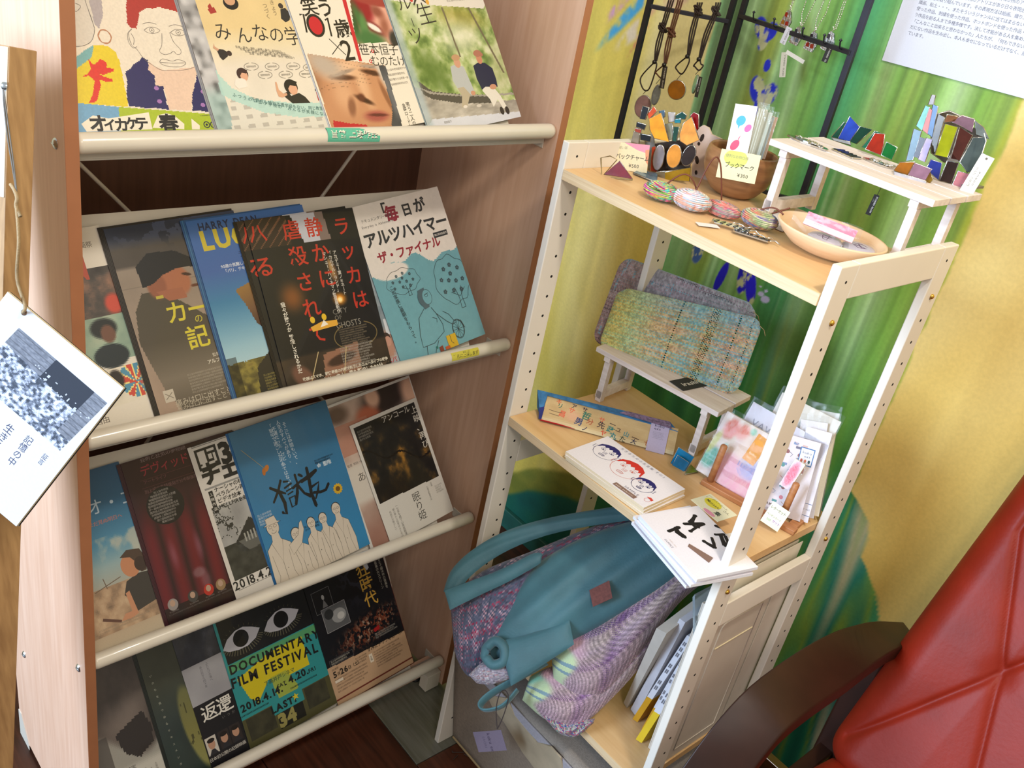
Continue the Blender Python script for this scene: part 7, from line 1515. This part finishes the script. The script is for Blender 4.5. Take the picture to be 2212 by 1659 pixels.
lean([(1640, 1098), (1727, 1127), (1711, 940)], .028, 'letter_set', 'white letter set with many tiny coloured drawings and a blue-framed label', 'card', 3, 'd4ccd0', d_set)
for k, (a, lb) in enumerate((([(1690, 1112), (1744, 1130), (1760, 926)], 'white envelope with a blue line near its foot behind the letter set'), ([(1700, 1108), (1757, 1120), (1790, 915)], 'plain white envelope leaning behind the blue-lined one'), ([(1706, 1100), (1768, 1116), (1792, 905)], 'cream envelope in the stand, second from the back'), ([(1650, 1080), (1772, 1110), (1740, 880)], 'backmost white card in clear film by the rear post'))):
    w_ = 70; o, M, w, h = lean(a, .040 + .013 * k, 'envelope', lb, 'envelope', 2, ['dcd8e0', 'e0dce0', 'e4dcc8', 'd8dcdc'][k], (lambda p, w, h: (p.line([(0, h*.80), (w, h*.80)], .8, '3c5c88'), p.line([(0, h*.93), (w, h*.93)], .8, '3c5c88'), p.text('kuku ext', w*.5, h*.86, h*.03, '5c6474'))) if k == 0 else None)
    if k in (1, 3): MB().grid(lambda u, v: ((u * 1.06 - .03) * w * .001, (v * 1.07) * h * .001, .0014 + .001 * math.sin(u * 15 + k) * v ** 3), 16, 20).build('film_sleeve', FILM, o)
pcard('price_card', 'pale card reading letter set 500 yen, propped right of the front post', 'card', [(1642, 1124), (1679, 1149), (1661, 1076)], SM @ Vector((.12, -.014, .02)), (.45, -.72, .52), .4, 'dde4cc', lambda p, w, h: (p.text('レターセット', w*.05, h*.22, h*.15, '3a3a34', bold=.01, jit=5, sx=.8), p.text('ペンギンカード', w*.05, h*.55, h*.10, '3a3a34', jit=5), p.text('500', w*.2, h*.76, h*.12, '4a8c4c'), p.text('セット', w*.5, h*.72, h*.12, '8c3cac', bold=.02, jit=5)))

# ---------------- bottom shelf ----------------
Z2 = SZ[2] + .0003
TEALC = mat('teal_canvas', '3d6a74', .6, var=.12, vscale=14, bump=.4, bscale=260, sheen=.2)
nbag = Vector((.30, -.68, .66)).normalized()
pbag = at(1200, 1290, 1, .012)
bag = tag(empty('cloth_bag', Matrix.Translation(pbag)), 'teal canvas bag with tweed lining and leather patch lying on the bottom shelf', 'bag'); bpy.context.view_layer.update()
def tweed(a, b_, c_, d):
    def f(U, V): return weave(U, V, 70, 50, lambda U, V: ramp(vnoise(U * 70, V * 12, 3), [(0, a), (.5, b_), (.8, c_), (1, d)]), lambda U, V: ramp(vnoise(U * 12, V * 50, 5), [(0, a), (.5, a), (.8, d), (1, c_)]), 5)
    return f
sheetpx([(972, 1290), (1040, 1235), (1150, 1190), (1300, 1130), (1440, 1090)], [(985, 1420), (1015, 1462), (1075, 1440), (1200, 1330), (1430, 1200)], pbag - nbag * .02, nbag, .045, 90, 50, WOVEN, 'tweed_body', bag, tweed('4c5468', '5c5c70', 'a88c98', '8c3450'), wob=.004)
sheetpx([(1150, 1222), (1240, 1170), (1350, 1130), (1440, 1120), (1520, 1165)], [(1046, 1408), (1110, 1440), (1215, 1395), (1390, 1300), (1530, 1225)], pbag + nbag * .008, nbag, .036, 60, 34, TEALC, 'canvas_panel', bag, wob=.007)
def ppath(par, pxs, p0, n, offs=None):
    inv = par.matrix_world.inverted(); return [inv @ (atp(x, y, p0, n) + Vector(n) * (offs[i] if offs else 0)) for i, (x, y) in enumerate(pxs)]
sheetpx([(1430, 1080), (1290, 1100), (1180, 1120), (1090, 1148), (1020, 1188), (975, 1232), (958, 1278)], [(1410, 1118), (1290, 1134), (1190, 1154), (1112, 1182), (1052, 1216), (1008, 1254), (990, 1288)], pbag + nbag * .012, nbag, .007, 70, 10, TEALC, 'handle_band', bag, pu=.3, wob=.002)
sheetpx([(960, 1276), (1030, 1250), (1090, 1226), (1150, 1196), (1172, 1196)], [(972, 1318), (1036, 1286), (1096, 1258), (1150, 1228), (1168, 1216)], pbag + nbag * .034, nbag, .006, 40, 8, TEALC, 'handle_band', bag, pu=.3)
MB().tube(smooth(ppath(bag, [(1050, 1400), (1072, 1385), (1092, 1400), (1090, 1428), (1066, 1436), (1048, 1418)], pbag + nbag * .03, nbag, [0, .006, .01, .008, .004, 0])), .008, 10, closed=True).build('rolled_cuff', TEALC, bag)
sheetpx([(1078, 1385), (1140, 1370), (1230, 1340)], [(1104, 1482), (1135, 1462), (1240, 1392)], pbag + nbag * .036, nbag, .010, 20, 14, TEALC, 'flap', bag, pv=.4)
sheetpx([(1012, 1458), (1050, 1428), (1110, 1440)], [(1030, 1476), (1062, 1478), (1112, 1462)], pbag + nbag * .02, nbag, .014, 30, 16, WOVEN, 'pale_tweed_edge', bag, tweed('8c8898', 'a09cac', 'b0b4b8', '9c7c84'))
MB().tube(smooth(ppath(bag, [(1180, 1430), (1110, 1470), (1060, 1500), (1040, 1522), (1052, 1534), (1090, 1524), (1120, 1490)], pbag + nbag * .01, nbag, [0, 0, .002, .006, .01, .012, .006])), .0085, 10, flat=.3).build('hanging_loop', TEALC, bag)
M, pts = pplane([(1273, 1275), (1316, 1254), (1323, 1292), (1281, 1311)], pbag + nbag * .047, nbag); Mb = bag.matrix_world.inverted() @ M
MB().prism(pts, -.001, .001, Mb).build('leather_patch', mat('red_brown_patch', '6c3a34', .7, var=.15, vscale=200), bag, bevel=.0006)
MB().tube(smooth(ppath(bag, [(1074, 1575), (1072, 1530), (1080, 1498), (1092, 1492), (1098, 1510), (1086, 1550), (1074, 1575)], pbag + nbag * .03, nbag)), .0008, 6).build('elastic_cord', mat('dark_elastic', '2a2020', .7), bag)
o, M, w, h = pcard('swing_tag', 'mauve-grey paper tag hanging from the teal bag by a dark cord', 'tag', [(1034, 1625), (1095, 1621), (1042, 1580)], pbag + nbag * .03, Vector((.3, -.9, .2)).normalized(), .5, '746c80', lambda p, w, h: (p.text('kuku ext', w*.52, h*.1, w*.14, '4a4458', bold=.02, rot=90), p.text('SAORI', w*.32, h*.25, w*.11, '5a5468', rot=90)))
# plaid scarf
def plaid(U, V):
    X = U * 1.0 + V * .12; Yv = V + .10 * np.sin(U * 5)
    s = ramp((Yv * 1.0) % 1.0, [(0, 'b890a8'), (.1, 'c8a8b4'), (.18, 'bca090'), (.24, '6a4a78'), (.31, '705080'), (.34, 'b49c9c'), (.44, 'b8a8a0'), (.52, 'a894a4'), (.60, 'a08c90'), (.68, '9c7c98'), (.72, '7c5480'), (.76, 'b498a0'), (.88, 'ac909c'), (1, 'a07c90')])
    t = ramp((X * 1.25) % 1.0, [(0, 'b4a4a0'), (.3, 'b8a0b0'), (.4, 'a898a0'), (.6, 'b09c98'), (.66, '84648c'), (.7, 'b49cb0'), (1, 'b0a498')])
    c = weave(U, V, 150, 110, lambda U, V: s, lambda U, V: t, 9)
    rib = .92 + .12 * np.sin((U * 1.0 + .06 * np.sin(V * 6)) * 260); c = c * rib[:, None]
    m_ = ramp(V * 1.6 + U, [(0, 'd0a898'), (.25, 'c0b080'), (.4, '84bca8'), (.62, '78c0b4'), (.8, 'a4bca0'), (1, 'b4c8a0')]) ; m_ = mix(m_, hx('5c7c9c'), ((np.abs(V - .45 - U * .6) < .03) | (np.abs(V - .62 - U * .4) < .025)).astype(float) * .7)
    c = mix(c, hx('d0a0b8'), blob(U, V, .24, .3, .09, .2, 0, .5) * .5)
    return mix(c, m_, sstep(.24, .17, U + .06 * np.sin(V * 9)))
psc = at(1300, 1430, 1, .030); nsc = Vector((.34, -.72, .60)).normalized()
sc = tag(empty('plaid_shawl', Matrix.Translation(psc)), 'folded pink and purple plaid woven shawl with mint end on the bottom shelf', 'shawl'); bpy.context.view_layer.update()
sheetpx([(1188, 1372), (1235, 1352), (1300, 1330), (1400, 1268), (1490, 1205), (1560, 1200)], [(1196, 1468), (1235, 1500), (1300, 1500), (1390, 1400), (1470, 1300), (1545, 1240)], psc, nsc, .040, 150, 90, WOVEN, 'upper_fold', sc, plaid, wob=.004)
sheetpx([(1145, 1462), (1190, 1440), (1260, 1430), (1340, 1400), (1430, 1310)], [(1128, 1512), (1180, 1555), (1245, 1572), (1340, 1490), (1440, 1370)], psc - nsc * .020, nsc, .036, 130, 80, WOVEN, 'lower_fold', sc, lambda U, V: plaid(U * .8 + .02, V * .9 + .15), wob=.005)
sheetpx([(1160, 1528), (1200, 1545), (1240, 1556), (1285, 1552)], [(1184, 1560), (1212, 1586), (1246, 1590), (1282, 1562)], psc - nsc * .012, nsc, .014, 60, 16, WOVEN, 'ruffled_hem', sc, lambda U, V: ramp(vnoise(U * 40, V * 10, 3), [(0, '6c8c84'), (.3, 'b8a8a0'), (.5, '3c4c84'), (.65, 'b8485c'), (.8, '5c8c7c'), (1, 'c8b09c')]), wob=.006)
# papers, books and files standing on the bottom shelf
def px_slab(pxs, pl, depth, name, label, cat, mt, parent=None, group=None):
    p0, n = pl; M, pts = pplane(pxs, p0, n)
    if area2(pts) < 0: pts = pts[::-1]
    o = MB().prism(pts, -depth, 0).build(name, mt, parent, bevel=.0006)
    o.matrix_local = (parent.matrix_world.inverted() @ M) if parent is not None else M
    if label: tag(o, label, cat, group)
    return o
def leanpl(pb, pt, xt=.398):
    B_ = at(pb[0], pb[1], 2, Z2); T_ = at(pt[0], pt[1], 0, xt); d = T_ - B_; return B_, -Vector((0, d.z, -d.y)).normalized()
PAP = mat('grey_white_paper', 'b8b2a8', .7, var=.05); PAP2 = mat('cool_white_paper', 'bebec6', .7, var=.05); YEL = mat('yellow_cover', 'd8b81c', .5, var=.04); YEL2 = mat('mustard_cover', 'c8941c', .5, var=.04); WHC = mat('white_cover', 'd0d2da', .5, var=.02)
px_slab([(1347, 1518), (1354, 1530), (1440, 1368), (1418, 1357)], leanpl((1352, 1528), (1426, 1360), .372), .15, 'paper_pad', 'grey-white paper pad leaning next to the shawl on the bottom shelf', 'paper pad', PAP)
px_slab([(1362, 1532), (1374, 1548), (1480, 1345), (1468, 1336)], leanpl((1372, 1547), (1474, 1340), .388), .16, 'paper_pad', 'cool white paper pad leaning between the shawl and the yellow-footed books', 'paper pad', PAP2)
def yb(pa, pb, xt, label, yc, frac, w=13):
    pl = leanpl(pa, pb, xt); t = tag(empty('book', Matrix.Translation(pl[0])), label, 'book'); bpy.context.view_layer.update(); dx, dy = pb[0] - pa[0], pb[1] - pa[1]; L = math.hypot(dx, dy); nx_, ny_ = -dy / L * w, dx / L * w
    def P(f, s): return (pa[0] + dx * f + nx_ * s, pa[1] + dy * f + ny_ * s)
    px_slab([P(0, 0), P(0, 1), P(frac, 1), P(frac, 0)], pl, .13, 'coloured_foot', None, None, yc, t); px_slab([P(frac, 0), P(frac, 1), P(1, 1), P(1, 0)], pl, .13, 'white_cover', None, None, WHC, t)
    b = MB(); q = lambda f, s: atp(*P(f, s), pl[0] + pl[1] * .0006, pl[1])
    for i in range(9):
        f0 = frac + .10 + i * .065
        if i in (2, 5): continue
        for s in (.3, .6): b.add([q(f0, s - .1), q(f0, s + .1), q(f0 + .04, s + .1), q(f0 + .04, s - .1)], [(0, 1, 2, 3)], t.matrix_world.inverted())
    b.build('spine_lettering', mat('grey_ink', '6a6a72', .6), t); return t
yb((1366, 1553), (1484, 1372), .392, 'white-spined book with mustard foot leaning on the bottom shelf, left one', YEL2, .27, 13)
yb((1386, 1574), (1490, 1390), .396, 'thin white and mustard book squeezed between two others on the bottom shelf', YEL2, .25, 8)
yb((1373, 1597), (1500, 1400), .399, 'white-spined book with bright yellow foot leaning on the bottom shelf, right one', YEL, .31, 15)
CLR = mat('clear_blue_plastic', 'd4e4ec', .12, trans=.75, ior=1.2, var=.01)
px_slab([(1408, 1659), (1402, 1653), (1436, 1560), (1440, 1564)], (Vector((.40, .03, .4)), Vector((0, -1, 0))), .03, 'clear_folder', 'clear plastic folder at the right front of the bottom shelf', 'folder', CLR)
px_slab([(1503, 1440), (1498, 1438), (1496, 1290), (1501, 1283)], (Vector((.39, .06, .6)), Vector((0, -1, 0))), .10, 'clear_folder', 'clear bluish plastic folder standing behind the front post', 'folder', CLR)
# white file boxes by the right ladder, sheets standing behind
FB = mat('white_plastic_box', 'd0c8ba', .45, var=.02)
for i, (y0, y1) in enumerate(((.066, .200), (.207, .258))):
    t = tag(empty('file_box', Matrix.Translation((.401, y0, Z2))), ['wide white plastic file box against the right ladder, its side moulded', 'narrow white plastic file box behind the wide one by the rear post'][i], 'box')
    w, hh = y1 - y0, .305
    MB().box(0, .002, 0, w, 0, hh).build('inner_wall', FB, t, bevel=.0006); MB().box(.0320, .0338, 0, w, 0, hh).build('outer_wall', FB, t, bevel=.0006)
    MB().box(.0022, .0318, 0, .002, 0, hh).build('front_wall', FB, t, bevel=.0004); MB().box(.0022, .0318, w - .002, w, 0, hh).build('back_wall', FB, t, bevel=.0004); MB().box(.0022, .0318, .0022, w - .0022, 0, .002).build('bottom', FB, t)
    if i == 0:
        r = .01; a, b_, c, d = .016, w - .016, .02, hh - .022; pts = [(b_, c), (b_, d)] + [(a + r - r * math.sin(q), d - r + r * math.cos(q)) for q in (0, .5, 1, 1.57)] + [(a, c)]
        M = Matrix(((0, 0, 1, 0), (1, 0, 0, 0), (0, 1, 0, 0), (0, 0, 0, 1))); MB().tube([M @ Vector((x, y, .0340)) for x, y in pts], .0012, 6, closed=True).build('moulded_rim', FB, t)
        MB().tube([(.0342, a + .004, d - .05), (.0342, b_ - .004, d - .05)], .001, 6).build('fold_line', mat('cream_line', 'e4d8b4', .5), t)
for k in range(13):
    x = .4042 + k * .0021; h0 = .372 + .003 * math.sin(k * 2.1)
    o = MB().box(0, .0010 + .0003 * (k % 3), .004, .176 - .003 * (k % 4), .003, h0).build('mount_board', mat('board_white', 'd8d0bc', .6, var=.03), None, bevel=.0003)
    o.matrix_world = Matrix.Translation((x, .069, Z2)); tag(o, 'white mount board standing edge-up in the file box by the right ladder', 'board', 'white boards in the file box')
# fabric storage bin under the shelf
LIN = mat('grey_linen', '8f8880', .9, var=.08, vscale=300, bump=.6, bscale=900); LIN2 = mat('beige_linen', '8e8070', .9, var=.08, vscale=200, bump=.6, bscale=900)
bn = tag(empty('fabric_bin', Matrix.Translation((.016, .036, 0))), 'grey-beige fabric storage bin with a pale leather strap under the bottom shelf', 'bin')
Wb, Hb, Ff = .418, .275, -.050
def binf(u, v): return (u * Wb, Ff * v + .003 * math.sin(u * 9) * math.sin(v * 3), .002 + v * Hb)
b = MB().grid(binf, 24, 12); b.build('front_panel', LIN2, bn, solid=.002)
MB().add([(0, .004, .002), (0, .215, .002), (0, .215, Hb - .002), (0, Ff + .006, Hb - .002)], [(0, 1, 2, 3)]).build('left_panel', LIN2, bn, solid=.002); MB().add([(Wb, .004, .002), (Wb, .215, .002), (Wb, .215, Hb - .002), (Wb, Ff + .006, Hb - .002)], [(0, 3, 2, 1)]).build('right_panel', LIN2, bn, solid=.002)
MB().grid(lambda u, v: (u * Wb, Ff + .001 + v * .255, Hb + .004 + .005 * math.sin(v * 3.1) - .003 * math.sin(u * 7)), 20, 12).build('lid', LIN, bn, solid=.002)
MB().box(0, Wb, Ff - .0025, Ff + .001, Hb - .012, Hb + .006).build('rim_band', mat('pale_linen_band', '9a98a0', .9, var=.06, vscale=300), bn, bevel=.001)
MB().tube([(0.001, -.002, .004), (Wb, -.002, .004)], .003, 8, flat=.6).build('hem', mat('tan_hem', 'a08a62', .8), bn)
bpy.context.view_layer.update()
nf_ = Vector((0, -1, -.18)).normalized(); pf = Vector((.2, .036 + Ff * .5, Hb * .5)) - Vector((0, .004, 0))
M, pts = pplane([(1052, 1500), (1095, 1508), (1112, 1545), (1160, 1602), (1190, 1612), (1212, 1636), (1218, 1668), (1205, 1690), (1178, 1690), (1130, 1625), (1090, 1560), (1065, 1528)], pf, nf_)
sp = MB().prism(pts, -.001, .0012, bn.matrix_world.inverted() @ M).build('leather_strap', mat('pale_leather', 'b4a68c', .6, var=.08), bn, bevel=.0006)
Mi = M.inverted()
def onf(x, y): q = Mi @ atp(x, y, pf, nf_); return (q.x, q.y, .0016)
b = MB()
for a, c_ in (((1168, 1618), (1172, 1634)), ((1162, 1640), (1174, 1636)), ((1176, 1640), (1184, 1646)), ((1172, 1646), (1174, 1660)), ((1184, 1632), (1188, 1634)), ((1160, 1636), (1163, 1639))): b.tube([onf(*a), onf(*c_)], .0008, 5)
b.build('stitches', mat('dark_stitch', '3c3028', .8), sp)

# ---------------- armchair ----------------
RED = mat('red_leather', '82200e', .48, coat=.0, var=.12, vscale=9, bump=.25, bscale=160, spec=.25); 
DARKW = mat('dark_glossy_wood', '2c150c', .45, coat=.0, spec=.3, var=.25, vscale=10)
ch = tag(empty('armchair', Matrix.Translation((.6, .2, 0))), 'red tufted leather armchair with a curved dark wooden arm at the bottom right', 'armchair'); bpy.context.view_layer.update(); Ci = ch.matrix_world.inverted()
bx0, bx1, bz0, bz1 = .578, 1.16, .40, 1.12
tc_ = Vector((.728, .66)); 
seams = [((.7226, .66), (.600, .455)), ((.7226, .66), (.84, .87)), ((.7226, .66), (.6425, .83)), ((.6425, .83), (.64, 1.08)), ((.7226, .66), (.80, .44)), ((.84, .87), (.97, .66)), ((.97, .66), (.80, .44)), ((.84, .87), (.78, 1.08)), ((.97, .66), (1.10, .87)), ((.97, .66), (1.08, .45))]
def dseg(p, a, b_):
    ax, ay = a; bx_, by = b_; dx, dy = bx_ - ax, by - ay; t = max(0, min(1, ((p[0]-ax)*dx + (p[1]-ay)*dy) / (dx*dx + dy*dy))); return math.hypot(p[0]-ax-dx*t, p[1]-ay-dy*t)
def backf(u, v):
    # rounded left edge: the cushion wraps round to its side
    xs_ = bx0 + (bx1 - bx0) * u; z = bz0 + (bz1 - bz0) * v
    y0 = .255 + (z - .447) * .43
    e = min(u, 1 - u) * (bx1 - bx0); r = .055; round_ = (r - math.sqrt(max(0, r*r - max(0, r - e) ** 2))) if e < r else 0
    ez = min(v, 1 - v) * (bz1 - bz0); rz = .05; round_ += (rz - math.sqrt(max(0, rz*rz - max(0, rz - ez) ** 2))) if ez < rz else 0
    xs_ += .055 * (v - .1) * max(0, 1 - u * 1.5) * .6
    d = min(dseg((xs_, z), a, b_) for a, b_ in seams); y = y0 + round_ * 1.25 + .0045 * math.exp(-(d / .0042) ** 2) + .010 * math.exp(-d / .06) - .010
    dt = min(math.hypot(xs_ - a, z - b_) for a, b_ in ((.7226, .66), (.84, .87), (.97, .66), (.80, .44))); y += .008 * math.exp(-(dt / .018) ** 2)
    y += .0008 * math.sin(xs_ * 60 + z * 30) * math.exp(-d / .03)
    return Ci @ Vector((xs_, y, z))
MB().grid(backf, 200, 230).build('back_cushion', RED, ch)
MB().grid(lambda u, v: Ci @ Vector((bx0 + .004 + (bx1 - bx0 - .008) * (1 - u) + .03 * v * u, .36 + (bz1 - bz0) * v * .43 - .02, bz0 + .01 + (bz1 - bz0 - .02) * v)), 10, 10).build('back_shell', RED, ch)
def seatf(u, v):
    x = .585 + .56 * u; y = -.16 + .45 * v; e = min(u, 1 - u) * .56; ev = min(v, 1 - v) * .45; r = .045
    z = .425 - (r - math.sqrt(max(0, r*r - max(0, r - e) ** 2))) - (r - math.sqrt(max(0, r*r - max(0, r - ev) ** 2))) + .012 * math.sin(u * 3.14) * math.sin(v * 3.14); return Ci @ Vector((x, y, z))
MB().grid(seatf, 40, 40).build('seat_cushion', RED, ch); MB().box(.59, 1.14, -.15, .30, .28, .37, Ci).build('seat_base', RED, ch, bevel=.01)
# arm: flat bent board, from pixels of its two edges on the planes of its two sides
outer = [at(x, y, 0, .535) for x, y in ((1952, 1343), (1897, 1340), (1857, 1346), (1797, 1365), (1718, 1409), (1619, 1481), (1539, 1568), (1472, 1659))]
inner = [at(x, y, 0, .597) for x, y in ((1985, 1385), (1933, 1405), (1885, 1436), (1837, 1473), (1758, 1528), (1700, 1575), (1664, 1616), (1631, 1659))]
def ext(P): return P + [P[-1] + (P[-1] - P[-2]) * .9 + Vector((0, -.005, -.02)), P[-1] + (P[-1] - P[-2]) * 1.6 + Vector((0, .0, -.075))]
def sm_(P): return smooth(ext(P), 4)
Ao, Ai = sm_(outer), sm_(inner); n_ = len(Ao); vs = []
for a, c_ in zip(Ao, Ai):
    c_ = Vector((c_.x, c_.y, c_.z * .5 + a.z * .5)) if False else c_
    vs += [Ci @ a, Ci @ c_, Ci @ (c_ + Vector((0, .004, -.026))), Ci @ (a + Vector((0, .004, -.026)))]
fs = []
for i in range(n_ - 1):
    for k in range(4): fs.append((4*i + k, 4*i + (k+1) % 4, 4*(i+1) + (k+1) % 4, 4*(i+1) + k))
fs += [(3, 2, 1, 0), tuple(4*(n_-1) + k for k in range(4))]
MB().add(vs, fs, smooth=True).build('arm', DARKW, ch, bevel=.005, seg=3)
for y0 in (-.12, .34):
    zt_ = .50 if y0 < 0 else .56; MB().box(.545, .585, y0, y0 + .04, 0, zt_, Ci).build('leg', DARKW, ch, bevel=.004); MB().box(1.13, 1.17, y0, y0 + .04, 0, zt_, Ci).build('leg', DARKW, ch, bevel=.004)
MB().box(.552, .578, -.09, .35, .30, .35, Ci).build('side_rail', DARKW, ch, bevel=.003)

# ---------------- easel board with hanging leaflet at the left ----------------
v_ = lambda px, d: CAM + ray(*px) * d
tr_ = v_((78, 110), .80); br_ = v_((27, 1659), .98); up_ = (tr_ - br_).normalized(); br0 = br_ - up_ * (br_.z / up_.z)
H_ = (tr_ - br0).length; nE = Vector((.30, -.95, 0)); uE = up_.cross(nE).normalized() * -1
if uE.dot(Vector((-.95, -.3, 0))) < 0: uE = -uE
nE = uE.cross(up_); nE = nE if nE.dot(CAM - tr_) > 0 else -nE
EM = Matrix(((uE.x, up_.x, nE.x, br0.x), (uE.y, up_.y, nE.y, br0.y), (uE.z, up_.z, nE.z, br0.z), (0, 0, 0, 1)))
if EM.determinant() < 0: uE = uE
easel = tag(empty('notice_board', Matrix.Translation(br0)), 'raw wooden notice board with white paper, standing at the left edge by the leaflet rack', 'board'); bpy.context.view_layer.update()
Ei = easel.matrix_world.inverted() @ EM
PLY = wood('raw_board', '8a6844', 'b08c60', (1, 1, 16), 10, .6); WPAP = mat('white_paper', 'f2efe8', .7, var=.01)
def ebox(x0, x1, y0, y1, z0, z1, name, mt, par=easel, bev=.0008):
    b = MB().box(x0, x1, y0, y1, z0, z1, Ei)
    if Ei.determinant() < 0: b.f = [f[::-1] for f in b.f]
    return b.build(name, mt, par, bevel=bev)
TH = .024
ebox(0, .26, 0, H_, -.001, TH, 'wooden_board', PLY)
fz = TH + .0008; EMi = EM.inverted(); pE = EM @ Vector((0, 0, fz)); nF = EM.to_3x3() @ Vector((0, 0, 1))
def eb(px, py): return EMi @ atp(px, py, pE, nF)
yl_ = eb(40, 436).y; ebox(.001, .24, yl_, H_ - .001, TH, TH + .0012, 'white_paper', WPAP)
yb_ = eb(5, 1320).y; ebox(.010, .24, yb_ - .14, yb_, TH, TH + .001, 'white_paper', WPAP)
JUTE = mat('jute_string', '9c8664', .85, var=.2, bump=.6, bscale=600); GREY = mat('grey_string', '6a6660', .8)
def estr(pts, r, mt, name, lift=.002):
    P = [easel.matrix_world.inverted() @ (atp(x, y, pE, nF) + nF * lift) for x, y in pts]; return MB().tube(smooth(P), r, 6).build(name, mt, easel)
estr([(12, 188), (14, 230), (22, 300), (32, 360), (42, 425)], .0008, GREY, 'string'); estr([(12, 188), (20, 250), (34, 350), (42, 425)], .0006, GREY, 'string')
estr([(30, 398), (38, 410), (44, 428), (42, 446), (52, 468)], .0016, JUTE, 'string_knot', .003)
MB().lathe([(0, .004), (.003, .003), (.004, 0)], 12, easel.matrix_world.inverted() @ frame(atp(12, 186, pE, nF), (1, 0, 0), z=nF)).build('pin', SCREW, easel)
# leaflet hanging from the string by its punched corner
dF = .765; A_ = v_((50, 662), dF); B_ = v_((300, 870), dF * 1.0); C_ = v_((35, 1137), dF * 1.02)
Mf = frame(C_, B_ - C_, y=A_ - B_)       # origin lower corner; x up-right edge (long side), y up-left
wF = (B_ - C_).length * 1000; hF = (A_ - B_).length * 1000
# the sheet is read with its top along the upper-left ... top-right edge
# reading frame: top-left corner hangs out of view at the left, bottom edge runs C->...
R0 = v_((50, 662), dF); R1 = B_; R2 = C_   # right-top corner A, right-bottom... 
wr_, hr_ = (R1 - R0).length * 1000, (R2 - R1).length * 1000
hr2 = hr_ 
# photo: top edge A->B, right edge B->C ; full height continues, so sheet = A(top-left) B(top-right) C(bottom-right)
ML = frame(R0 + (R2 - R1), R1 - R0, y=R1 - R2)
def b_crowd(U, V):
    c = np.ones((U.size, 3)) * hx('cfd3dc'); ph = (U > .17) & (U < .93) & (V > .13) & (V < .62)
    return c
p = Print(wr_, hr_, .5, 'b9bfca', base=None)
def qL(x, y):
    q = ML.inverted() @ atp(x, y, ML.to_translation(), ML.to_3x3() @ Vector((0, 0, 1))); return (q.x * 1000, hr_ - q.y * 1000)
ph = [qL(*a) for a in ((41, 708), (232, 871), (136, 979), (-60, 812))]
# photo of a crowd, as a fine painted patch
p0, p1, p3 = Vector(ph[0]), Vector(ph[1]), Vector(ph[3]); nx_, ny_ = 90, 70
def crowd(U, V):
    w = fleck(U, V, 34, 26, 5, [(0, '1c222c'), (.35, '3e4654'), (.52, '7c8698'), (.66, 'b4bccc'), (1, 'c8cedc')], 3)
    brick = ramp(vnoise(U * 40, V * 60, 9), [(0, '585e6a'), (1, '7a808c')]); brick = np.where((np.abs(np.sin(V * 90)) < .25)[:, None], brick * .8, brick)
    top = (V < .30 + .12 * U) ; c = np.where(top[:, None], np.where((U < .42)[:, None], brick, hx('262c38')), w); c = np.where(((U > .86) & (V < .8))[:, None], brick, c)
    hd = (vnoise(U * 46, V * 30, 21) > .72) & top & (V > .16 + .18 * U) & (U > .3); return np.where(hd[:, None], hx('a8b0c0'), c)
z_ = p._z(); g = MB().grid(lambda u, v: (lambda q: (q.x, hr_ - q.y, z_))(p0 + (p1 - p0) * u + (p3 - p0) * v), nx_, ny_, colfn=crowd, smooth=False)
k0 = len(p.b.v); 
for f, c_ in zip(g.f, g.c): p.b.f.append([k0 + j for j in f][::-1]); p.b.m.append(0); p.b.sm.append(False); p.b.c.append(c_)
p.b.v += [(min(max(a, 0), wr_), b_, c_) for a, b_, c_ in g.v]
p.b.v = [(a, b_, c_) for a, b_, c_ in p.b.v]
K = '3a3e58'
d0 = Vector(qL(110, 990)) ; ux_ = (Vector(ph[1]) - Vector(ph[0])).normalized(); ang = math.degrees(math.atan2(ux_.y, ux_.x))
for t, a, s in (('証言', (96, 978), 6.5), ('記憶の中', (60, 938), 9.4), ('生きる', (18, 912), 10.5)):
    q = qL(*a); p.text(t, q[0], q[1], s * .8, K, vert=True, rot=ang, gap=.04, bold=.005)
leaf_ = p.out('leaflet', MATTE, None, ML, 'square white leaflet with a crowd photo hanging by one corner from the notice board', 'leaflet')
bpy.context.view_layer.update(); Li = ML.inverted()
MB().box(-.0005, wr_ * .001, 0, hr_ * .001, -.0032, -.0006, None, 0).build('inner_pages', mat('cream_pages', 'd8ccb0', .7), leaf_); 
MB().box(wr_ * .001 - .0002, wr_ * .001 + .0005, .002, hr_ * .001 - .004, -.004, -.0034).build('back_cover', mat('black_cover', '16161c', .5), leaf_)
MB().box(0, wr_ * .001 + .0006, -.0006, hr_ * .001, -.0046, -.0034).build('back_cover', mat('black_cover', '16161c', .5), leaf_)
hp = Li @ atp(52, 675, ML.to_translation(), ML.to_3x3() @ Vector((0, 0, 1)))
MB().lathe([(0, .0009), (.0022, .0008), (.0026, .0003)], 12, Matrix.Translation(hp)).build('punched_hole', mat('hole_shadow_brown', '5c4430', .8), leaf_)
MB().tube(smooth([Li @ (atp(x, y, pE, nF) + nF * .004) for x, y in ((45, 446), (50, 520), (46, 600))] + [hp + Vector((-.002, .006, .002)), hp + Vector((0, 0, .002))]), .0014, 6).build('jute_loop', JUTE, leaf_)
bpy.data.objects.remove(_fo); bpy.context.view_layer.update()
